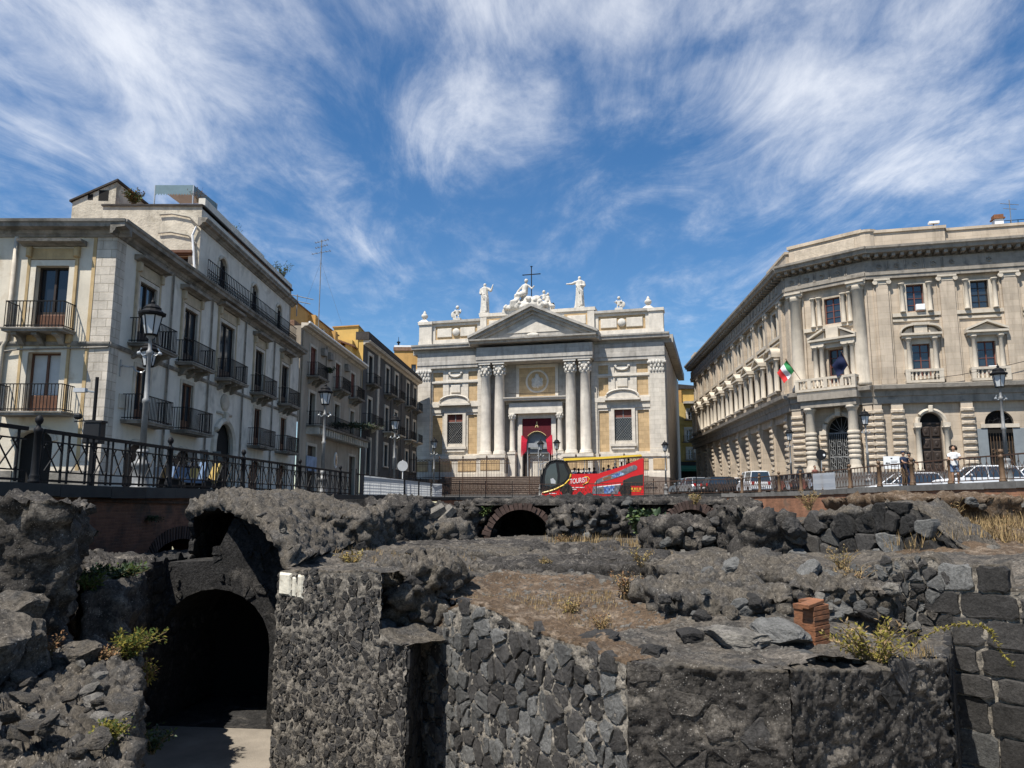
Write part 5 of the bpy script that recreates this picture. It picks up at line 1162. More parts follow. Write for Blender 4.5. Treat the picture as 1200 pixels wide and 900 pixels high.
# front bays
for a, b in ((.62, 1.45), (4.95, 5.95), (9.05, 10.05), (13.4, 14.3)): pil(RF, a, b)
for k, c in enumerate(rf_c):
    h1, h2 = rf_h[k], rf_h[k + 3]
    window(pz, RF, *h1, 'wood_dark' if k != 0 else 'redwood', 'glass', rows=4); window(pz, RF, *h2, 'redwood', 'glass', rows=4)
    pz.part('window_frame', MB().box(h1[0] - .5, h1[0], -.14, .05, 13.72, 16.0).box(h1[1], h1[1] + .5, -.14, .05, 13.72, 16.0).box(h1[0], h1[1], -.139, .05, 15.9, 16.0), M['palazzo_pale'], RF)
    for x in (h1[0] - .33, h1[1] + .33): small_col(RF, x, .26, 13.75, 15.98, .15)
    pz.part('sill_band', MB().box(c - 1.65, c + 1.6, -.22, .05, 13.45, 13.72).box(c - 1.65, c + 1.6, -.12, .05, 13.1, 13.28), M['palazzo_pale'], RF)
    hood(RF, c + .12, 2.75, 11.95, 'seg_broken' if k == 0 else 'tri')
    for x in (h2[0] - .28, h2[1] + .28): small_col(RF, x, .32, 8.9, 11.75, .17)
    pz.part('window_frame', MB().box(h2[0] - .55, h2[0], -.10, .05, 8.6, 11.75).box(h2[1], h2[1] + .55, -.10, .05, 8.6, 11.75).box(h2[0], h2[1], -.099, .05, 11.35, 11.75), M['palazzo_pale'], RF)
    balustrade(RF, c + .12 - 1.25, c + .12 + 1.25, 8.58, .62, 7)
for x in (rf_c[0] + .05, rf_c[1] + .2):
    pz.part('air_conditioner', MB().bev(x - .1, x + .5, -.42 if x < 5 else -.3, -.1, 13.86 if x < 5 else 8.98, 14.3 if x < 5 else 9.5, .03), M['white'], RF)
for a, b in ((-.15, .42), (1.05, 1.85), (5.65, 6.42), (10.05, 10.85)): rust_pilaster(RF, a, b)
# carved door of the first front bay
g = rf_g[0]; c = (g[0] + g[1]) / 2
dm = MB().box(g[0], g[1], .3, .36, 1.6, 5.5).box(g[0], g[1], .22, .3, 5.4, 5.55)
for i in range(2):
    for j in range(4): dm.bev(g[0] + .1 + i * .67, g[0] + .65 + i * .67, .2, .3, 1.8 + j * .9, 2.55 + j * .9, .07); dm.ell((g[0] + .38 + i * .67, .2, 2.2 + j * .9), (.13, .06, .2), 7, 5)
pz.part('carved_door', dm, M['wood_dark'], RF); pz.part('fanlight', MB().box(g[0], g[1], .34, .4, 5.55, 6.25), M['void'], RF)
pz.part('door_arch', MB().tube([(c + .92 * math.cos(math.pi * (1 - k / 14)), -.08, 5.5 + .92 * math.sin(math.pi * k / 14)) for k in range(15)], .17, 6).bev(c - .15, c + .15, -.35, .05, 6.25, 6.75, .04), M['palazzo_pale'], RF)
for s_ in (-1, 1):
    pz.part('impost', MB().box(c + s_ * .95 - .24, c + s_ * .95 + .24, -.42, .05, 5.2, 5.5), M['palazzo_pale'], RF); small_col(RF, c + s_ * .95, .18, 2.0, 5.2, .2)
for g in rf_g[1:]:
    c = (g[0] + g[1]) / 2
    pz.part('shop_transom', MB().box(g[0] - .3, g[1] + .3, -.12, .05, 5.05, 5.32), M['palazzo_pale'], RF); pz.part('shop_interior', MB().box(g[0], g[1], .38, .44, 1.6, 6.3), M['void'], RF)
    fg = MB()
    for k in range(7): t = math.pi * k / 6; fg.tube([(c, .2, 5.35), (c + .9 * math.cos(t), .2, 5.35 + .85 * math.sin(t))], .025, 4)
    for rr_ in (.35, .65): fg.tube([(c + rr_ * math.cos(math.pi * k / 10), .2, 5.35 + rr_ * math.sin(math.pi * k / 10)) for k in range(11)], .025, 4)
    pz.part('fanlight_grille', fg, M['iron'], RF)
    pz.part('door_leaf', MB().box(g[0] - .55, g[0] + .12, -.05, -.01, 1.6, 5.0).box(g[1] - .12, g[1] + .75, -.05, -.01, 1.6, 5.0), M['portal_grey'], RF)
    gm_ = MB()
    for k in range(9): x = g[0] + .15 + (g[1] - g[0] - .3) * k / 8; gm_.box(x - .015, x + .015, .2, .23, 1.6, 4.7)
    for k in range(4): gm_.tube([(c - .45 + .13 * math.cos(6.28 * t / 8) + .3 * k, .2, 3.4 + .13 * math.sin(6.28 * t / 8)) for t in range(9)], .02, 4)
    pz.part('shop_grille', gm_, M['bronze'], RF)
# canted corner
for x in (.62, RC.L - .62):
    cmE = cached('gcol', lambda: MB().lathe([(.62, 8.4), (.62, 8.65), (.52, 8.8), (.50, 11), (.43, 15.75), (.5, 15.8), (.47, 15.95), (.55, 16.1)], 0, 0, 20).mesh('giant_column', M['palazzo_pale'], True))
    o = pz.part('giant_column', cmE, None, RC, x, .12, 0)
    cc = cached('gcolcap', lambda: (lambda c_: c_)(MB().box(-.68, .68, -.6, .5, 16.28, 16.42).ell((-.52, -.3, 16.16), (.2, .22, .2), 9, 6).ell((.52, -.3, 16.16), (.2, .22, .2), 9, 6).box(-.5, .5, -.5, .4, 16.1, 16.28)).mesh('capital', M['palazzo_pale']))
    pz.part('capital', cc, None, RC, parent=o)
    for s_ in (-.66, .5): pz.part('pilaster', MB().box(x + s_, x + s_ + .16, -.12, .05, 8.4, 16.4), M['palazzo'], RC)
h1, h2 = rc_h
window(pz, RC, *h1, 'redwood', 'glass', rows=4, n=-.3); window(pz, RC, *h2, 'redwood', 'glass_dark', rows=4, n=-.3)
for (hh, z0, z1, r_, nn) in ((h1, 13.4, 15.75, .16, .2), (h2, 8.6, 11.75, .2, .42)):
    for s_ in (hh[0] - .32, hh[0] - .82, hh[1] + .32, hh[1] + .82): small_col(RC, s_, nn, z0, z1, r_)
pz.part('small_capital_block', MB().box(h2[0] - 1.1, h2[0] - .05, -.65, .05, 11.75, 12.1).box(h2[1] + .05, h2[1] + 1.1, -.65, .05, 11.75, 12.1).box(h2[0] - .05, h2[1] + .05, -.35, .05, 11.6, 12.1), M['palazzo_pale'], RC)
hood(RC, (h2[0] + h2[1]) / 2, 3.7, 12.15, 'tri_broken', .8)
pz.part('sill_band', MB().box(1.2, 2.2, -.22, .05, 13.1, 13.4).box(4.8, RC.L - 1.1, -.22, .05, 13.1, 13.4).box(2.2, 4.8, -.2, .05, 13.2, 13.41), M['palazzo_pale'], RC)
bal = balustrade(RC, .75, RC.L - .75, 7.98 + .42, 1.35, 14)
for k in range(3): pz.part('balcony_pier', MB().box(-.14, .14, -1.36, -1.1, 8.4, 9.04), M['palazzo_pale'], RC, 1.9 + k * 1.25)
for x in (1.55, RC.L - 1.35):
    pcm = cached('bandcol', lambda: (lambda mb: [mb.lathe([(.40, 3.0 + k * .36), (.44, 3.05 + k * .36), (.44, 3.22 + k * .36), (.40, 3.27 + k * .36)], 0, 0, 18) for k in range(6)] and mb)(MB().lathe([(.5, 1.0), (.5, 2.3), (.42, 2.45), (.38, 2.6), (.37, 4.5), (.33, 6.55), (.37, 6.6), (.42, 6.75), (.5, 6.8), (.5, 6.95)], 0, 0, 18)).mesh('banded_column', M['palazzo_pale'], True))
    pz.part('banded_column', pcm, None, RC, x, .75, 0)
pz.part('portal_entablature', MB().box(1.05, RC.L - .85, -1.2, .05, 6.96, 7.5).box(.9, RC.L - .7, -1.4, .05, 7.5, 8.0), M['palazzo_dark'], RC)
rust_pilaster(RC, -.1, .85); rust_pilaster(RC, RC.L - .72, RC.L - .05)
g = rc_g[0]; c = (g[0] + g[1]) / 2
pz.part('portal_arch', MB().tube([(c + 1.25 * math.cos(math.pi * (1 - k / 16)), -.06, 5.2 + 1.25 * math.sin(math.pi * k / 16)) for k in range(17)], .19, 6).bev(c - .2, c + .2, -.5, .05, 6.25, 6.95, .06), M['palazzo_pale'], RC)
for s_ in (-1, 1):
    pz.part('portal_jamb', MB().box(c + s_ * 1.28 - .2, c + s_ * 1.28 + .2, -.2, .05, 1.6, 4.9).box(c + s_ * 1.28 - .26, c + s_ * 1.28 + .26, -.3, .05, 4.9, 5.2), M['palazzo_pale'], RC)
    for k in range(6): pz.part('rusticated_block', cached('jblk', lambda: MB().bev(-.28, .28, -.36, -.1, 0, .26, .06).mesh('rusticated_block', M['palazzo_rust'])), None, RC, c + s_ * 1.28, 0, 2.1 + k * .48)
ig = MB()
for k in range(15): x = g[0] + .08 + (g[1] - g[0] - .16) * k / 14; ig.box(x - .018, x + .018, .22, .25, 1.6, 5.0)
for z_ in (1.8, 3.2, 5.0): ig.box(g[0], g[1], .2, .27, z_ - .04, z_ + .04)
for k in range(4):
    for j in range(4): ig.tube([(g[0] + .32 + k * .52 + .17 * math.cos(6.28 * t / 9), .21, 2.3 + j * .62 + .22 * math.sin(6.28 * t / 9)) for t in range(10)], .025, 4)
for k in range(9): t = math.pi * k / 8; ig.tube([(c, .22, 5.05), (c + 1.08 * math.cos(t), .22, 5.05 + 1.15 * math.sin(t))], .018, 4)
pz.part('portal_gate', ig, M['grey_iron'], RC); pz.part('portal_interior', MB().box(g[0] - .3, g[1] + .3, .9, .96, 1.5, 6.4), M['void'], RC)
# flank bays
for k, p in enumerate(rl_p):
    pil(RL, p - .38, p + .38)
    rust_pilaster(RL, p - .32, p + .32, pr=.2)
for k, c in enumerate(rl_c):
    h1, h2 = rl_h[k], rl_h[k + len(rl_c)]
    window(pz, RL, *h1, 'wood_dark', 'glass_dark', rows=3, n=-.18); window(pz, RL, *h2, 'wood_dark', 'glass_dark', rows=3, n=-.18)
    pz.part('window_frame', MB().box(h1[0] - .3, h1[0], -.14, .05, 13.72, 16.0).box(h1[1], h1[1] + .3, -.14, .05, 13.72, 16.0).box(h1[0] - .01, h1[1] + .01, -.13, .05, 15.9, 15.99), M['palazzo_pale'], RL)
    pz.part('sill_band', MB().box(c - 1.7, c + 1.7, -.24, .05, 13.42, 13.72).box(c - 1.7, c + 1.7, -.16, .05, 13.1, 13.25), M['palazzo_pale'], RL)
    hood(RL, c, 2.6, 11.9, 'tri' if k else 'seg_broken', .85)
    for s_ in (h2[0] - .2, h2[0] - .62, h2[1] + .2, h2[1] + .62): small_col(RL, s_, .42, 8.95, 11.7, .16)
    pz.part('window_sill', MB().box(c - 1.25, c + 1.25, -.7, .05, 8.75, 8.95).box(c - 1.0, c + 1.0, -.5, .05, 8.5, 8.75), M['palazzo_dark'], RL)
pz.part('plinth', MB().box(0, RL.L, -.75, .02, 0, 1.95), M['coping_grey'], RL); pz.part('plinth', MB().box(-.2, RC.L + .2, -1.3, .02, 0, 1.94), M['coping_grey'], RC); pz.part('plinth', MB().box(0, 14.5, -.75, .02, 0, 1.95), M['coping_grey'], RF)
# roof furniture of the palazzo
def roofthing(name, mb, m, fr, u, n, z, label, cat): return tag(mb.build(name, m, None, fr.p(u, n, z), fr.rz), label, cat)
u_, _ = RF.uz(1169, 258, -1.5)
chm = empty('chimney', RF.p(u_, -1.5, 18.7), RF.rz, 'white chimney with dark cap on the palazzo roof at the right', 'chimney')
MB().box(-.3, .3, -.3, .3, 0, 2.2).build('stack', M['white'], chm); MB().box(-.4, .4, -.4, .4, 2.2, 2.3).box(-.32, .32, -.32, .32, 2.3, 2.55).build('cap', M['brickstump'], chm)
u_, _ = RF.uz(1093, 262, -.2)
fl = empty('floodlight', RF.p(u_, -.1, 20.2), RF.rz, 'small white floodlight on the palazzo parapet', 'floodlight')
MB().tube([(0, 0, 0), (0, -.1, .3)], .04, 5).build('arm', M['iron'], fl); MB().box(-.35, .35, -.35, .05, .28, .45).build('lamp_head', M['white'], fl)
u_, _ = RF.uz(1186, 258, -2)
rr_ = MB()
for k in range(6): rr_.box(k * .5 - .02, k * .5 + .02, 0, .04, 0, 1.1)
for z_ in (.5, 1.05): rr_.box(0, 2.6, 0, .04, z_, z_ + .04)
o = empty('roof_railing', RF.p(u_ - .6, -2, 19.9), RF.rz, 'thin roof railing beside the white chimney', 'railing'); rr_.build('bars', M['iron'], o); MB().prism([(-1.5, -1.0), (3.5, -1.0), (3.5, 1.6), (1.0, .2)], .2, 3).build('roof_ridge', M['palazzo_dark'], o)

# ------------------------------------------------------------------ ochre house between church and palazzo
BK = Frame((18, 118), (34, 118))
bk = House('ochre_house', BK.p(0, 0, 0), 'ochre yellow house with white window frames between church and palazzo')
def bkr(x0, y0, x1, y1): (a, z1), (b, z0) = BK.uz(x0, y0), BK.uz(x1, y1); return (a, b, z0, z1)
bw = [bkr(782, 476, 788, 492), bkr(806, 481, 814, 492), bkr(784, 502, 791, 516), bkr(804, 503, 811, 518), bkr(785, 524, 792, 538), bkr(806, 526, 813, 539), bkr(817, 503, 822, 516), bkr(818, 526, 823, 538)]
_, zr = BK.uz(795, 472); _, zm = BK.uz(795, 541)
bk.part('wall', wall_mesh(MB(), 2, 15, zm, zr, bw, .3), M['ochre'], BK)
for w_ in bw:
    window(bk, BK, *w_, 'white', 'glass_dark', rows=2, bar=.12); surround(bk, BK, *w_, .32, .08, 'church_plain', sill=True)
    balcony(bk, BK, (w_[0] + w_[1]) / 2, 2.0, w_[2], .5, 'dark_trim', bars=.2, corbels=0)
for z_ in (BK.uz(795, 497)[1], BK.uz(795, 520)[1]): bk.part('string_course', MB().box(2, 15, -.15, .02, z_ - .15, z_ + .1), M['ochre'], BK)
bk.part('eaves', MB().box(8.5, 15, -.9, .2, zr - .2, zr + .15), M['church_grey'], BK); bk.part('attic_block', MB().box(2, 8.3, .1, 6, zr, zr + 2.2).box(2, 6.7, .4, 5, zr + 2.2, BK.uz(790, 443)[1]), M['orange'], BK)
bk.part('attic_roof', MB().prism([(6.8, zr + 2.2), (10.5, zr + 2.2), (10.3, zr + 2.7), (7.0, zr + 3.0)], .0, 5), M['roofdark'], BK); bk.part('attic_wall', MB().box(8.4, 11.3, .4, 6, zr + .15, zr + 2.2), M['yellow'], BK)
bk.part('shop_front', MB().box(2, 15, .1, .4, 0, zm), M['void'], BK); bk.part('shop_sign_band', MB().box(2, 15, -.3, .1, zm - .9, zm), M['black'], BK)
aw_ = MB(); za0, za1 = BK.uz(800, 545)[1], BK.uz(800, 552)[1]
aw_.raw([(6.2, 0, za0), (11.2, 0, za0), (11.2, -2.2, za1 + .25), (6.2, -2.2, za1 + .25), (6.2, -2.2, za1 - .1), (11.2, -2.2, za1 - .1)], [(0, 1, 2, 3), (3, 2, 5, 4), (0, 3, 4), (1, 5, 2)])
tag(aw_.build('shop_awning', M['awning_green'], None, BK.p(0, 0, 0), BK.rz), 'green shop awning below the ochre house', 'awning')
# ------------------------------------------------------------------ the excavated ruins
def smooth_tops(outl, tops, step):
    pts = []
    n = len(outl)
    for i in range(n):
        a, b = Vector((*outl[i], tops[i])), Vector((*outl[(i + 1) % n], tops[(i + 1) % n])); k = max(1, round((b.xy - a.xy).length / step))
        pts += [a.lerp(b, j / k) for j in range(k)]
    return np.array([tuple(p) for p in pts])
def rock_mass(name, outl, z0, tops, res=.12, amp=.16, scale=.35, m='lava', seed=0, lean=0.0, dome=.0, cells=1.0, parent=None, base=None, round_=.12):
    """a broken block of lava concrete: outline, height of its top at every corner, lumpy sides and top"""
    if np.isscalar(tops): tops = [tops] * len(outl)
    P = smooth_tops(outl, tops, res); c = P.mean(0); nu = len(P); H = P[:, 2].max() - z0; nv = max(3, int(H / res)); rad = np.linalg.norm(P[:, :2] - c[:2], axis=1).mean(); nr = max(3, int(rad / res))
    rows = []
    for j in range(nv + 1):
        t = j / nv; q = P.copy(); q[:, 2] = z0 + (P[:, 2] - z0) * t
        k = 1 - lean * (1 - t) - round_ * max(0, t - .85) / .15 * min(1, .25 / max(rad, .25)); q[:, :2] = c[:2] + (P[:, :2] - c[:2]) * k; rows.append(q)
    for j in range(1, nr + 1):
        t = j / nr; q = rows[nv].copy(); q[:, :2] = c[:2] + (rows[nv][:, :2] - c[:2]) * (1 - t * .985); q[:, 2] = rows[nv][:, 2] * (1 - t) + (c[2] + dome) * t + dome * .3 * math.sin(math.pi * t); rows.append(q)
    V = np.concatenate(rows); Fq = grid_faces(nu, len(rows), True); b0 = (len(rows) - 1) * nu; Fq = Fq + [tuple(b0 + i for i in range(nu))]
    N = vert_normals(V, Fq[:-1]); V = rough(V, N, amp, scale, cells, seed)
    o = Vector(base) if base is not None else Vector((c[0], c[1], z0)); V = V - np.array(o)
    me = np_mesh(name, V, Fq, M[m], True)
    return link(name, me, parent, (0, 0, 0) if parent is not None else o), o
def rock_mesh(seed, m, sub=11, cuts=13, flat=.75):
    """an angular stone about 1 m across"""
    r = np.random.RandomState(seed); V, Fq, idx = [], [], {}
    def add(p):
        k = tuple(np.round(p, 5))
        if k not in idx: idx[k] = len(V); V.append(p)
        return idx[k]
    for ax in range(3):
        for sg in (-1, 1):
            g = [[None] * (sub + 1) for _ in range(sub + 1)]
            for i in range(sub + 1):
                for j in range(sub + 1):
                    p = np.zeros(3); p[ax] = sg; p[(ax + 1) % 3] = 2 * i / sub - 1; p[(ax + 2) % 3] = 2 * j / sub - 1; g[i][j] = add(p)
            for i in range(sub):
                for j in range(sub):
                    q = (g[i][j], g[i + 1][j], g[i + 1][j + 1], g[i][j + 1]); Fq.append(q if sg > 0 else q[::-1])
    V = np.array(V); V = V / np.linalg.norm(V, axis=1, keepdims=True) ** .75; V *= np.array([.5, .5 * r.uniform(.65, 1), .5 * flat * r.uniform(.7, 1)])
    for k in range(cuts):
        n = r.normal(size=3); n /= np.linalg.norm(n); d = r.uniform(.22, .36); s = V @ n; V = V - np.outer(np.clip(s - d, 0, None), n)
    N = V / (np.linalg.norm(V, axis=1, keepdims=True) + 1e-6); V = V + N * (.045 * fbm(V * 5 + seed * 9, 5, .6))[:, None]
    return np_mesh('stone', V, Fq, M[m], False)
ROCKS = {m: [rock_mesh(s + 100 * k, m) for s in range(7)] for k, m in enumerate(('basalt', 'basalt_grey', 'rockpale', 'lava_top', 'lava_dark_shade', 'lava'))}
def stone(parent, base, p, size, m='basalt', name='stone', rot=None, flat=1.0):
    me = rnd.choice(ROCKS[m]); s = size
    o = link(name, me, parent, Vector(p) - Vector(base), rot or (rnd.uniform(-.5, .5), rnd.uniform(-.5, .5), rnd.uniform(0, 6.28)), (s * rnd.uniform(.85, 1.25), s * rnd.uniform(.85, 1.15), s * flat * rnd.uniform(.8, 1.15)))
    return o
def voronoi_cells(seeds, box):
    out_ = []
    S_ = np.array(seeds)
    for i, s in enumerate(S_):
        poly = [(box[0], box[2]), (box[1], box[2]), (box[1], box[3]), (box[0], box[3])]
        d = ((S_ - s) ** 2).sum(1); near = np.argsort(d)[1:22]
        for j in near:
            t = S_[j]; mx, my = (s + t) / 2; nx_, ny_ = t - s; new = []
            for k in range(len(poly)):
                p, q = poly[k], poly[(k + 1) % len(poly)]; dp = (p[0] - mx) * nx_ + (p[1] - my) * ny_; dq = (q[0] - mx) * nx_ + (q[1] - my) * ny_
                if dp <= 0: new.append(p)
                if (dp < 0 < dq) or (dq < 0 < dp): f = dp / (dp - dq); new.append((p[0] + (q[0] - p[0]) * f, p[1] + (q[1] - p[1]) * f))
            poly = new
            if len(poly) < 3: break
        out_.append(poly if len(poly) >= 3 else None)
    return out_
def masonry(name, label, fr, u0, u1, z0, ztop, cell, mats, mortar, gap=.018, proud=.05, jitter=.32, thick=.45, skip=None, cellfn=None, seed=0, res=.05, core_amp=.035, keep=1.0, max_stones=300, chips=0.0, core_scale=.16, ashlar=False, cat='wall', topm='lava_top', fine=.7, ccells=.8):
    """rubble wall: rough mortar core and stones set in it one by one"""
    rr_ = random.Random(seed); zt = ztop if callable(ztop) else (lambda u: ztop); zmax = max(zt(u0 + (u1 - u0) * k / 40) for k in range(41))
    root = empty(name, fr.p((u0 + u1) / 2, 0, z0), 0, label, cat); base = Vector(root.location)
    nu_ = max(4, int((u1 - u0) / res)); nv_ = max(4, int((zmax - z0) / res)); rows = []
    for j in range(nv_ + 1):
        rows.append(np.array([[u0 + (u1 - u0) * i / nu_, 0, z0 + (zt(u0 + (u1 - u0) * i / nu_) - z0) * j / nv_] for i in range(nu_ + 1)]))
    for j in range(1, 7): q = rows[nv_].copy(); q[:, 1] = thick * j / 6; rows.append(q)
    V = np.concatenate(rows); Fq = grid_faces(nu_ + 1, len(rows)); N = np.zeros_like(V); N[:, 1] = -1; N[(nv_ + 1) * (nu_ + 1):, 1] = 0; N[(nv_ + 1) * (nu_ + 1):, 2] = 1
    V = rough(V, N, core_amp, core_scale, ccells, seed + 2, fine)
    cme = np_mesh('mortar_core', V, Fq, M[mortar], True); cme.materials.append(M[topm])
    cme.polygons.foreach_set('material_index', [1 if i_ >= (nv_ - 1) * nu_ else 0 for i_ in range(len(Fq))])
    core = link('mortar_core', cme, root, fr.p(0, 0, 0) - base, fr.rz)
    seeds = []; z = z0 + .04; cells = []
    if ashlar:                                                        # squared blocks laid in courses
        while z < zmax:
            ch_ = cell[1] * rr_.uniform(.72, 1.2); u = u0 + rr_.uniform(-.32, .16)
            while u < u1:
                w = cell[0] * rr_.uniform(.65, 1.35); seeds.append((max(u0 + .01, u + w / 2), z + ch_ / 2)); k_ = rr_.uniform(-.015, .015); cells.append([(u, z + k_), (u + w, z - k_), (u + w + rr_.uniform(-.03, .01), z + ch_), (u + rr_.uniform(-.01, .03), z + ch_)]); u += w
            z += ch_
        z = 1e9
    while z < zmax + cell[1]:
        u = u0 - rr_.random() * cell[0]; ch_ = cell[1] * rr_.uniform(.75, 1.3)
        if cellfn: cw0, ch_ = cellfn(u0, z)[0], cellfn((u0 + u1) / 2, z)[1]
        while u < u1 + .1:
            cw, chh = cellfn(u, z) if cellfn else (cell[0], ch_); w = cw * rr_.choice((.55, .8, 1.0, 1.3, 1.75)) * rr_.uniform(.85, 1.15)
            seeds.append((u + w / 2, z + chh / 2 + rr_.uniform(-1, 1) * jitter * chh)); u += w
            if rr_.random() < chips: seeds.append((u + rr_.uniform(-.04, .04), z + chh * rr_.uniform(-.15, 1.1)))
        z += ch_
    cells = cells or voronoi_cells(seeds, (u0, u1, z0, zmax + .02)); n = 0; kept = []
    for s, poly in zip(seeds, cells):
        if poly is None or not (u0 < s[0] < u1 and z0 < s[1] < zt(s[0]) - .03): continue
        if (skip and skip(*s)) or rr_.random() > keep: continue
        kept.append((s, poly))
    small = MB(); kept.sort(key=lambda k_: -abs(sum(k_[1][i][0] * k_[1][(i + 1) % len(k_[1])][1] - k_[1][(i + 1) % len(k_[1])][0] * k_[1][i][1] for i in range(len(k_[1])))))
    for n, (s, poly) in enumerate(kept):
        c = np.mean(np.array(poly), 0); P = []
        for i in range(len(poly)):                                    # round the corners once
            p, q = np.array(poly[i]), np.array(poly[(i + 1) % len(poly)])
            if np.hypot(*(q - p)) < .012: continue
            P += [p * .86 + q * .14, p * .5 + q * .5 + (c - (p + q) / 2) * rr_.uniform(-.06, .10), p * .14 + q * .86]
        if len(P) < 5: continue
        P = np.array(P); r_ = np.hypot(*(P - c).T); k = np.clip(1 - gap * rr_.uniform(.6, 1.9) / np.maximum(r_, .02), .35, 1)[:, None]; R0 = c + (P - c) * k
        h = proud * rr_.uniform(.35, 1.5); m_ = len(P); tilt = np.array([rr_.uniform(-.2, .2), rr_.uniform(-.2, .2)])
        v = [(p[0] - c[0], .05, p[1] - c[1]) for p in R0] + [(p[0] - c[0], -h * .82 - rr_.uniform(0, .006), p[1] - c[1]) for p in R0]
        R1 = c + (R0 - c) * (1 - min(.3, .03 / max(.05, r_.mean()))); v += [(p[0] - c[0] + rr_.uniform(-.005, .005), -h - float((p - c) @ tilt) * .18 - rr_.uniform(-.005, .006), p[1] - c[1] + rr_.uniform(-.005, .005)) for p in R1] + [(rr_.uniform(-.02, .02), -h - rr_.uniform(-.004, .008), rr_.uniform(-.02, .02))]
        f = [(i, (i + 1) % m_, (i + 1) % m_ + m_, i + m_) for i in range(m_)] + [(i + m_, (i + 1) % m_ + m_, (i + 1) % m_ + 2 * m_, i + 2 * m_) for i in range(m_)] + [(i + 2 * m_, (i + 1) % m_ + 2 * m_, 3 * m_) for i in range(m_)]
        if n < max_stones:
            me = bpy.data.meshes.new('stone'); me.from_pydata(v, [], f); me.materials.append(M[rr_.choice(mats)]); me.update()
            link('stone', me, root, fr.p(c[0], 0, c[1]) - base, fr.rz)
        else: small.raw([(x + c[0], y, z_ + c[1]) for x, y, z_ in v], f)
    if small.v: tag(link('small_stones', small.mesh('small_stones', M[mats[0]]), root, fr.p(0, 0, 0) - base, fr.rz), kind='stuff')
    return root, base
def prof(fr, pts):
    """top line of a wall from photograph points"""
    q = sorted(fr.uz(*p) for p in pts)
    def f(u):
        if u <= q[0][0]: return q[0][1]
        for a, b in zip(q, q[1:]):
            if u <= b[0]: return a[1] + (b[1] - a[1]) * (u - a[0]) / max(1e-6, b[0] - a[0])
        return q[-1][1]
    return f
def XY(px, py, Y): p = at(px, py, Y); return (p.x, p.y)
FLOOR = -3.95
# --- front walls
wA, wB, wC, wD, wE, wG = XY(322, 750, 11.0), XY(476, 800, 9.5), XY(494, 800, 10.7), XY(735, 800, 7.2), XY(925, 800, 6.9), XY(1112, 800, 7.9)
f5, f5r, f6, f7a, f7b = Frame(wA, wB), Frame(wB, wC), Frame(wC, wD), Frame(wD, wE), Frame(wE, wG)
u5 = f5.uz(446, 700)[0]; t5 = prof(f5, [(322, 676), (328, 669), (360, 667), (400, 669), (436, 667), (446, 671)])
w5, b5 = masonry('ruined_wall', 'dark rubble wall face right of the black tunnel, many small stones in pale mortar', f5, 0, u5, FLOOR, t5, (.155, .115), ('basalt', 'basalt', 'lava', 'basalt'), 'mortar_dark', .015, .010, .45, seed=5, chips=.35, keep=.92, res=.03, core_scale=.09, core_amp=.03)
masonry('ruined_wall', 'lower broken strip at the right end of the dark rubble wall', f5, u5 + .004, f5.L, FLOOR, prof(f5, [(446, 738), (456, 748), (476, 757)]), (.17, .13), ('basalt', 'lava'), 'mortar_dark', .015, .010, .45, seed=6, chips=.35, keep=.92, res=.03, core_scale=.09, core_amp=.03, thick=.9)
p_ = f5.uz(327, 698); q_ = f5.uz(357, 673)
wd, hh_ = q_[0] - p_[0], q_[1] - p_[1]
wb = MB().bev(p_[0] + .01, p_[0] + wd * .52, -.035, .22, p_[1] + .01, q_[1], .03).bev(p_[0] + wd * .53, p_[0] + wd * .74, -.025, .22, p_[1], q_[1] - hh_ * .12, .025).bev(p_[0] + wd * .75, q_[0], -.03, .22, p_[1] - .012, q_[1] - .01, .03)
o = link('limestone_block', wb.mesh('limestone_block', M['white']), w5, f5.p(0, 0, 0) - b5, f5.rz); o['label'] = 'cracked pale block at the top left corner of the wall'
M['limeblock'] = pm('pale_limestone', (.60, .56, .46), .9, .25, 5, .3, .5, 22, col2=(.36, .32, .25), mix2=.6, s2=9); o.data.materials[0] = M['limeblock']
masonry('ruined_wall', 'narrow shaded return face where the front walls meet', f5r, 0, f5r.L, FLOOR, f5.uz(476, 757)[1], (.30, .22), ('lava_dark_shade', 'basalt'), 'lava_dark_shade', .01, .03, .3, seed=9, thick=.2)
t6 = prof(f6, [(494, 770), (510, 742), (528, 712), (545, 702), (575, 712), (600, 724), (640, 742), (690, 758), (735, 776)])
masonry('ruined_wall', 'sunlit diagonal wall of big grey stones with wide pale joints', f6, 0, f6.L, FLOOR, t6, (.30, .23), ('basalt_grey', 'basalt_grey', 'basalt', 'basalt'), 'mortar', .017, .034, .30, seed=21, chips=.55, topm='soil', res=.03, core_scale=.08, keep=.95)
t7a = prof(f7a, [(735, 776), (800, 780), (925, 786)])
t7b = prof(f7b, [(925, 784), (1000, 786), (1060, 782), (1112, 772)])
masonry('ruined_wall', 'rough dark concrete wall in the foreground under the loose rocks', f7a, 0, f7a.L, FLOOR, t7a, (.30, .2), ('lava', 'basalt', 'lava'), 'lava', .02, .02, .40, seed=31, core_amp=.026, core_scale=.22, res=.02, keep=.20, fine=1.0, ccells=.35)
masonry('ruined_wall', 'big dark block wall in the foreground below the yellow bush', f7b, 0, f7b.L, FLOOR, t7b, (.30, .22), ('lava_dark_shade', 'basalt', 'lava'), 'lava', .02, .02, .30, seed=33, core_amp=.036, core_scale=.26, res=.02, keep=.10, fine=1.0, ccells=.4)
f7s = Frame(wG, XY(1118, 800, 9.8)); masonry('ruined_wall', 'shaded end of the big dark block wall', f7s, 0, f7s.L, FLOOR, f7b.uz(1112, 772)[1], (.5, .4), ('lava_dark_shade',), 'lava_dark_shade', .01, .02, .3, seed=35, thick=.3)
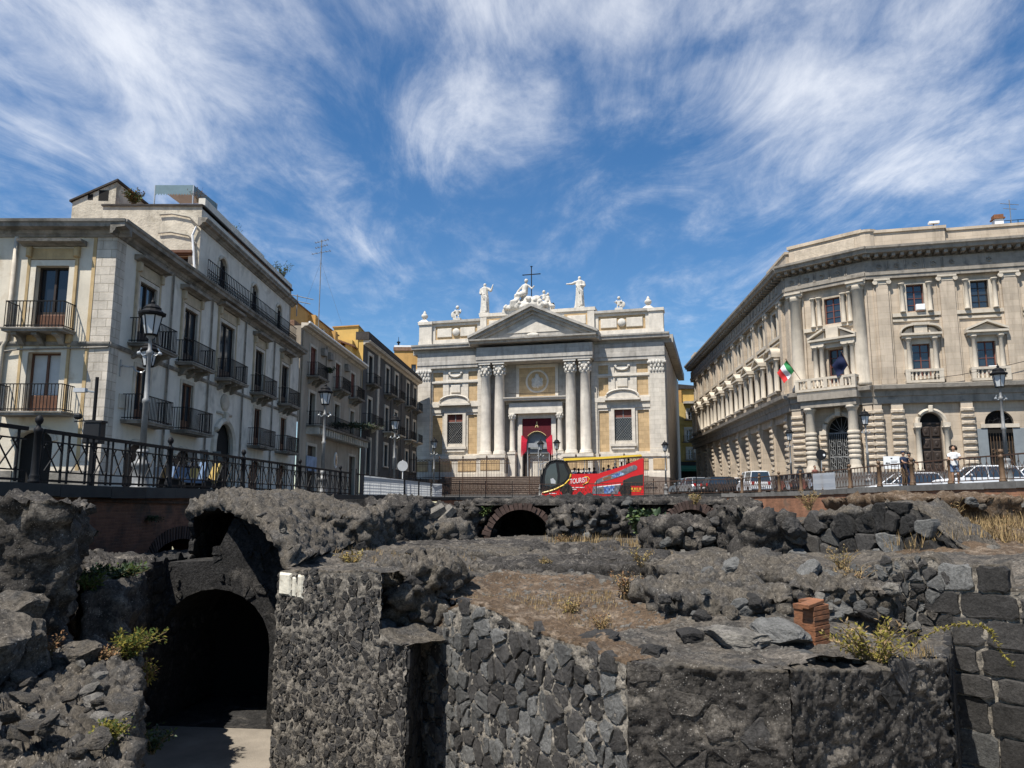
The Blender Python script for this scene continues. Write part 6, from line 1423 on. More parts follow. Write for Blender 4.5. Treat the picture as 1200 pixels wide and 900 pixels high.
# --- right wall of squared blocks passing into rubble
f10 = Frame(XY(985, 720, 10.9), XY(1480, 720, 7.8)); ub_ = f10.uz(1112, 760)[0]; ubs = f10.uz(1070, 700)[0]
t10 = prof(f10, [(985, 672), (1010, 662), (1040, 655), (1090, 650), (1108, 664), (1124, 663), (1172, 661), (1175, 690), (1200, 690), (1480, 700)])
masonry('ruined_wall', 'rubble wall of small dark stones behind the yellow bush', f10, 0, ub_ + .10, FLOOR, t10, (.21, .15), ('basalt', 'basalt', 'basalt_grey', 'lava'), 'mortar_dark', .014, .05, .40, seed=41, chips=.5, res=.04)
masonry('ruined_wall', 'wall of large squared dark blocks at the right edge of the picture', f10, ub_ - .05, f10.L, FLOOR, t10, (.56, .36), ('basalt', 'basalt', 'basalt_grey'), 'mortar', .012, .055, .2, seed=44, ashlar=True, res=.04)
# --- rubble wall of big tumbled stones farther back on the right
fr8 = Frame(XY(932, 640, 17.0), XY(1135, 640, 13.8)); t8 = prof(fr8, [(932, 616), (948, 609), (965, 602), (1000, 598), (1030, 592), (1062, 589), (1085, 600), (1105, 622), (1135, 648)])
masonry('ruined_wall', 'tumbled wall of big black stones below the right brick wall', fr8, 0, fr8.L, -1.75, t8, (.52, .34), ('basalt', 'basalt', 'basalt_grey', 'lava_dark_shade'), 'lava_dark_shade', .016, .15, .45, seed=51, thick=1.2, core_amp=.12, chips=.4, res=.07)

# --- upper ground of the excavation
CTRL = [(330, 668, 11.2), (400, 668, 11.5), (440, 668, 11.8), (350, 655, 13), (420, 650, 14.5), (500, 647, 16), (600, 644, 17), (700, 641, 18), (520, 673, 12.3), (600, 668, 12.8), (660, 674, 12.6), (545, 706, 10.5), (600, 700, 10.8), (585, 722, 9.9), (640, 744, 8.9), (735, 777, 7.3), (700, 704, 10.3), (640, 712, 10.2), (800, 700, 10), (860, 716, 9.3), (800, 768, 7.7), (950, 775, 7.3), (1050, 778, 7.9),
        (900, 668, 14), (950, 690, 11.2), (1000, 672, 13), (1060, 645, 16), (1100, 622, 19), (1150, 602, 24), (1190, 590, 26), (1085, 594, 27), (1000, 614, 30), (960, 614, 34), (1020, 612, 24), (920, 613, 28), (1180, 640, 14), (1150, 652, 12), (1230, 655, 11), (1260, 690, 9.3), (700, 628, 30), (500, 625, 30), (850, 620, 35), (940, 612, 40), (600, 612, 50), (440, 640, 20), (330, 640, 19), (800, 640, 20), (1040, 760, 8.6), (1085, 730, 9.6)]
CP = np.array([tuple(at(*c)) for c in CTRL])
def ground_z(x, y):
    x, y = np.atleast_1d(x), np.atleast_1d(y); d2 = (x[:, None] - CP[:, 0]) ** 2 + (y[:, None] - CP[:, 1]) ** 2; w = 1 / (d2 + .05) ** 1.6
    return (w * CP[:, 2]).sum(1) / w.sum(1)
def inside(poly, x, y):
    r = np.zeros(len(x), bool); n = len(poly)
    for i in range(n):
        (xa, ya), (xb, yb) = poly[i], poly[(i + 1) % n]; c = ((ya > y) != (yb > y)); 
        with np.errstate(divide='ignore', invalid='ignore'): xi = (xb - xa) * (y - ya) / (yb - ya) + xa
        r ^= c & (x < xi)
    return r
def back(p, fr, d=.12): return (p[0] - fr.n[0] * d, p[1] - fr.n[1] * d)
REGION = [back(wA, f5), back(f5.p(f5.uz(440, 700)[0])[:2], f5), (XY(455, 700, 11.3)), back(wC, f6, .3), back(wD, f6, .15), back(wD, f7a, .15), back(wE, f7a), back(wG, f7b), XY(1112, 760, 9.4), back(f10.p(0)[:2], f10, .2)[:2], back(f10.p(0)[:2], f10, .25), back(f10.p(f10.L)[:2], f10, .25), (14, 9), (19.5, 18), (19.6, 28), (18.6, 36), (17.6, 46), (16.2, 56), (12.5, 63), (-4.6, 61.8), (-5.9, 57.5), (-7.7, 37.5), (-8.8, 24.5), (-8.8, 20.2), (-3.9, 20.2), (-3.7, 13)]
REGION = [r for i, r in enumerate(REGION) if i not in (8, 9)]
def terrain_z(x, y, amp=.085):
    x, y = np.atleast_1d(x).astype(float), np.atleast_1d(y).astype(float); z = ground_z(x, y)
    P = np.stack([x, y, z], 1); n1 = fbm(P * 1.1, 4) * amp * 1.2; f1, f2, h = worley(np.stack([x, y, z * 0], 1) / .22 + 3); z = z + n1 + np.clip(h - .62, 0, 1) * np.clip(.45 - f1, 0, 1) * amp * 3.2 + fbm(P * 6, 3) * amp * .25
    return z
def terrain(name, x0, x1, y0, y1, res, m, amp):
    xs, ys = np.arange(x0, x1 + res / 2, res), np.arange(y0, y1 + res / 2, res); X, Y = np.meshgrid(xs, ys); x, y = X.ravel(), Y.ravel(); z = terrain_z(x, y, amp)
    V = np.stack([x, y, z], 1); Fq = grid_faces(len(xs), len(ys)); ok = inside(REGION, x, y); Fq = [q for q in Fq if ok[q[0]] and ok[q[2]]]
    used = sorted({i for q in Fq for i in q}); mp = {o_: k for k, o_ in enumerate(used)}
    me = np_mesh(name, V[used], [tuple(mp[i] for i in q) for q in Fq], M['rubble'], True); me.materials.append(M[m])
    C_ = np.array([V[list(q)].mean(0) for q in Fq]); e = ((C_[:, 0] - .1) / 2.0) ** 2 + ((C_[:, 1] - 10.2) / 2.0) ** 2 + .35 * fbm(C_ * 1.3, 3); e2 = ((C_[:, 0] - 12) / 6) ** 2 + ((C_[:, 1] - 21) / 9) ** 2 + .3 * fbm(C_ * .6, 3)
    me.polygons.foreach_set('material_index', ((e < 1) | (e2 < 1)).astype(int).tolist())
    return tag(link(name, me), kind='structure')
terrain('ruin_ground', -9, 14.2, 6.6, 19.05, .06, 'soil', .085)
terrain('ruin_ground', -9, 20, 19.0, 64, .30, 'soil', .085)

# --- left foreground: rock slope, big leaning rock, tunnel
slope, sb = rock_mass('rock_slope', [XY(-160, 900, 3.6), XY(150, 985, 4.0), XY(151, 900, 4.9), XY(160, 820, 6.6), XY(166, 764, 8.7), XY(120, 755, 9.4), XY(-160, 755, 9.4)], FLOOR, [-1.78, -1.72, -1.70, -1.69, -1.70, -1.66, -1.60], .036, .085, .17, 'lava_top', 3, cells=1.3)
tag(slope, 'sunlit slope of rough lava rock in the lower left corner', 'rock')
big, bb = rock_mass('leaning_rock', [XY(-120, 640, 8.6), XY(30, 640, 8.3), XY(92, 640, 8.5), XY(108, 640, 9.6), XY(98, 640, 11.2), XY(-120, 640, 12)], -2.0, [.02, .02, -.02, -.10, .0, .0], .06, .17, .42, 'lava', 7, lean=.22, cells=.9)
tag(big, 'tall overhanging dark lava rock at the left edge', 'rock')
for i, (px, py, Y, s) in enumerate(((20, 742, 7.7, .62), (8, 712, 8.0, .5), (88, 760, 8.2, .42), (-30, 760, 7.2, .8))):
    o = stone(None, (0, 0, 0), at(px, py + 14, Y), s * 1.5, 'lava_top', 'boulder', (0.2, .1, i * 1.3))
    tag(o, ['rounded lava boulder at the left edge under the overhanging rock', 'smaller lava boulder wedged behind the rounded one at the left edge', 'lava boulder at the foot of the overhanging rock', 'lava boulder half cut by the left edge of the picture'][i], 'boulder')
led, lb_ = rock_mass('rock_ledge', [XY(98, 690, 10.2), XY(150, 690, 10.6), XY(168, 690, 12.3), XY(178, 690, 15.3), XY(100, 690, 15.6)], FLOOR, [-1.15, -1.20, -1.22, -1.1, -1.0], .08, .13, .30, 'lava', 11)
tag(led, 'dark rock ledge with plants in front of the brick arch', 'rock')
rnd.seed(12)
for k in range(34):
    x, y = rnd.uniform(-30, 150), rnd.uniform(775, 890); Y = 1.70 / ((y - HZ) / F_PX); stone(slope, sb, at(x, y, Y) + Vector((0, 0, .02)), rnd.uniform(.10, .30), rnd.choice(('lava_top', 'rockpale', 'lava_top')), flat=.55)
# tunnel wall (faces right, always in shade) with its black arch
fT = Frame((-6.45, 12.6), (-5.75, 20.2)); uA0, uA1 = fT.uz(186, 800)[0], fT.uz(302, 800)[0]; _, zA = fT.uz(250, 722)
def tt(u): return -1.05 if u < 2.6 else -.25
def insidearch(u, z): c, r = (uA0 + uA1) / 2, (uA1 - uA0) / 2; return abs(u - c) < r + .05 and z < zA - .9 + .95 * math.sqrt(max(0, 1 - ((u - c) / (r + .05)) ** 2))
wt, wtb = masonry('tunnel_wall', 'stone wall around the black tunnel mouth, shade painted into its stones', fT, 0, fT.L, FLOOR, tt, (.36, .26), ('lava_dark_shade', 'lava_dark_shade'), 'lava_dark_shade', .016, .04, .4, seed=61, skip=insidearch, res=.12)  # near-black stones carry the wall's shade in their colour
for c_ in list(COL.objects):
    if c_.parent == wt and c_.name.startswith('mortar_core'): bpy.data.objects.remove(c_)
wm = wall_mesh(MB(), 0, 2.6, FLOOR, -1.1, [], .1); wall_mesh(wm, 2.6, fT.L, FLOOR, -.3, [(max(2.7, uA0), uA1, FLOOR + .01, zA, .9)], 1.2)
link('mortar_core', wm.mesh('mortar_core', M['lava_dark_shade']), wt, fT.p(0, 0, 0) - wtb, fT.rz)
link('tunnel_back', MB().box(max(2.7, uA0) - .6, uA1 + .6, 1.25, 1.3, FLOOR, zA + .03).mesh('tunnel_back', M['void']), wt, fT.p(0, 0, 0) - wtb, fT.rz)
shelf_blocker, _b = rock_mass('sun_block_shelf', [(-9.0, 15.2), (-6.3, 15.2), (-5.9, 20.4), (-8.8, 20.4)], -1.95, -1.32, .12, .10, .3, 'lava_dark_shade', 71)  # slab added to stop sunlight reaching the tunnel
tag(shelf_blocker, 'added slab behind the tunnel wall that keeps the sun out of the tunnel', 'rock')
fM = Frame((-6.35, 14.3), (-3.55, 14.0)); m0, m1 = fM.uz(180, 800)[0], fM.uz(314, 800)[0]; _, mz = fM.uz(246, 690)
MT = [(0, -1.12), (.95, -1.08), (1.3, -.32), (2.3, -.48), (3.0, -.85)]
def mtop(u):
    for (a, za2), (b, zb2) in zip(MT, MT[1:]):
        if u <= b: return za2 + (zb2 - za2) * (u - a) / (b - a)
    return -.9
def in_mouth(u, z): c, r = (m0 + m1) / 2, (m1 - m0) / 2 + .06; return abs(u - c) < r and z < mz - 1.0 + 1.06 * math.sqrt(max(0, 1 - ((u - c) / r) ** 2))
mw, mwb = masonry('tunnel_mouth', 'black arched tunnel mouth under the broken vault, wall coloured dark for shade', fM, 0, fM.L, FLOOR, mtop, (.24, .16), ('lava_dark_shade',), 'lava_dark_shade', .02, .03, .45, seed=63, keep=.3, chips=.5, skip=in_mouth, res=.2)  # stones coloured near-black to paint the tunnel's shade
for c_ in list(COL.objects):
    if c_.parent == mw and c_.name.startswith('mortar_core'): bpy.data.objects.remove(c_)
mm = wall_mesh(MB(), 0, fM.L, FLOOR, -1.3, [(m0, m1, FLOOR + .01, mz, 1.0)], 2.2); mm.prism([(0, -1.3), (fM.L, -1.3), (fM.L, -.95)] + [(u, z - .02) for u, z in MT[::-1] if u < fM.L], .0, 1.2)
link('mortar_core', mm.mesh('mortar_core', M['lava_dark_shade']), mw, fM.p(0, 0, 0) - mwb, fM.rz); link('tunnel_back', MB().box(m0 - .5, m1 + .5, 2.2, 2.3, FLOOR, mz + .1).mesh('tunnel_back', M['void']), mw, fM.p(0, 0, 0) - mwb, fM.rz)
curve = [at(335, 668, 11.4), at(322, 640, 11.8), at(300, 617, 12.4), at(276, 603, 13.1), at(255, 597, 13.9), at(238, 599, 14.6), at(222, 612, 15.2)]
def vault_sheet(name, push, m, seed):
    rows = []; nc = 60
    for j in range(110):
        row = []
        for i in range(nc):
            t = i / (nc - 1) * (len(curve) - 1); k = min(int(t), len(curve) - 2); p = curve[k].lerp(curve[k + 1], t - k); q = Vector((p.x + (.02 - push * .9) * (-1 if i < 10 else 0) * .0, p.y, p.z)) + Vector((push * .55 * (1 - i / nc), 0, push * (.35 + .65 * i / nc)))
            q.y += (20.3 - q.y) * j / 109; row.append(q)
        rows.append(row)
    V = np.array([tuple(q) for r_ in rows for q in r_]); Fq = grid_faces(nc, 110); N = vert_normals(V, Fq); return np_mesh(name, rough(V, N, .05 if push == 0 else .13, .28, 1.0, seed, .5), Fq, M[m], True)
vr = empty('ruined_vault', curve[0], 0, 'broken concrete vault over the tunnel passage, underside coloured dark for shade', 'vault')
vu, vt = vault_sheet('vault_underside', 0, 'lava_dark_shade', 4), vault_sheet('vault_top', .36, 'lava_top', 6)  # underside gets the darker lava, its shade painted in
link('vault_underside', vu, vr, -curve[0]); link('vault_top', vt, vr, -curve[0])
ra, rb_ = [Vector(v.co) for v in vu.vertices[:60]], [Vector(v.co) for v in vt.vertices[:60]]; rows = []
for j in range(7): rows.append([tuple(p.lerp(q, j / 6) - Vector((0, .10 * math.sin(math.pi * j / 6), 0))) for p, q in zip(ra, rb_)])
V = np.array([p for r_ in rows for p in r_]); Fq = grid_faces(60, 7); V[60:-60] = rough(V, vert_normals(V, Fq), .09, .16, 1, 8)[60:-60]; link('vault_rim', np_mesh('vault_rim', V, Fq, M['lava_top'], True), vr, -curve[0])
for k in range(22):
    t = rnd.random() * (len(curve) - 1.001); i = int(t); p = curve[i].lerp(curve[i + 1], t - i) + Vector((.12, rnd.uniform(-.05, .2), .16)); stone(vr, curve[0], p, rnd.uniform(.12, .24), rnd.choice(('lava_top', 'basalt', 'rockpale')), flat=.7)
tag(MB().box(-6.2, -3.6, 20.3, 20.6, FLOOR, .0).build('passage_end_wall', M['lava_dark_shade']), 'dark wall closing the passage behind the tunnel vault', 'wall')
tag(MB().box(wA[0] + .05, wA[0] + 1.2, 11.15, 20.3, FLOOR, -1.35).build('pier_core', M['lava_dark_shade']), 'solid core of the wall beside the tunnel', 'wall')

# --- middle ground masses (all stand on the upper ground)
def mass(name, label, px0, px1, ytop, ybot, Y, depth, seed, m='lava', stones=0, amp=.20, scale=.34, lean=.05, tops=None, srange=(.25, .6), smats=('basalt', 'lava_top', 'basalt_grey', 'lava'), cat='ruin', res=None, dome=.05):
    res = res or (.065 if Y < 17 else .08); stones = int(stones * .65); srange = (srange[0] * .75, srange[1] * .8)
    zt_, zb_ = at(px0, ytop, Y).z, at(px0, ybot, Y).z - .35; a, b = at(px0, ybot, Y).x, at(px1, ybot, Y).x; mid = (a + b) / 2
    root = empty(name, ((a + b) / 2, Y, zb_), 0, label, cat); base = Vector(root.location)
    outl = [(a, Y + .1), (mid, Y - .1), (b, Y + .05), (b + .15, Y + depth * .6), (b - .1, Y + depth), (a + .1, Y + depth), (a - .15, Y + depth * .5)]
    tp = [zt_ + rnd.uniform(-.08, .05) for _ in outl] if tops is None else [at(px0, y_, Y).z for y_ in tops]
    rock_mass('core', outl, zb_, tp, res, amp, scale, m, seed, lean, dome, parent=root, base=base)
    for k in range(stones):
        t = rnd.random(); x = a + (b - a) * t; z = zb_ + .25 + (zt_ - zb_ - .2) * rnd.random() ** 1.1; s = rnd.uniform(*srange)
        stone(root, base, (x, Y - rnd.uniform(0, .35) * (1.2 - (z - zb_) / (zt_ - zb_)), z), s, rnd.choice(smats))
    return root, base
rnd.seed(77)
mass('ruined_vault_haunch', 'rounded lump of concrete right of the tunnel vault', 333, 428, 601, 652, 15.0, 3.0, 13, 'lava_top', 10, .2, .36)
mass('ruined_pier', 'ruined pier with a black shaded face below the white sheets', 428, 482, 590, 648, 19.0, 2.5, 15, 'lava', 6, .22, .34)
mass('ruined_wall_stub', 'low stub of pale grey rubble beside the black faced pier', 474, 545, 616, 644, 19.6, 1.6, 17, 'lava_top', 10, .18, .3, srange=(.2, .4))
mass('rubble_bank', 'bank of tumbled rubble and brick scraps under the far railing', 482, 560, 596, 640, 24.0, 2.0, 18, 'lava', 14, .2, .3, smats=('rockpale', 'lava_top', 'basalt'))
mass('ruined_pier', 'ruined pier left of the brick ringed arch', 533, 578, 590, 640, 24.5, 3, 19, 'lava', 8, .22, .34)
mass('rubble_heap', 'heap of tumbled stones right of the brick ringed arch', 650, 738, 597, 641, 22.5, 3.0, 23, 'lava', 44, .22, .32, srange=(.25, .55))
mass('rubble_bank', 'long dark rubble bank under the bus', 634, 790, 586, 628, 27.5, 3.0, 25, 'lava_dark_shade', 30, .25, .36, srange=(.3, .6))
mass('rubble_heap', 'heap of big grey stones below the small brick arch', 772, 885, 612, 662, 17.5, 2.6, 27, 'lava', 52, .2, .36, srange=(.28, .72))
mass('rubble_bank', 'rubble bank around the small brick arch', 780, 898, 593, 625, 23.0, 3.0, 29, 'lava', 30, .22, .34, srange=(.3, .65))
mass('ruined_pier', 'big square ruined pier with a black shaded right side', 868, 940, 600, 664, 16.2, 2.4, 31, 'lava', 10, .20, .40, lean=.0, tops=(594, 598, 612, 612, 604, 596, 594), srange=(.3, .8))
mass('ledge_wall', 'low stepped ledge of concrete in the middle of the ruins', 386, 640, 647, 668, 14.6, 1.6, 37, 'lava_top', 14, .06, .22, res=.06, lean=.0, srange=(.15, .3))
mass('ledge_wall', 'low ledge of blocks running behind the soil mound', 600, 735, 645, 664, 15.4, 1.5, 39, 'lava', 10, .12, .3, res=.08, srange=(.2, .45))
mass('ledge_wall', 'square cut ledge in front of the stone heap', 690, 785, 651, 690, 12.9, 1.2, 41, 'lava', 5, .09, .3, res=.07, srange=(.2, .35))
mass('broken_corner', 'eroded hollow lump of concrete above the meeting of the front walls', 434, 520, 669, 756, 10.35, 1.9, 43, 'lava_top', 9, .24, .34, lean=.10, res=.04, srange=(.2, .45))
mass('ledge_wall', 'flat topped dark ledge at the back of the soil mound', 560, 765, 661, 692, 12.5, 2.0, 46, 'lava', 8, .06, .24, lean=.0, res=.055, srange=(.15, .3))
mass('ledge_wall', 'broken flat ledge between the clump of grass and the central arch', 450, 640, 640, 656, 17.2, 2.0, 57, 'lava', 6, .06, .24, lean=.0, srange=(.15, .3))
mass('broken_corner', 'lump of rubble at the back of the soil mound', 556, 645, 668, 700, 12.3, 1.0, 45, 'lava', 8, .14, .3, res=.07, srange=(.2, .4))
mass('rock_outcrop', 'rocky bank rising behind the broken brick stump', 790, 985, 668, 735, 10.6, 2.4, 47, 'lava_top', 26, .14, .34, lean=.35, res=.07, srange=(.2, .55), smats=('basalt_grey', 'lava_top', 'rockpale', 'basalt'))
mass('rock_outcrop', 'bank of broken rocks left of the orange brick stump', 776, 942, 699, 772, 9.0, 1.8, 48, 'lava_top', 46, .15, .28, lean=.16, res=.05, srange=(.14, .42), smats=('basalt_grey', 'lava_top', 'basalt', 'basalt'))
mass('rock_outcrop', 'rocks between the brick stump and the yellow bush', 962, 1070, 690, 770, 9.3, 1.4, 52, 'lava_top', 30, .14, .28, lean=.15, res=.05, srange=(.14, .36), smats=('basalt_grey', 'lava_top', 'basalt', 'rockpale'))
mass('weedy_mound', 'earthy mound with dry weeds below the right railing', 1066, 1270, 584, 650, 21.0, 6.0, 49, 'soil', 26, .20, .5, lean=.25, res=.12, srange=(.25, .6))
# brick ringed arches
def arch(label, xl, xr, ytop, ybot, Y, seed, name='brick_arch', ring=.24):
    fr = Frame(XY(xl, ybot, Y), XY(xr, ybot, Y)); w = fr.L; zt_, zb_ = at(xl, ytop, Y).z - ring, at(xl, ybot, Y).z; r = w / 2; rise = min(r, zt_ - zb_ - .05); zs_ = zt_ - rise
    root = empty(name, fr.p(r, 0, zb_), 0, label, 'arch'); base = Vector(root.location); n = 23
    me = MB().box(-.062 * w / 1.9, .062 * w / 1.9, -.10, .5, 0, ring).mesh('voussoir_brick', M['voussoir'])
    for k in range(n):
        a = math.pi * (k + .5) / n; o = link('voussoir_brick', me, root, fr.p(r + r * math.cos(a), rnd.uniform(-.03, .06), zs_ + rise * math.sin(a)) - base)
        o.rotation_euler = (Matrix.Rotation(fr.rz, 3, 'Z') @ Matrix.Rotation(math.pi / 2 - math.atan2(math.sin(a) / rise, math.cos(a) / r) + rnd.uniform(-.06, .06), 3, 'Y')).to_euler(); o.scale = (1, 1, rnd.uniform(.7, 1.15))
    V = []; 
    for j in range(14):
        for i in range(25): a = math.pi * i / 24; V.append((r + r * 1.0 * math.cos(a), .1 + 3.4 * j / 13, zs_ + rise * math.sin(a)))
    V = np.array(V); Fq = grid_faces(25, 14); V = rough(V, vert_normals(V, Fq), .06, .3, 1, seed); link('vault', np_mesh('vault', V, Fq, M['lava_dark_shade'], True), root, fr.p(0, 0, 0) - base, fr.rz)
    link('vault_back', MB().box(-.3, w + .3, 3.4, 3.5, zb_ - .4, zt_ + .2).box(-.1, -.02, .1, 3.5, zb_ - .4, zs_).box(w + .02, w + .1, .1, 3.5, zb_ - .4, zs_).mesh('vault_back', M['lava_dark_shade']), root, fr.p(0, 0, 0) - base, fr.rz)
    cv = [(fr.p(-.5, -.05)[:2]), (fr.p(w + .5, -.05)[:2]), (fr.p(w + .5, -3.4)[:2]), (fr.p(-.5, -3.4)[:2])]
    rock_mass('fill', cv, zt_ + ring * .55, [zt_ + ring + .05] * 4, .12, .12, .3, 'lava', seed, parent=root, base=base)
    return root
arch('dark arch ringed with thin bricks in the middle of the ruins', 574, 646, 588, 640, 24.0, 3)
arch('small low brick arch half buried behind the stone heap', 784, 836, 587, 622, 22.4, 5)
# slanted brick scraps
for i, (px, py, rz) in enumerate(((507, 618, .7), (514, 612, .8), (500, 606, .5))):
    tag(MB().box(-.55, .55, -.18, .18, -.09, .09).build('brick_fragment', M['brickstump'] if i == 0 else M['rockpale'], None, at(px, py, 21.5)), ['slanting reddish brick fragment beside the black faced pier', 'slanting grey slab above the reddish brick fragment', 'short pale slab at the top of the rubble under the white sheets'][i], 'fragment').rotation_euler = (0.3, -rz, .2)
# orange brick stump
bs = empty('brick_stump', at(953, 748, 8.6) - Vector((0, 0, .10)), .35, 'broken orange brick stump standing among the rocks', 'stump')
bs.scale = (.86,) * 3
for k in range(9):
    for s_ in (0, 1):
        o = link('brick', cached('stumpbrick', lambda: MB().bev(-.15, .15, -.15, .0, 0, .058, .008).mesh('brick', M['brickstump'])), bs, (rnd.uniform(-.006, .006), rnd.uniform(-.004, .004) + .152 * s_, k * .0605), (0, 0, rnd.uniform(-.02, .02)))
        o.scale = (1 + rnd.uniform(-.05, .03), 1, 1)
o = link('brick', MESH['stumpbrick'], bs, (-.09, 0.0, .545), (.0, -.10, .04)); o.scale = (1.1, 1.0, .75); o = link('brick', MESH['stumpbrick'], bs, (.06, .152, .547), (.0, .03, .1)); o.scale = (.8, 1.0, .6); bs.rotation_euler = (.03, -.05, .55)
# named single rocks in front
BIG = [(868, 752, 8.2, .62, 'rockpale', 'flat topped grey rock perched above the foreground wall', .55), (905, 742, 8.6, .55, 'basalt_grey', 'grey angular rock left of the orange brick stump', .7), (812, 748, 8.4, .42, 'basalt', 'dark rock at the left end of the loose rocks', .8), (768, 712, 9.6, .34, 'rockpale', 'pale branching rock on the soil mound', .5), (880, 690, 10.2, .6, 'rockpale', 'pale slab of rock lying on the rocky bank', .4), (985, 705, 9.6, .55, 'basalt_grey', 'grey rock with a black hollow behind the brick stump', .8), (1000, 690, 10.2, .45, 'lava_top', 'rough pale rock above the hollow grey rock', .8), (925, 660, 12.6, .5, 'lava_top', 'broad rock below the square ruined pier', .6), (670, 664, 12.8, .32, 'rockpale', 'small pale rock at the back of the soil mound', .6), (840, 705, 9.8, .5, 'lava_top', 'weathered rock in the middle of the loose rocks', .5), (760, 768, 7.6, .36, 'basalt', 'dark stone on the crest of the foreground wall', .7), (700, 752, 8.2, .40, 'basalt', 'rounded dark stone on top of the diagonal wall', .7), (665, 742, 8.9, .32, 'basalt', 'smaller dark stone on top of the diagonal wall', .7), (940, 770, 7.4, .30, 'basalt_grey', 'grey stone below the brick stump', .6), (1110, 668, 12.0, .45, 'basalt', 'dark stone at the top of the squared block wall', .7), (740, 664, 13.0, .55, 'lava', 'dark squared block beside the dry bush', .9)]
for i, (px, py, Y, s, m_, lab, fl_) in enumerate(BIG):
    tag(stone(None, (0, 0, 0), at(px, py, Y) , s * 1.25, m_, 'loose_rock', (rnd.uniform(-.2, .2), rnd.uniform(-.2, .2), rnd.uniform(0, 6)), fl_), lab, 'rock', 'loose rocks on the ruins')
# pebbles and gravel nobody could count
pr_ = random.Random(3); cand = [((pr_.uniform(-3, 7), pr_.uniform(7.6, 13), 1.0) if k < 8400 else (pr_.uniform(-4, 12), pr_.uniform(13, 26), 2.0)) for k in range(9800)]; cand = np.array(cand)
cand = cand[inside(REGION, cand[:, 0], cand[:, 1])]; cz = terrain_z(cand[:, 0], cand[:, 1]); pebs = MB()
for (x, Y, sc_), z in zip(cand.tolist(), cz.tolist()):
    s = pr_.uniform(.008, .034) * sc_ * (2.2 if pr_.random() < .06 else 1); a = pr_.random() * 6.3; hs = s * pr_.uniform(.1, .45)
    v = [(x + s * math.cos(a + t * 1.57) * pr_.uniform(.6, 1.2), Y + s * math.sin(a + t * 1.57) * pr_.uniform(.6, 1.2), z - .02) for t in range(4)]; v += [(x + (p[0] - x) * pr_.uniform(.4, .85), Y + (p[1] - Y) * pr_.uniform(.4, .85), z + hs * pr_.uniform(.6, 1.3)) for p in v]
    pebs.raw(v, [(0, 1, 5, 4), (1, 2, 6, 5), (2, 3, 7, 6), (3, 0, 4, 7), (4, 5, 6, 7)])
tag(pebs.build('gravel', M['rockpale']), 'loose gravel and stone chips strewn over the soil', 'gravel', kind='stuff')
# ------------------------------------------------------------------ plants
def leaf_quad(mb, p, d, up, l, w):
    d = d.normalized(); s = d.cross(up); s = s.normalized() if s.length > 1e-4 else Vector((1, 0, 0)); n = s.cross(d)
    mb.raw([p, p + d * l * .45 + s * w * .5 + n * l * .06, p + d * l, p + d * l * .45 - s * w * .5 + n * l * .06], [(0, 1, 2, 3)])
def plant(name, label, loc, h, spread, stems, leaves, lsize, lm, sm='stem', seed=0, droop=.3, lean=(0, 0), group=None, cat='plant', lw=.5, second=None):
    r = random.Random(seed); root = empty(name, loc, 0, label, cat, group); st, lf, lf2 = MB(), MB(), MB()
    for i in range(stems):
        a = r.random() * 6.283; sp = spread * r.uniform(.3, 1); hh = h * r.uniform(.55, 1.05); pts = []
        b = Vector((math.cos(a) * spread * .15 * r.random(), math.sin(a) * spread * .15 * r.random(), -.04))
        for k in range(7):
            t = k / 6; pts.append(b + Vector((math.cos(a) * sp * t ** 1.3 + lean[0] * t * h, math.sin(a) * sp * t ** 1.3 + lean[1] * t * h, hh * (t - droop * t * t))) + Vector((r.uniform(-1, 1), r.uniform(-1, 1), 0)) * .03 * h)
        st.tube(pts, .009 * max(.6, h), 4, .003)
        for k in range(leaves):
            t = r.uniform(.18, 1.0) * 6; j = min(5, int(t)); p = pts[j].lerp(pts[j + 1], t - j); d = Vector((r.gauss(0, 1), r.gauss(0, 1), r.gauss(.25, .7))); leaf_quad(lf if not second or r.random() > second[1] else lf2, p + d * .02, d, Vector((r.gauss(0, .4), r.gauss(0, .4), 1)), lsize * r.uniform(.6, 1.3), lsize * lw * r.uniform(.7, 1.2))
    st.build('stems', M[sm], root)
    lf.build('foliage', M[lm], root)
    if lf2.v: lf2.build('dry_foliage', M[second[0]], root)
    return root
plant('yellow_bush', 'bright yellow green bush growing on top of the foreground block wall', at(1025, 786, 7.75), .72, .44, 26, 40, .050, 'leafthin', seed=1, second=('dry', .35))
ar = empty('arching_branch', at(1062, 765, 7.9), 0, 'long arching leafy branch reaching right from the yellow bush', 'branch'); s0 = at(1062, 765, 7.9)
path = [at(1062, 768, 7.9), at(1080, 748, 7.9), at(1100, 737, 7.85), at(1125, 731, 7.8), at(1148, 733, 7.8), at(1163, 742, 7.75), at(1170, 758, 7.7), at(1190, 785, 7.7)]
lf = MB(); rb = random.Random(4)
for a, b in zip(path, path[1:]):
    for k in range(26): p = a.lerp(b, rb.random()) - s0; d = Vector((rb.gauss(0, 1), rb.gauss(0, 1), rb.gauss(0, .8))); leaf_quad(lf, p, d, Vector((0, 0, 1)), .05 * rb.uniform(.6, 1.2), .025)
MB().tube([p - s0 for p in path], .008, 5, .003).build('stems', M['stem'], ar); lf.build('foliage', M['leafthin'], ar)
plant('fig_shrub', 'dark green broad leaved shrub growing from the ruins under the bus', at(756, 628, 21.2), .95, .55, 22, 36, .19, 'leaf_dark', seed=2, lw=.8, second=('leaf', .3))
plant('dry_bush', 'dry brown bush on the soil mound', at(735, 700, 10.4), .55, .22, 16, 26, .045, 'rustleaf', seed=3, second=('dry', .5))
plant('dry_bush', 'yellowish dry bush on the ledge above the dry brown bush', at(752, 662, 12.2), .4, .25, 12, 16, .04, 'dry', seed=33, second=('leaf_yellow', .5))
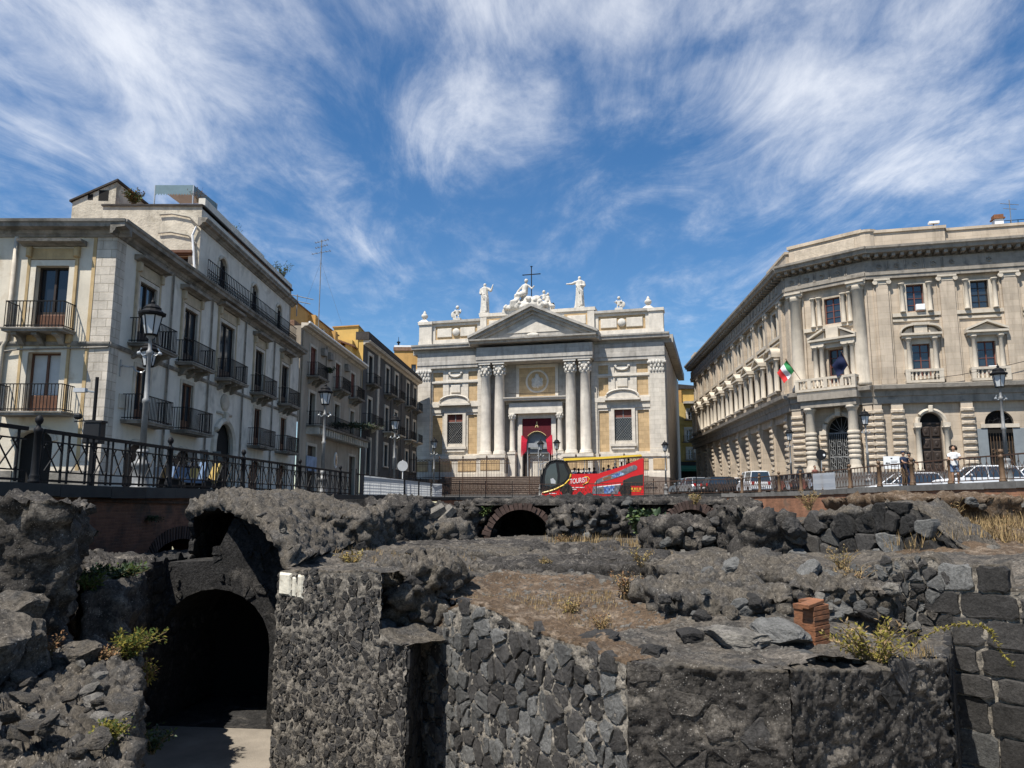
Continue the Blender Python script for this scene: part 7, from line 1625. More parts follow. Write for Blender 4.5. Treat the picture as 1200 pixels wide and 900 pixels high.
plant('ledge_plant', 'green leafy plant on the ledge in front of the dark brick wall', at(128, 686, 11.3), .42, .55, 46, 50, .075, 'leaf_dark', seed=5, second=('leafthin_g', .35))
plant('ledge_plant', 'small pale green plant at the edge of the ledge beside the overhanging rock', at(104, 690, 10.4), .26, .25, 16, 30, .06, 'leafthin_g', seed=6)
plant('rock_weed', 'yellow green weed at the corner of the rock slope above the dark pit', at(150, 768, 8.5), .42, .32, 26, 40, .05, 'leafthin', seed=7, second=('leafthin_g', .5), lean=(.2, 0))
plant('rock_weed', 'rusty orange weed behind the rock slope', at(122, 772, 8.3), .22, .22, 14, 30, .035, 'rustleaf', seed=8, second=('dry', .4))
plant('rock_weed', 'brown weed at the foot of the overhanging rock', at(58, 765, 8.1), .32, .14, 10, 24, .035, 'rustleaf', seed=9)
plant('rock_weed', 'bright green weed near the bottom left corner', at(129, 862, 5.55), .15, .14, 26, 34, .030, 'leafthin', seed=10, second=('leafthin_g', .4))
plant('rock_weed', 'dark weed hanging at the edge of the black pit', at(178, 880, 9.5), .45, .25, 14, 26, .06, 'leaf_dark', seed=11, second=('leafthin_g', .3))
plant('rock_weed', 'trailing weed hanging down beside the rock slope corner', at(173, 800, 8.6), .34, .10, 12, 30, .04, 'leafthin', seed=12, second=('rustleaf', .4))
plant('wall_weed', 'dark weed growing out of the brick retaining wall', Vector((-9.1, 16.9, -.75)), .3, .22, 16, 22, .06, 'leaf_dark', seed=13, droop=.9)
plant('wall_weed', 'dark weed hanging from the brick wall near the arch', Vector((-8.95, 19.4, -.5)), .3, .25, 16, 22, .06, 'leaf_dark', seed=14, droop=.9)
plant('grass_clump', 'yellow green clump of grass on the ledge above the tunnel side wall', at(412, 664, 12.6), .36, .22, 40, 6, .05, 'leaf_yellow', seed=15)
plant('grass_clump', 'yellow weed on the rounded lump right of the tunnel vault', at(338, 640, 13.4), .3, .16, 18, 14, .045, 'leaf_yellow', seed=16)
plant('wall_weed', 'small green weed on the ruined pier left of the brick ringed arch', at(566, 604, 24.2), .4, .35, 14, 20, .10, 'leaf', seed=17)
for i, (px, py, Y, h, lab) in enumerate(((988, 668, 11.5, .55, 'dry stalk weed left of the tumbled stone wall'), (1005, 690, 10.3, .5, 'dry stalk weed behind the hollow grey rock'), (1150, 640, 17, .9, 'tall yellow weed on the earthy mound, left one'), (1180, 640, 16, 1.0, 'tall yellow weed on the earthy mound, right one'), (1085, 618, 20, .9, 'dry brown weed at the top of the earthy mound'), (1120, 610, 21, .9, 'dry weed below the woman in white'), (640, 664, 12.6, .25, 'dry tuft on the low ledge behind the soil mound'), (605, 730, 9.6, .22, 'pale dry tuft on the left part of the soil mound'), (668, 720, 9.6, .3, 'golden dry tuft in the middle of the soil mound'), (705, 738, 8.9, .28, 'golden dry tuft at the right of the soil mound'), (948, 596, 18, .7, 'dry grass at the foot of the sunlit brick wall'), (660, 640, 20.5, .5, 'dry tuft at the left of the stone heap'), (815, 590, 20.5, .4, 'dry tuft above the small brick arch'))):
    plant('dry_weed', lab, at(px, py, Y), h, h * .45, 26, 8, .035 * max(1, Y / 12), 'dry', 'dry', seed=40 + i, second=('rustleaf' if i % 2 else 'leaf_yellow', .4), group='dry weeds on the ruins')
# thin dry grass spread over the soil
gr = MB(); rg = random.Random(8)
def blade(x, y, z, h, w):
    a = rg.random() * 6.283; l = h * rg.uniform(.2, .7); gr.raw([(x - w * math.sin(a), y + w * math.cos(a), z - .01), (x + w * math.sin(a), y - w * math.cos(a), z - .01), (x + l * math.cos(a), y + l * math.sin(a), z + h)], [(0, 1, 2)])
for (px0, px1, py0, py1, Y0, Y1, n, h) in ((545, 720, 690, 750, 9.0, 11.0, 650, .05), (390, 600, 648, 668, 12.5, 16, 260, .08), (690, 790, 645, 655, 13.5, 16, 300, .16), (1040, 1210, 590, 650, 14, 26, 900, .22), (930, 1010, 660, 700, 10.5, 13, 300, .12), (1000, 1110, 770, 790, 7.7, 8.4, 200, .08), (640, 790, 640, 648, 18, 21, 200, .2)):
    yy = [rg.uniform(Y0, Y1) for _ in range(n)]; xx = [at(rg.uniform(px0, px1), 640, Y).x for Y in yy]; xx, yy = np.array(xx), np.array(yy); ok = inside(REGION, xx, yy); xx, yy = xx[ok], yy[ok]
    for x, Y, z in zip(xx.tolist(), yy.tolist(), (terrain_z(xx, yy) + (.12 if px0 > 1035 else .0)).tolist()):
        for _ in range(rg.randint(2, 5)): blade(x + rg.uniform(-.05, .05), Y + rg.uniform(-.05, .05), z, h * rg.uniform(.5, 1.5), .004 * max(1, Y / 9))
tag(gr.build('dry_grass', M['dry']), 'thin dry grass scattered over the ruins', 'grass', kind='stuff')
# roof plants on the corner building
plant('roof_shrub', 'green and brown shrub beside the roof shed', at(157, 238, 33.6), .9, .6, 24, 24, .13, 'leaf', seed=70, second=('rustleaf', .4))
plant('roof_shrub', 'bare twiggy shrub near the roof awning', at(233, 236, 33.6), .8, .5, 16, 6, .08, 'rustleaf', seed=71)
plant('roof_shrub', 'pale shrub on the far end of the attic parapet', Vector((-14.1, 45.6, 13.3)), 1.5, .6, 24, 14, .12, 'leafthin_g', seed=72)
plant('roof_shrub', 'potted plant on the attic parapet beside the pale shrub', Vector((-14.1, 44.0, 13.3)), .7, .3, 14, 14, .10, 'leaf_dark', seed=73)
plant('roof_shrub', 'thin weed in the middle of the attic parapet', Vector((-14.1, 37.5, 13.4)), .6, .4, 14, 8, .08, 'leaf', seed=74)
plant('balcony_plants', 'dark trailing plants along the long balcony of the taupe house', B2.p(8.5, 1.05, 5.5), .5, 3.0, 60, 24, .20, 'leaf_dark', seed=75, droop=1.2)
plant('balcony_plants', 'dark pot plants on the first upper balcony of the taupe house', B2.p(4.2, .8, 8.9), .5, .6, 20, 16, .16, 'leaf_dark', seed=76)
# ------------------------------------------------------------------ street lamps
def lamp_meshes():
    d = {}
    d['pedestal'] = MB().lathe([(.26, 0), (.26, .12), (.21, .16), (.21, .62), (.25, .66), (.25, .74), (.16, .80), (.13, .95), (.17, 1.02), (.12, 1.1)], 0, 0, 12).mesh('pedestal', M['grey_iron'], True)
    d['pole'] = MB().lathe([(.085, 1.08), (.075, 2.3), (.10, 2.34), (.10, 2.42), (.065, 2.46), (.052, 3.6), (.09, 3.64), (.09, 3.72), (.05, 3.76), (.045, 4.05), (.10, 4.1), (.12, 4.16)], 0, 0, 10).mesh('pole', M['grey_iron'], True)
    a = MB()
    for s_ in (-1, 1): a.tube([(0, 0, 3.68), (s_ * .16, 0, 3.60), (s_ * .26, 0, 3.70), (s_ * .2, 0, 3.80)], .022, 5); a.ell((s_ * .26, 0, 3.66), (.06, .06, .05), 8, 5)
    d['scroll_bracket'] = a.mesh('scroll_bracket', M['galv'])
    d['lantern_glass'] = MB().lathe([(.15, 4.18), (.255, 4.68), (.255, 4.7)], 0, 0, 6).mesh('lantern_glass', M['lampglass'])
    fr = MB()
    for k in range(6): t = 2 * math.pi * k / 6; fr.tube([(.16 * math.cos(t), .16 * math.sin(t), 4.15), (.265 * math.cos(t), .265 * math.sin(t), 4.72)], .016, 4)
    fr.lathe([(.17, 4.14), (.19, 4.17), (.15, 4.19)], 0, 0, 12); fr.lathe([(.27, 4.68), (.35, 4.71), (.36, 4.76), (.28, 4.80), (.22, 4.86), (.23, 4.90), (.15, 4.98), (.05, 5.02), (.06, 5.07), (.03, 5.12), (.01, 5.2)], 0, 0, 12)
    d['lantern_frame'] = fr.mesh('lantern_frame', M['iron'], False); return d
LM = lamp_meshes()
LAMPS = [(163, 566, 20.6, .2, 'tall street lamp in front of the corner house, nearest on the left', 1.02), (377, 582, 35.5, .2, 'street lamp in front of the taupe house', 1.0), (461, 582, 48.5, .2, 'street lamp in front of the soot grey house', 1.0), (508, 582, 67.5, .25, 'street lamp at the left corner of the church', 1.0), (634, 580, 70, .25, 'street lamp in front of the church door behind the bus', 1.0), (653, 580, 68.6, .25, 'street lamp just right of the church door above the bus', 1.0), (781, 580, 72, .3, 'street lamp at the right corner of the church', 1.0), (929, 570, 59, .45, 'street lamp beside the flank of the palazzo', .97), (1020, 566, 46.5, .45, 'street lamp at the canted corner of the palazzo', .97), (1184, 560, 31.8, .6, 'street lamp at the right edge in front of the palazzo', .97)]
for px, py, Y, z, lab, sc_ in LAMPS:
    x = at(px, HZ, Y).x; r = empty('street_lamp', (x, Y, z), .2, lab, 'street lamp', 'ornate street lamps round the square'); r.scale = (sc_,) * 3
    for k, me in LM.items(): link(k, me, r)
# bracket lantern on the corner house
br = empty('wall_lantern', B1s.p(.85, 0, 4.55), B1s.rz, 'iron bracket lantern on the shaded side of the corner house', 'wall lamp')
MB().tube([(0, 0, .1)] + [(.0 + .16 * math.cos(t), -.28 + .16 * math.sin(t), .12 + .0) for t in (2.2, 1.2, .2, -.8)] + [(.02, -.55, -.05), (.0, -.8, -.12), (0, -1.0, .05)], .03, 6).box(-.04, .04, -.04, .02, -.25, .35).build('bracket', M['galv'], br)
for k in ('lantern_glass', 'lantern_frame'): o = link(k, LM[k], br, (0, -1.0, -4.05), 0)
# ------------------------------------------------------------------ signs, poles, boxes
def disc(mb, x, y, z, r, t=.02, n=24):
    mb.prism([(x + r * math.cos(2 * math.pi * k / n), z + r * math.sin(2 * math.pi * k / n)) for k in range(n)], y, y + t)
def round_sign(px, py, Y, zb, r_, m, label, post='galv'):
    p = at(px, py, Y); o = empty('road_sign', (p.x, Y, zb), 0, label, 'sign'); d = MB(); disc(d, 0, -.06, p.z - zb, r_); d.build('disc', M[m], o); MB().tube([(0, 0, 0), (0, 0, p.z - zb + r_ + .05)], .03, 8).build('post', M[post], o); MB().box(-.12, .12, -.04, .035, p.z - zb - .05, p.z - zb + .05).build('clamp', M['galv'], o); return o
round_sign(472, 546, 50, .2, .34, 'signgrey', 'grey back of a round road sign near the white sheets', 'white')
s2 = round_sign(962, 533, 47.5, .5, .33, 'black', 'black round road sign with a white dot in front of the palazzo portal')
dd = MB(); disc(dd, .16, -.09, at(962, 533, 47.5).z - .5 - .02, .07); dd.build('white_dot', M['white'], s2)
p = at(1045.5, 549.5, 40.5); o = empty('notice_board', p, -.25, 'white notice board with a black arrow above the right railing', 'notice board'); MB().box(-.40, .40, -.03, .0, 0, .66).build('board', M['white'], o)
mk = MB().raw([(-.32, -.036, .30), (-.22, -.036, .36), (-.22, -.036, .24)], [(0, 1, 2)]).box(-.23, -.08, -.037, -.031, .28, .32).box(-.05, .04, -.037, -.031, .52, .58)
for k in range(5): mk.box(-.04, .30 - .05 * (k % 2), -.037, -.031, .12 + k * .07, .135 + k * .07)
mk.build('print', M['black'], o); MB().tube([(-.3, .03, -.75), (-.3, .03, .6)], .02, 5).tube([(.3, .03, -.75), (.3, .03, .6)], .02, 5).build('legs', M['galv'], o)
p = at(104, 566, 22); o = empty('camera_pole', (p.x, 22, .2), 0, 'thin black pole with a small camera arm in front of the sunlit corner house', 'pole')
zt_ = at(107, 442, 22).z - .2; MB().tube([(0, 0, 0), (0, 0, zt_)], .05, 8).build('pole', M['iron'], o); MB().tube([(0, 0, zt_ - .45), (-.28, -.1, zt_ - .4)], .03, 5).build('arm', M['galv'], o); MB().box(-.55, -.22, -.2, -.04, zt_ - .46, zt_ - .34).build('camera_housing', M['signgrey'], o); MB().tube([(0, 0, zt_ - 1.25), (-.5, -.1, zt_ - 1.3)], .02, 5).ell((-.42, -.08, zt_ - 1.15), (.12, .12, .1), 8, 5).build('loudspeaker', M['black'], o)
p = at(112, 510, 22.1); tag(MB().bev(-.28, .22, -.2, .1, 0, .62, .03).box(-.22, .26, -.22, .12, .60, .66).box(-.05, .05, -.05, .05, -2.0, 0).build('switch_box', M['black'], None, (p.x, 22.1, p.z - .25)), 'black switch box on a post beside the camera pole', 'box')
# scooters parked behind the left railing
def scooter(x, y, z, rz, m, label):
    o = empty('scooter', (x, y, z), rz, label, 'scooter', 'scooters parked in the street'); 
    for nm, px in (('wheel', -.62), ('wheel', .62)): w = MB().lathe([(.10, -.05), (.22, -.06), (.24, 0), (.22, .06), (.10, .05)], 0, 0, 14).build(nm, M['rubber'], o, (px, 0, .24)); w.rotation_euler = (math.pi / 2, 0, 0)
    MB().prism([(-.85, .42), (-.3, .28), (.3, .26), (.42, .30), (.58, .85), (.5, .92), (.3, .38), (-.2, .42), (-.2, .70), (-.8, .74)], -.14, .14).build('body', M[m], o); MB().bev(-.75, -.1, -.13, .13, .70, .80, .03).build('saddle', M['black'], o); MB().tube([(.55, -.3, .98), (.5, 0, .95), (.55, .3, .98)], .02, 5).tube([(.62, 0, .25), (.5, 0, .95)], .035, 6).build('handlebar', M['black'], o); MB().ell((.58, 0, .84), (.06, .09, .07), 8, 5).build('headlight', M['lampglass'], o); MB().raw([(.56, -.2, 1.0), (.56, .2, 1.0), (.46, .16, 1.3), (.46, -.16, 1.3)], [(0, 1, 2, 3)]).build('windscreen', M['glass'], o)
    return o
for px, Y, m_, lab in ((222, 23.5, 'denim', 'blue scooter behind the left railing'), (238, 24.3, 'ochre', 'yellow scooter behind the left railing beside the blue one'), (208, 24.0, 'carblack', 'black scooter behind the left railing')):
    scooter(at(px, HZ, Y).x, Y, .22, 1.2, m_, lab)
sc_labs = ['first', 'second', 'third', 'fourth', 'fifth', 'sixth', 'seventh', 'eighth']
for k in range(8):
    px = 901 + k * 6.2; Y = 58 - k * 1.1; scooter(at(px, HZ, Y).x + 1.0, Y, .42, 1.9 + .1 * (k % 3), ('carblack', 'redwood', 'carsilver', 'carblack')[k % 4], sc_labs[k] + ' scooter from the white van in the row below the palazzo flank')
# ------------------------------------------------------------------ cars
def car(x, y, z, rz, paint, label, L=4.1, W=1.72, H=1.46, kind='hatch'):
    o = empty('parked_car', (x, y, z), rz, label, 'car', 'cars parked in the square')
    a, b = -L / 2, L / 2; hb = .30; belt = .88 if kind != 'van' else 1.0
    side = [(a, .45), (a + .05, .28), (b - .05, .28), (b, .45), (b - .02, .70), (b - .25, .80), (b - 1.05, belt), (a + .12, belt + .02), (a + .0, .75)]
    def loft(poly, w0, w1, zc): pass
    body_ = MB(); n = len(side)
    ring = [(-W / 2, .93), (-W / 2 + .06, 1.0), (W / 2 - .06, 1.0), (W / 2, .93)]
    for yy, k in ((-W / 2, .0), (-W / 2 + .10, 1), (W / 2 - .10, 1), (W / 2, 0)):
        for (sx_, sz_) in side: body_.v.append((sx_ * (1 if k else .975), yy, sz_ if k else .28 + (sz_ - .28) * .93 + .01))
    for r_ in range(3):
        for i in range(n): body_.f.append((r_ * n + i, r_ * n + (i + 1) % n, (r_ + 1) * n + (i + 1) % n, (r_ + 1) * n + i))
    body_.f += [tuple(range(n - 1, -1, -1)), tuple(range(3 * n, 4 * n))]
    body_.build('body', M[paint], o)
    x0, x1, t0, t1 = (a + .10, b - 1.0, a + .45, b - 1.75) if kind == 'hatch' else (a + .06, b - .85, a + .18, b - 1.35)
    wr = W / 2 - .20; wb_ = W / 2 - .05
    V = [(x0, -wb_, belt), (x1, -wb_, belt), (x1, wb_, belt), (x0, wb_, belt), (t0, -wr, H), (t1, -wr, H), (t1, wr, H), (t0, wr, H)]
    MB().raw(V, [(0, 1, 5, 4), (1, 2, 6, 5), (2, 3, 7, 6), (3, 0, 4, 7)]).build('glass', M['glass'], o)
    MB().raw([(t0 - .03, -wr - .02, H - .03), (t1 + .05, -wr - .02, H - .03), (t1 + .05, wr + .02, H - .03), (t0 - .03, wr + .02, H - .03), (t0 + .15, -wr + .12, H + .05), (t1 - .2, -wr + .12, H + .05), (t1 - .2, wr - .12, H + .05), (t0 + .15, wr - .12, H + .05)], [(0, 1, 5, 4), (1, 2, 6, 5), (2, 3, 7, 6), (3, 0, 4, 7), (4, 5, 6, 7)]).build('roof', M[paint], o)
    pl = MB()
    for s_ in (-1, 1):
        for p, q in (((x0, s_ * wb_, belt), (t0, s_ * wr, H)), ((x1, s_ * wb_, belt), (t1, s_ * wr, H)), ((0 - .2, s_ * (wb_ + .005), belt), (-.2, s_ * (wr + .005), H))): pl.tube([p, q], .035, 4)
    pl.build('pillars', M[paint], o)
    for sx_ in (a + .78, b - .82):
        for s_ in (-1, 1):
            w = empty('wheel', (sx_, s_ * (W / 2 - .10), .31)); w.parent = o; w.rotation_euler = (math.pi / 2, 0, 0)
            link('tyre', cached('tyre', lambda: MB().lathe([(.19, -.10), (.29, -.11), (.31, -.06), (.31, .06), (.29, .11), (.19, .10)], 0, 0, 18).mesh('tyre', M['rubber'], True)), w); link('rim', cached('rim', lambda: MB().lathe([(.02, -.105), (.19, -.09), (.19, .09), (.02, .105)], 0, 0, 12).mesh('rim', M['galv'])), w)
    for s_ in (-1, 1):
        MB().ell((b - .10, s_ * (W / 2 - .28), .66), (.12, .18, .08), 8, 5).build('headlight', M['lampglass'], o); MB().bev(a - .01, a + .08, s_ * (W / 2 - .22) - .1, s_ * (W / 2 - .22) + .1, .70, .95, .01).build('taillight', M['redlens'], o); MB().ell((b - 1.35, s_ * (W / 2 + .08), 1.0), (.07, .10, .07), 7, 5).build('mirror', M[paint], o)
    MB().box(a - .025, a - .005, -.26, .26, .52, .63).box(b + .005, b + .02, -.26, .26, .42, .53).build('number_plate', M['white'], o)
    MB().box(a - .03, b + .03, -W / 2 + .1, W / 2 - .1, .24, .36).build('bumper', M['black'], o)
    return o
CARS = [(806, 74, .45, 1.9, 'carblue', 'blue grey car nearest the church corner', 'hatch'), (812, 70, .42, 1.75, 'carsilver', 'silver car behind the blue grey one', 'hatch'), (834, 78, .5, 1.8, 'carblue', 'small blue grey car in front of the far palazzo piers', 'hatch'), (852, 66.5, .40, .15, 'carblack', 'black car parked side on behind the far right railing', 'hatch'), (862, 72, .45, .2, 'carwhite', 'white car behind the black one', 'hatch'), (884, 63, .42, 1.55, 'carwhite', 'white van seen from behind, right of the black car', 'van'), (1148, 41.0, .25, 3.0, 'carwhite', 'white car behind the railing at the right, beside the woman in white', 'hatch'), (1062, 46, .05, 3.05, 'carwhite', 'white car behind the railing near the man in navy', 'hatch'), (1206, 41, .25, 3.05, 'carwhite', 'white car cut by the right edge of the picture', 'hatch')]
for px, Y, z, rz, pt, lab, kd in CARS: car(at(px, HZ, Y).x, Y, z, rz, pt, lab, kind=kd, H=1.46 if kd == 'hatch' else 1.75)
# ------------------------------------------------------------------ sightseeing bus
BF = Frame(XY(635.5, 570, 68.2), XY(755, 570, 66.6)); bus = empty('tour_bus', BF.p(BF.L / 2, 0, .25), BF.rz, 'red open top sightseeing bus with a yellow canopy in front of the church', 'bus')
def bq(x, y): u, z = BF.uz(620 + x / 8.0, 520 + y / 8.0); return (u - BF.L / 2, z - .25)
def bpoly(pts): return [bq(*p) for p in pts][::-1]
def fixccw(poly):
    A_ = sum(poly[i][0] * poly[(i + 1) % len(poly)][1] - poly[(i + 1) % len(poly)][0] * poly[i][1] for i in range(len(poly))); return poly if A_ > 0 else poly[::-1]
def bus_part(name, pts, y0, y1, m): return MB().prism(fixccw([bq(*p) for p in pts]), y0, y1).build(name, M[m], bus)
WB = 2.5
body_pts = [(118, 505), (118, 455), (250, 425), (335, 380), (380, 335), (395, 284), (650, 280), (720, 257), (830, 225), (950, 180), (1060, 135), (1072, 140), (1076, 505)]
bus_part('body', body_pts, 0, .06, 'red'); bus_part('far_side', body_pts, WB - .06, WB, 'red')
bus_part('floor', [(118, 505), (118, 492), (1076, 492), (1076, 505)], .06, WB - .06, 'black'); bus_part('upper_deck', [(395, 330), (395, 318), (1060, 318), (1060, 330)], .06, WB - .06, 'black'); bus_part('rear_wall', [(1060, 140), (1076, 140), (1076, 505), (1060, 505)], .061, WB - .061, 'red')
cab = [(122, 455), (118, 400), (122, 320), (140, 240), (165, 195), (205, 165), (255, 155), (330, 163), (345, 200), (378, 270), (392, 285), (378, 335), (333, 380), (250, 423)]
bus_part('cab', cab, .02, WB - .02, 'black')
bus_part('cab_window', [(150, 395), (148, 320), (165, 240), (200, 195), (250, 180), (268, 300), (262, 385), (215, 405)], -.005, .03, 'glass'); bus_part('cab_window', [(285, 375), (292, 300), (276, 185), (322, 185), (345, 240), (368, 285), (352, 330), (322, 360)], -.005, .03, 'glass_dark')
bus_part('driver_seat', [(205, 372), (200, 330), (225, 322), (250, 350), (248, 375)], -.012, .0, 'signgrey')
fr = MB(); arc_ = [bq(*p) for p in ((118, 455), (114, 400), (118, 320), (136, 238), (163, 190), (205, 160), (255, 150), (330, 158))]
for yy in (-.01, WB + .01): fr.tube([(x, yy, z) for x, z in arc_], .05, 6)
fr.build('cab_frame', M['black'], bus)
st_ = [bq(*p) for p in ((393, 284), (388, 310), (372, 342), (333, 384), (250, 426), (190, 445), (128, 460))]; MB().tube([(x, -.015, z) for x, z in st_], .075, 6).build('yellow_stripe', M['yellowp'], bus)
bus_part('canopy', [(322, 138), (700, 122), (1052, 100), (1058, 116), (700, 142), (330, 160)], -.08, WB + .08, 'yellowp')
for x in (330, 520, 660, 805, 900, 1040):
    a_, b_ = bq(x, 290 if x < 700 else 240), bq(x, 140); MB().tube([(a_[0], .08, a_[1]), (b_[0], .08, b_[1])], .03, 5).tube([(a_[0], WB - .08, a_[1]), (b_[0], WB - .08, b_[1])], .03, 5).build('canopy_post', M['galv'], bus)
up_ = [bq(*p) for p in ((610, 372), (640, 335), (700, 308), (780, 280), (860, 250), (940, 212), (990, 198), (1014, 212), (1010, 240), (960, 262), (880, 300), (800, 325), (700, 352), (640, 372), (612, 385))]
MB().prism(fixccw(up_), -.022, 0).build('picture_band', M['greyp'], bus)
for i, pp in enumerate((((770, 300), (860, 265), (900, 285), (800, 318)), ((690, 325), (765, 300), (770, 325), (700, 345)))): MB().prism(fixccw([bq(*p) for p in pp]), -.03, -.02).build('picture', M['bluep'] if i == 0 else M['brickstump'], bus)
bus_part('lower_window', [(880, 392), (880, 345), (960, 310), (1068, 285), (1068, 392)], -.02, 0, 'glass_dark')
bus_part('lower_picture', [(590, 470), (600, 400), (690, 392), (860, 385), (830, 470)], -.02, 0, 'greyp'); bus_part('lower_picture', [(705, 465), (700, 400), (800, 396), (800, 440), (740, 468)], -.028, -.018, 'bluep'); bus_part('white_edging', [(640, 402), (860, 376), (862, 384), (640, 410)], -.03, -.01, 'white')
for k in range(6): x = 905 + k * 26; bus_part('pictogram', [(x, 432), (x, 412), (x + 15, 412), (x + 15, 432)], -.02, 0, 'yellowp')
bus_part('fine_print', [(920, 446), (920, 441), (1045, 441), (1045, 446)], -.02, 0, 'yellowp')
for x0, x1, y in ((320, 390, 410), (400, 425, 410), (432, 520, 410), (400, 445, 427), (190, 255, 466)): bus_part('fine_print', [(x0, y + 3), (x0, y - 3), (x1, y - 3), (x1, y + 3)], -.02, 0, 'white')
tx = bpy.data.curves.new('lettering', 'FONT'); tx.body = 'TOURIST'; tx.size = .62; tx.extrude = .01; tx.shear = .25; to = bpy.data.objects.new('lettering', tx); COL.objects.link(to); bpy.context.view_layer.update()
tme = bpy.data.meshes.new_from_object(to); bpy.data.objects.remove(to); tme.materials.clear(); tme.materials.append(M['white']); x, z = bq(382, 378); o = link('lettering', tme, bus, (x, -.02, z)); o.rotation_euler = (math.pi / 2, -R(7), 0); o.scale = (.62, 1, 1)
MB().tube([(*[v_ for v_ in (bq(*p)[0], -.02, bq(*p)[1])],) for p in ((505, 385), (550, 362), (566, 332), (552, 312), (520, 308))], .05, 5, .03).build('swoosh', M['yellowp'], bus)
for xx in (355, 905):
    w = bq(xx, 500)
    for yy in (.02, WB - .32): o = MB().lathe([(.25, 0), (.45, -.02), (.48, .05), (.48, .25), (.45, .3), (.25, .28)], 0, 0, 20).build('wheel', M['rubber'], bus, (w[0], yy + .15, .48)); o.rotation_euler = (math.pi / 2, 0, 0); 
    ar_ = MB(); ar_.prism(fixccw([(w[0] + .62 * math.cos(math.pi * k / 12), .42 + .62 * math.sin(math.pi * k / 12)) for k in range(13)]), -.012, .0); ar_.build('wheel_arch', M['black'], bus)
mirror_ = bq(108, 215); MB().tube([(mirror_[0] + .5, .1, mirror_[1] + .4), (mirror_[0], -.1, mirror_[1] + .2), (mirror_[0] - .05, -.1, mirror_[1] - .3)], .05, 5).build('mirror', M['galv'], bus)
for k in range(13): x = bq(420 + k * 48, 0)[0]; zz = bq(0, 300 if k < 6 else 300 - (k - 6) * 12)[1]; MB().bev(x, x + .1, .3, 1.1, zz - .2, zz + .25, .02).bev(x, x + .1, 1.4, 2.2, zz - .2, zz + .25, .02).build('seat', M['black'], bus)
def passenger(x, z, label, shirt, seed):
    o = empty('person', BF.p(BF.L / 2 + x, -.7 - .3 * (seed % 3), z), BF.rz + 2.9, label, 'person', 'passengers on the bus')
    mb = MB().ell((0, 0, .52), (.095, .115, .13)).tube([(0, 0, .3), (0, 0, .45)], .055, 8); mb.ell((0, -.1, .50), (.018, .03, .03), 6, 4); remeshed('body', mb.tube([(0, 0, -.15), (0, 0, .28)], .15, 10, .17), M['skin'], .03, o)
    remeshed('shirt', MB().tube([(0, 0, -.2), (0, 0, .25)], .19, 10, .18).ell((0, 0, .24), (.24, .15, .12)), M[shirt], .03, o); MB().ell((0, .02, .57), (.11, .125, .11), 9, 6).build('hair', M['hair'], o, smooth=True)
for k, (x, y, sh) in enumerate(((418, 262, 'whitecloth'), (455, 266, 'navy'), (505, 262, 'denim'), (560, 262, 'whitecloth'), (605, 258, 'navy'), (690, 255, 'whitecloth'), (742, 235, 'denim'), (800, 215, 'navy'), (862, 205, 'whitecloth'), (930, 175, 'khaki'))):
    u, z = bq(x, y); passenger(u, z - .30 + .25, ['passenger in white at the front of the upper deck', 'passenger in navy second from the front of the upper deck', 'passenger in blue third from the front of the upper deck', 'passenger in white in the middle of the upper deck', 'passenger in navy in the middle of the upper deck', 'passenger in white where the bus side starts to rise', 'passenger in blue behind the rising bus side', 'passenger in navy towards the rear of the bus', 'passenger in white towards the rear of the bus', 'rearmost passenger, in brown'][k], sh, k)
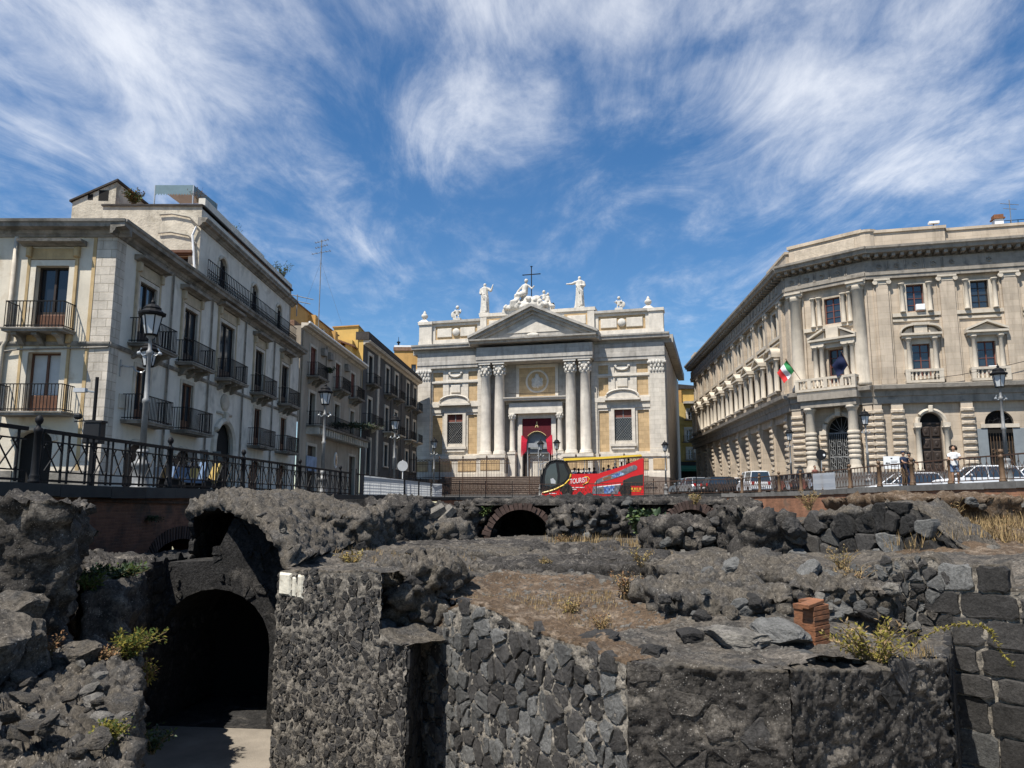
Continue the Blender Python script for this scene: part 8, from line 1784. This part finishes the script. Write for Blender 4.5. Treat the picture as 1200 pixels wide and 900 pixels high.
# ------------------------------------------------------------------ people at the right railing
def person(px, Y, z, rz, label, h, top, legs, shorts=False, hair='short', cap=None, arms=None, topm=None):
    o = empty('person', (at(px, HZ, Y).x, Y, z), rz, label, 'person', None); k = h / 1.70
    b = MB(); T = b.tube
    for s_ in (-1, 1):
        hip, knee, ank = Vector((s_ * .09, 0, .90)), Vector((s_ * .10, -.03, .48)), Vector((s_ * .10, .02, .08))
        T([hip, knee], .078, 10, .056); T([knee, ank], .054, 10, .036); b.ell((s_ * .10, -.05, .045), (.045, .12, .045), 9, 6)
        sh = Vector((s_ * .185, 0, 1.38)); el, ha = arms[0 if s_ < 0 else 1]; el, ha = Vector(el), Vector(ha)
        T([sh, el], .048, 9, .038); T([el, ha], .036, 9, .026); d = (ha - el).normalized(); b.ell(ha + d * .04, (.036, .036, .045), 8, 5)
        for f_ in range(4): T([ha + d * .06 + Vector((.014 * (f_ - 1.5), 0, 0)), ha + d * (.115 - .01 * abs(f_ - 1.3)) + Vector((.016 * (f_ - 1.5), 0, -.02))], .0085, 5)
        T([ha + d * .02 + Vector((-s_ * .03, 0, 0)), ha + d * .07 + Vector((-s_ * .06, -.01, -.01))], .0095, 5)
    T([(0, 0, .88), (0, 0, 1.12), (0, 0, 1.36)], .125, 12, .15); b.ell((0, 0, .92), (.155, .11, .11)); b.ell((0, 0, 1.35), (.185, .095, .09)); T([(0, 0, 1.38), (0, -.01, 1.52)], .05, 10)
    b.ell((0, -.015, 1.595), (.072, .088, .108)); b.ell((0, -.105, 1.585), (.014, .02, .022), 6, 5); b.ell((0, -.088, 1.545), (.026, .012, .009), 6, 4)
    for s_ in (-1, 1): b.ell((s_ * .075, .0, 1.59), (.012, .02, .03), 6, 5); b.ell((s_ * .03, -.090, 1.615), (.013, .008, .008), 6, 4)
    ob_ = remeshed('body', b, M['skin'], .016, o)
    c = MB(); c.tube([(0, 0, .86), (0, 0, 1.12), (0, 0, 1.38)], .145, 12, .165); c.ell((0, 0, 1.36), (.20, .115, .10)); c.ell((0, 0, .90), (.17, .13, .08))
    for s_ in (-1, 1):
        sh = Vector((s_ * .185, 0, 1.38)); el = Vector(arms[0 if s_ < 0 else 1][0]); c.tube([sh, sh.lerp(el, .6)], .060, 9, .054)
    remeshed('shirt', c, M[top], .018, o)
    l = MB(); l.ell((0, 0, .90), (.168, .125, .13))
    for s_ in (-1, 1):
        hip, knee, ank = Vector((s_ * .09, 0, .90)), Vector((s_ * .10, -.03, .48)), Vector((s_ * .10, .02, .10)); l.tube([hip, hip.lerp(knee, .75) if shorts else knee], .092, 10, .082 if shorts else .068)
        if not shorts: l.tube([knee, ank], .068, 10, .058)
    remeshed('shorts' if shorts else 'trousers', l, M[legs], .018, o)
    hb_ = MB()
    if hair == 'curly':
        for i in range(70): t, f_ = rnd.uniform(0, 6.283), rnd.uniform(-.35, 1); hb_.ell((.125 * math.cos(t) * math.sqrt(max(0, 1 - f_ * f_ * .8)), .03 + .11 * math.sin(t) * math.sqrt(max(0, 1 - f_ * f_ * .8)) if math.sin(t) > -.55 else .02, 1.60 + .13 * f_), (.045,) * 3, 6, 4)
    else: hb_.ell((0, .012, 1.63), (.08, .092, .085), 10, 7)
    hb_.build('hair', M['hair'], o, smooth=True)
    if cap: MB().ell((0, 0, 1.665), (.088, .10, .065), 12, 7).box(-.06, .06, -.19, -.06, 1.655, 1.668).build('cap', M[cap], o, smooth=False)
    for s_ in (-1, 1): MB().ell((s_ * .10, -.05, .05), (.052, .135, .055), 9, 6).build('shoe', M['black'], o, smooth=True)
    o.scale = (k,) * 3; return o
lean_arms = (((-.28, -.16, 1.18), (-.16, -.38, 1.10)), ((.28, -.16, 1.18), (.16, -.38, 1.10)))
person(1062, 37.2, .55, .5, 'man in navy shirt, brown trousers and cap leaning on the right railing', 1.74, 'navy', 'khaki', False, 'short', 'navy', lean_arms)
person(1069, 37.6, .55, .2, 'person with dark cap right behind the man in navy', 1.70, 'carblack', 'denim', False, 'short', 'black', lean_arms)
person(1122, 33.4, .57, -.4, 'woman with curly dark hair in white shirt and denim shorts at the right railing', 1.70, 'whitecloth', 'denim', True, 'curly', None, (((-.23, -.10, 1.14), (-.13, -.32, 1.10)), ((.23, -.10, 1.14), (.13, -.32, 1.10))))
person(957, 47.2, .42, .3, 'person in dark clothes standing by the black round sign', 1.62, 'redwood', 'navy', False, 'short', None, (((-.24, -.02, 1.12), (-.22, -.08, .88)), ((.24, -.02, 1.12), (.22, -.08, .88))))
# ------------------------------------------------------------------ flags on the corner balcony
def flag(px, py, pxb, pyb, mats, label, n, w=.85, h=1.15, droop=.5):
    ub, zb_ = RC.uz(pxb, pyb, n); ut, zt_ = RC.uz(px, py, n + .6); root = empty('flag', RC.p(ub, n, zb_), RC.rz, label, 'flag')
    top = Vector((ut - ub, -.6, zt_ - zb_)); MB().tube([(0, 0, 0), top], .025, 6).ell(top, (.05, .05, .05), 7, 5).build('pole', M['wood'], root)
    d = top.normalized(); k = len(mats)
    for i, m_ in enumerate(mats):
        v, f = [], []; nu_, nv_ = 7, 12
        for a in range(nu_ + 1):
            for b in range(nv_ + 1):
                s_ = (i + a / nu_) / k; t = b / nv_
                p = top - d * (.06 + h * .55 * t) + Vector((-.55 * s_ * w, .04 * math.sin(9 * s_ + 3 * t), -s_ * w * .62)) + Vector((0, .06 * math.sin(7 * t + 4 * s_), 0)); v.append(tuple(p))
        f = [(a * (nv_ + 1) + b, (a + 1) * (nv_ + 1) + b, (a + 1) * (nv_ + 1) + b + 1, a * (nv_ + 1) + b + 1) for a in range(nu_) for b in range(nv_)]
        MB().raw(v, f).build('cloth', M[m_], root, smooth=True)
    return root
flag(921, 421, 946, 456, ('flag_green', 'flag_white', 'flag_red'), 'Italian flag hanging from a pole on the corner balcony', 1.1, 1.5, 1.9)
flag(986, 412, 1002, 446, ('flag_blue',), 'dark blue flag hanging from a pole in front of the corner window', 1.1, 1.4, 1.9)
# ------------------------------------------------------------------ roof furniture on the left
o = empty('tv_antenna', (at(374, 362, 54).x, 54, 12.2), 0, 'tall thin television antenna mast on the taupe house', 'antenna'); zt_ = at(374, 281, 54).z - 12.2
MB().tube([(0, 0, 0), (0, 0, zt_)], .035, 6).build('mast', M['grey_iron'], o); el_ = MB()
for z_, w in ((zt_ - .1, .5), (zt_ - .5, .45), (zt_ - .95, .7)): el_.tube([(-w, 0, z_ - .15), (w, 0, z_ + .12)], .022, 4); [el_.tube([(x * w, -.25, z_ + x * .13), (x * w, .25, z_ + x * .13)], .014, 4) for x in (-.9, -.5, 0, .5, .9)]
el_.build('elements', M['grey_iron'], o); gw = MB()
for s_ in (-1, 1): gw.tube([(0, 0, zt_ * .75), (s_ * 1.6, .3, .3)], .008, 3)
gw.build('guy_wires', M['grey_iron'], o)
o = empty('roof_antenna', at(348, 357, 50.5), 0, 'low roof antenna frame above the taupe house corner', 'antenna'); MB().tube([(0, 0, -.8), (0, 0, .7)], .04, 5).build('mast', M['grey_iron'], o); MB().tube([(-.7, 0, .75), (1.1, 0, .35)], .03, 4).tube([(-.6, 0, .35), (.9, 0, .05)], .03, 4).build('elements', M['grey_iron'], o)
o = empty('roof_antenna', RF.p(RF.uz(1184, 250, -2)[0], -2, 20), 0, 'thin antenna behind the white chimney on the palazzo', 'antenna'); MB().tube([(0, 0, 0), (0, 0, 2.6)], .03, 5).build('mast', M['grey_iron'], o); MB().tube([(-.7, 0, 2.3), (.7, 0, 2.2)], .025, 4).tube([(-.5, 0, 1.9), (.5, 0, 1.85)], .025, 4).build('elements', M['grey_iron'], o)
aY = 36.5; p0, p1 = at(184, 222, aY), at(229, 219, aY); aw = empty('roof_awning', Vector(((p0.x + p1.x) / 2, aY, 13.0)), 0, 'pale blue scalloped awning on the roof of the corner house', 'awning'); w = (p1.x - p0.x) / 2; za_, zb_ = at(200, 219, aY).z - 13.0, at(200, 231, aY).z - 13.0
MB().raw([(-w, -.2, za_), (w, -.2, za_), (w * 1.25, 2.2, za_), (-w * .8, 2.2, za_), (0 - .4, .9, za_ + .45), (.5, .9, za_ + .45)], [(0, 1, 5, 4), (1, 2, 5), (2, 3, 4, 5), (3, 0, 4)]).build('canopy', M['white'], aw)
sc2 = MB(); n_ = 14
for k in range(n_): x0, x1 = -w + 2 * w * k / n_, -w + 2 * w * (k + 1) / n_; sc2.raw([(x0, -.22, za_), (x1, -.22, za_), (x1, -.22, zb_ + .1), ((x0 + x1) / 2, -.22, zb_), (x0, -.22, zb_ + .1)], [(0, 1, 2, 3, 4)])
for k in range(8): t0, t1 = k / 8, (k + 1) / 8; a, b = Vector((w, -.22, 0)).lerp(Vector((w * 1.25, 2.2, 0)), t0), Vector((w, -.22, 0)).lerp(Vector((w * 1.25, 2.2, 0)), t1); sc2.raw([(a.x, a.y, za_), (b.x, b.y, za_), (b.x, b.y, zb_ + .08), (a.x, a.y, zb_)], [(0, 1, 2, 3)])
sc2.build('valance', M['awning_blue'], aw)
for x, y in ((-w, -.2), (w, -.2), (w * 1.25, 2.2), (-w * .8, 2.2)): MB().tube([(x, y, 0), (x, y, za_)], .035, 5).build('post', M['galv'], aw)

# overhead cable in front of the palazzo
ca_, cb_ = RF.p(3.0, .6, 8.6), RF.p(13.5, .6, 10.6)
tag(MB().tube([ca_ - ca_, (cb_ - ca_) * .25 - Vector((0, 0, .25)), (cb_ - ca_) * .5 - Vector((0, 0, .3)), (cb_ - ca_) * .75 - Vector((0, 0, .2)), cb_ - ca_], .02, 4).build('overhead_cable', M['iron'], None, ca_), 'thin sagging cable along the palazzo front above the shop doors', 'cable')
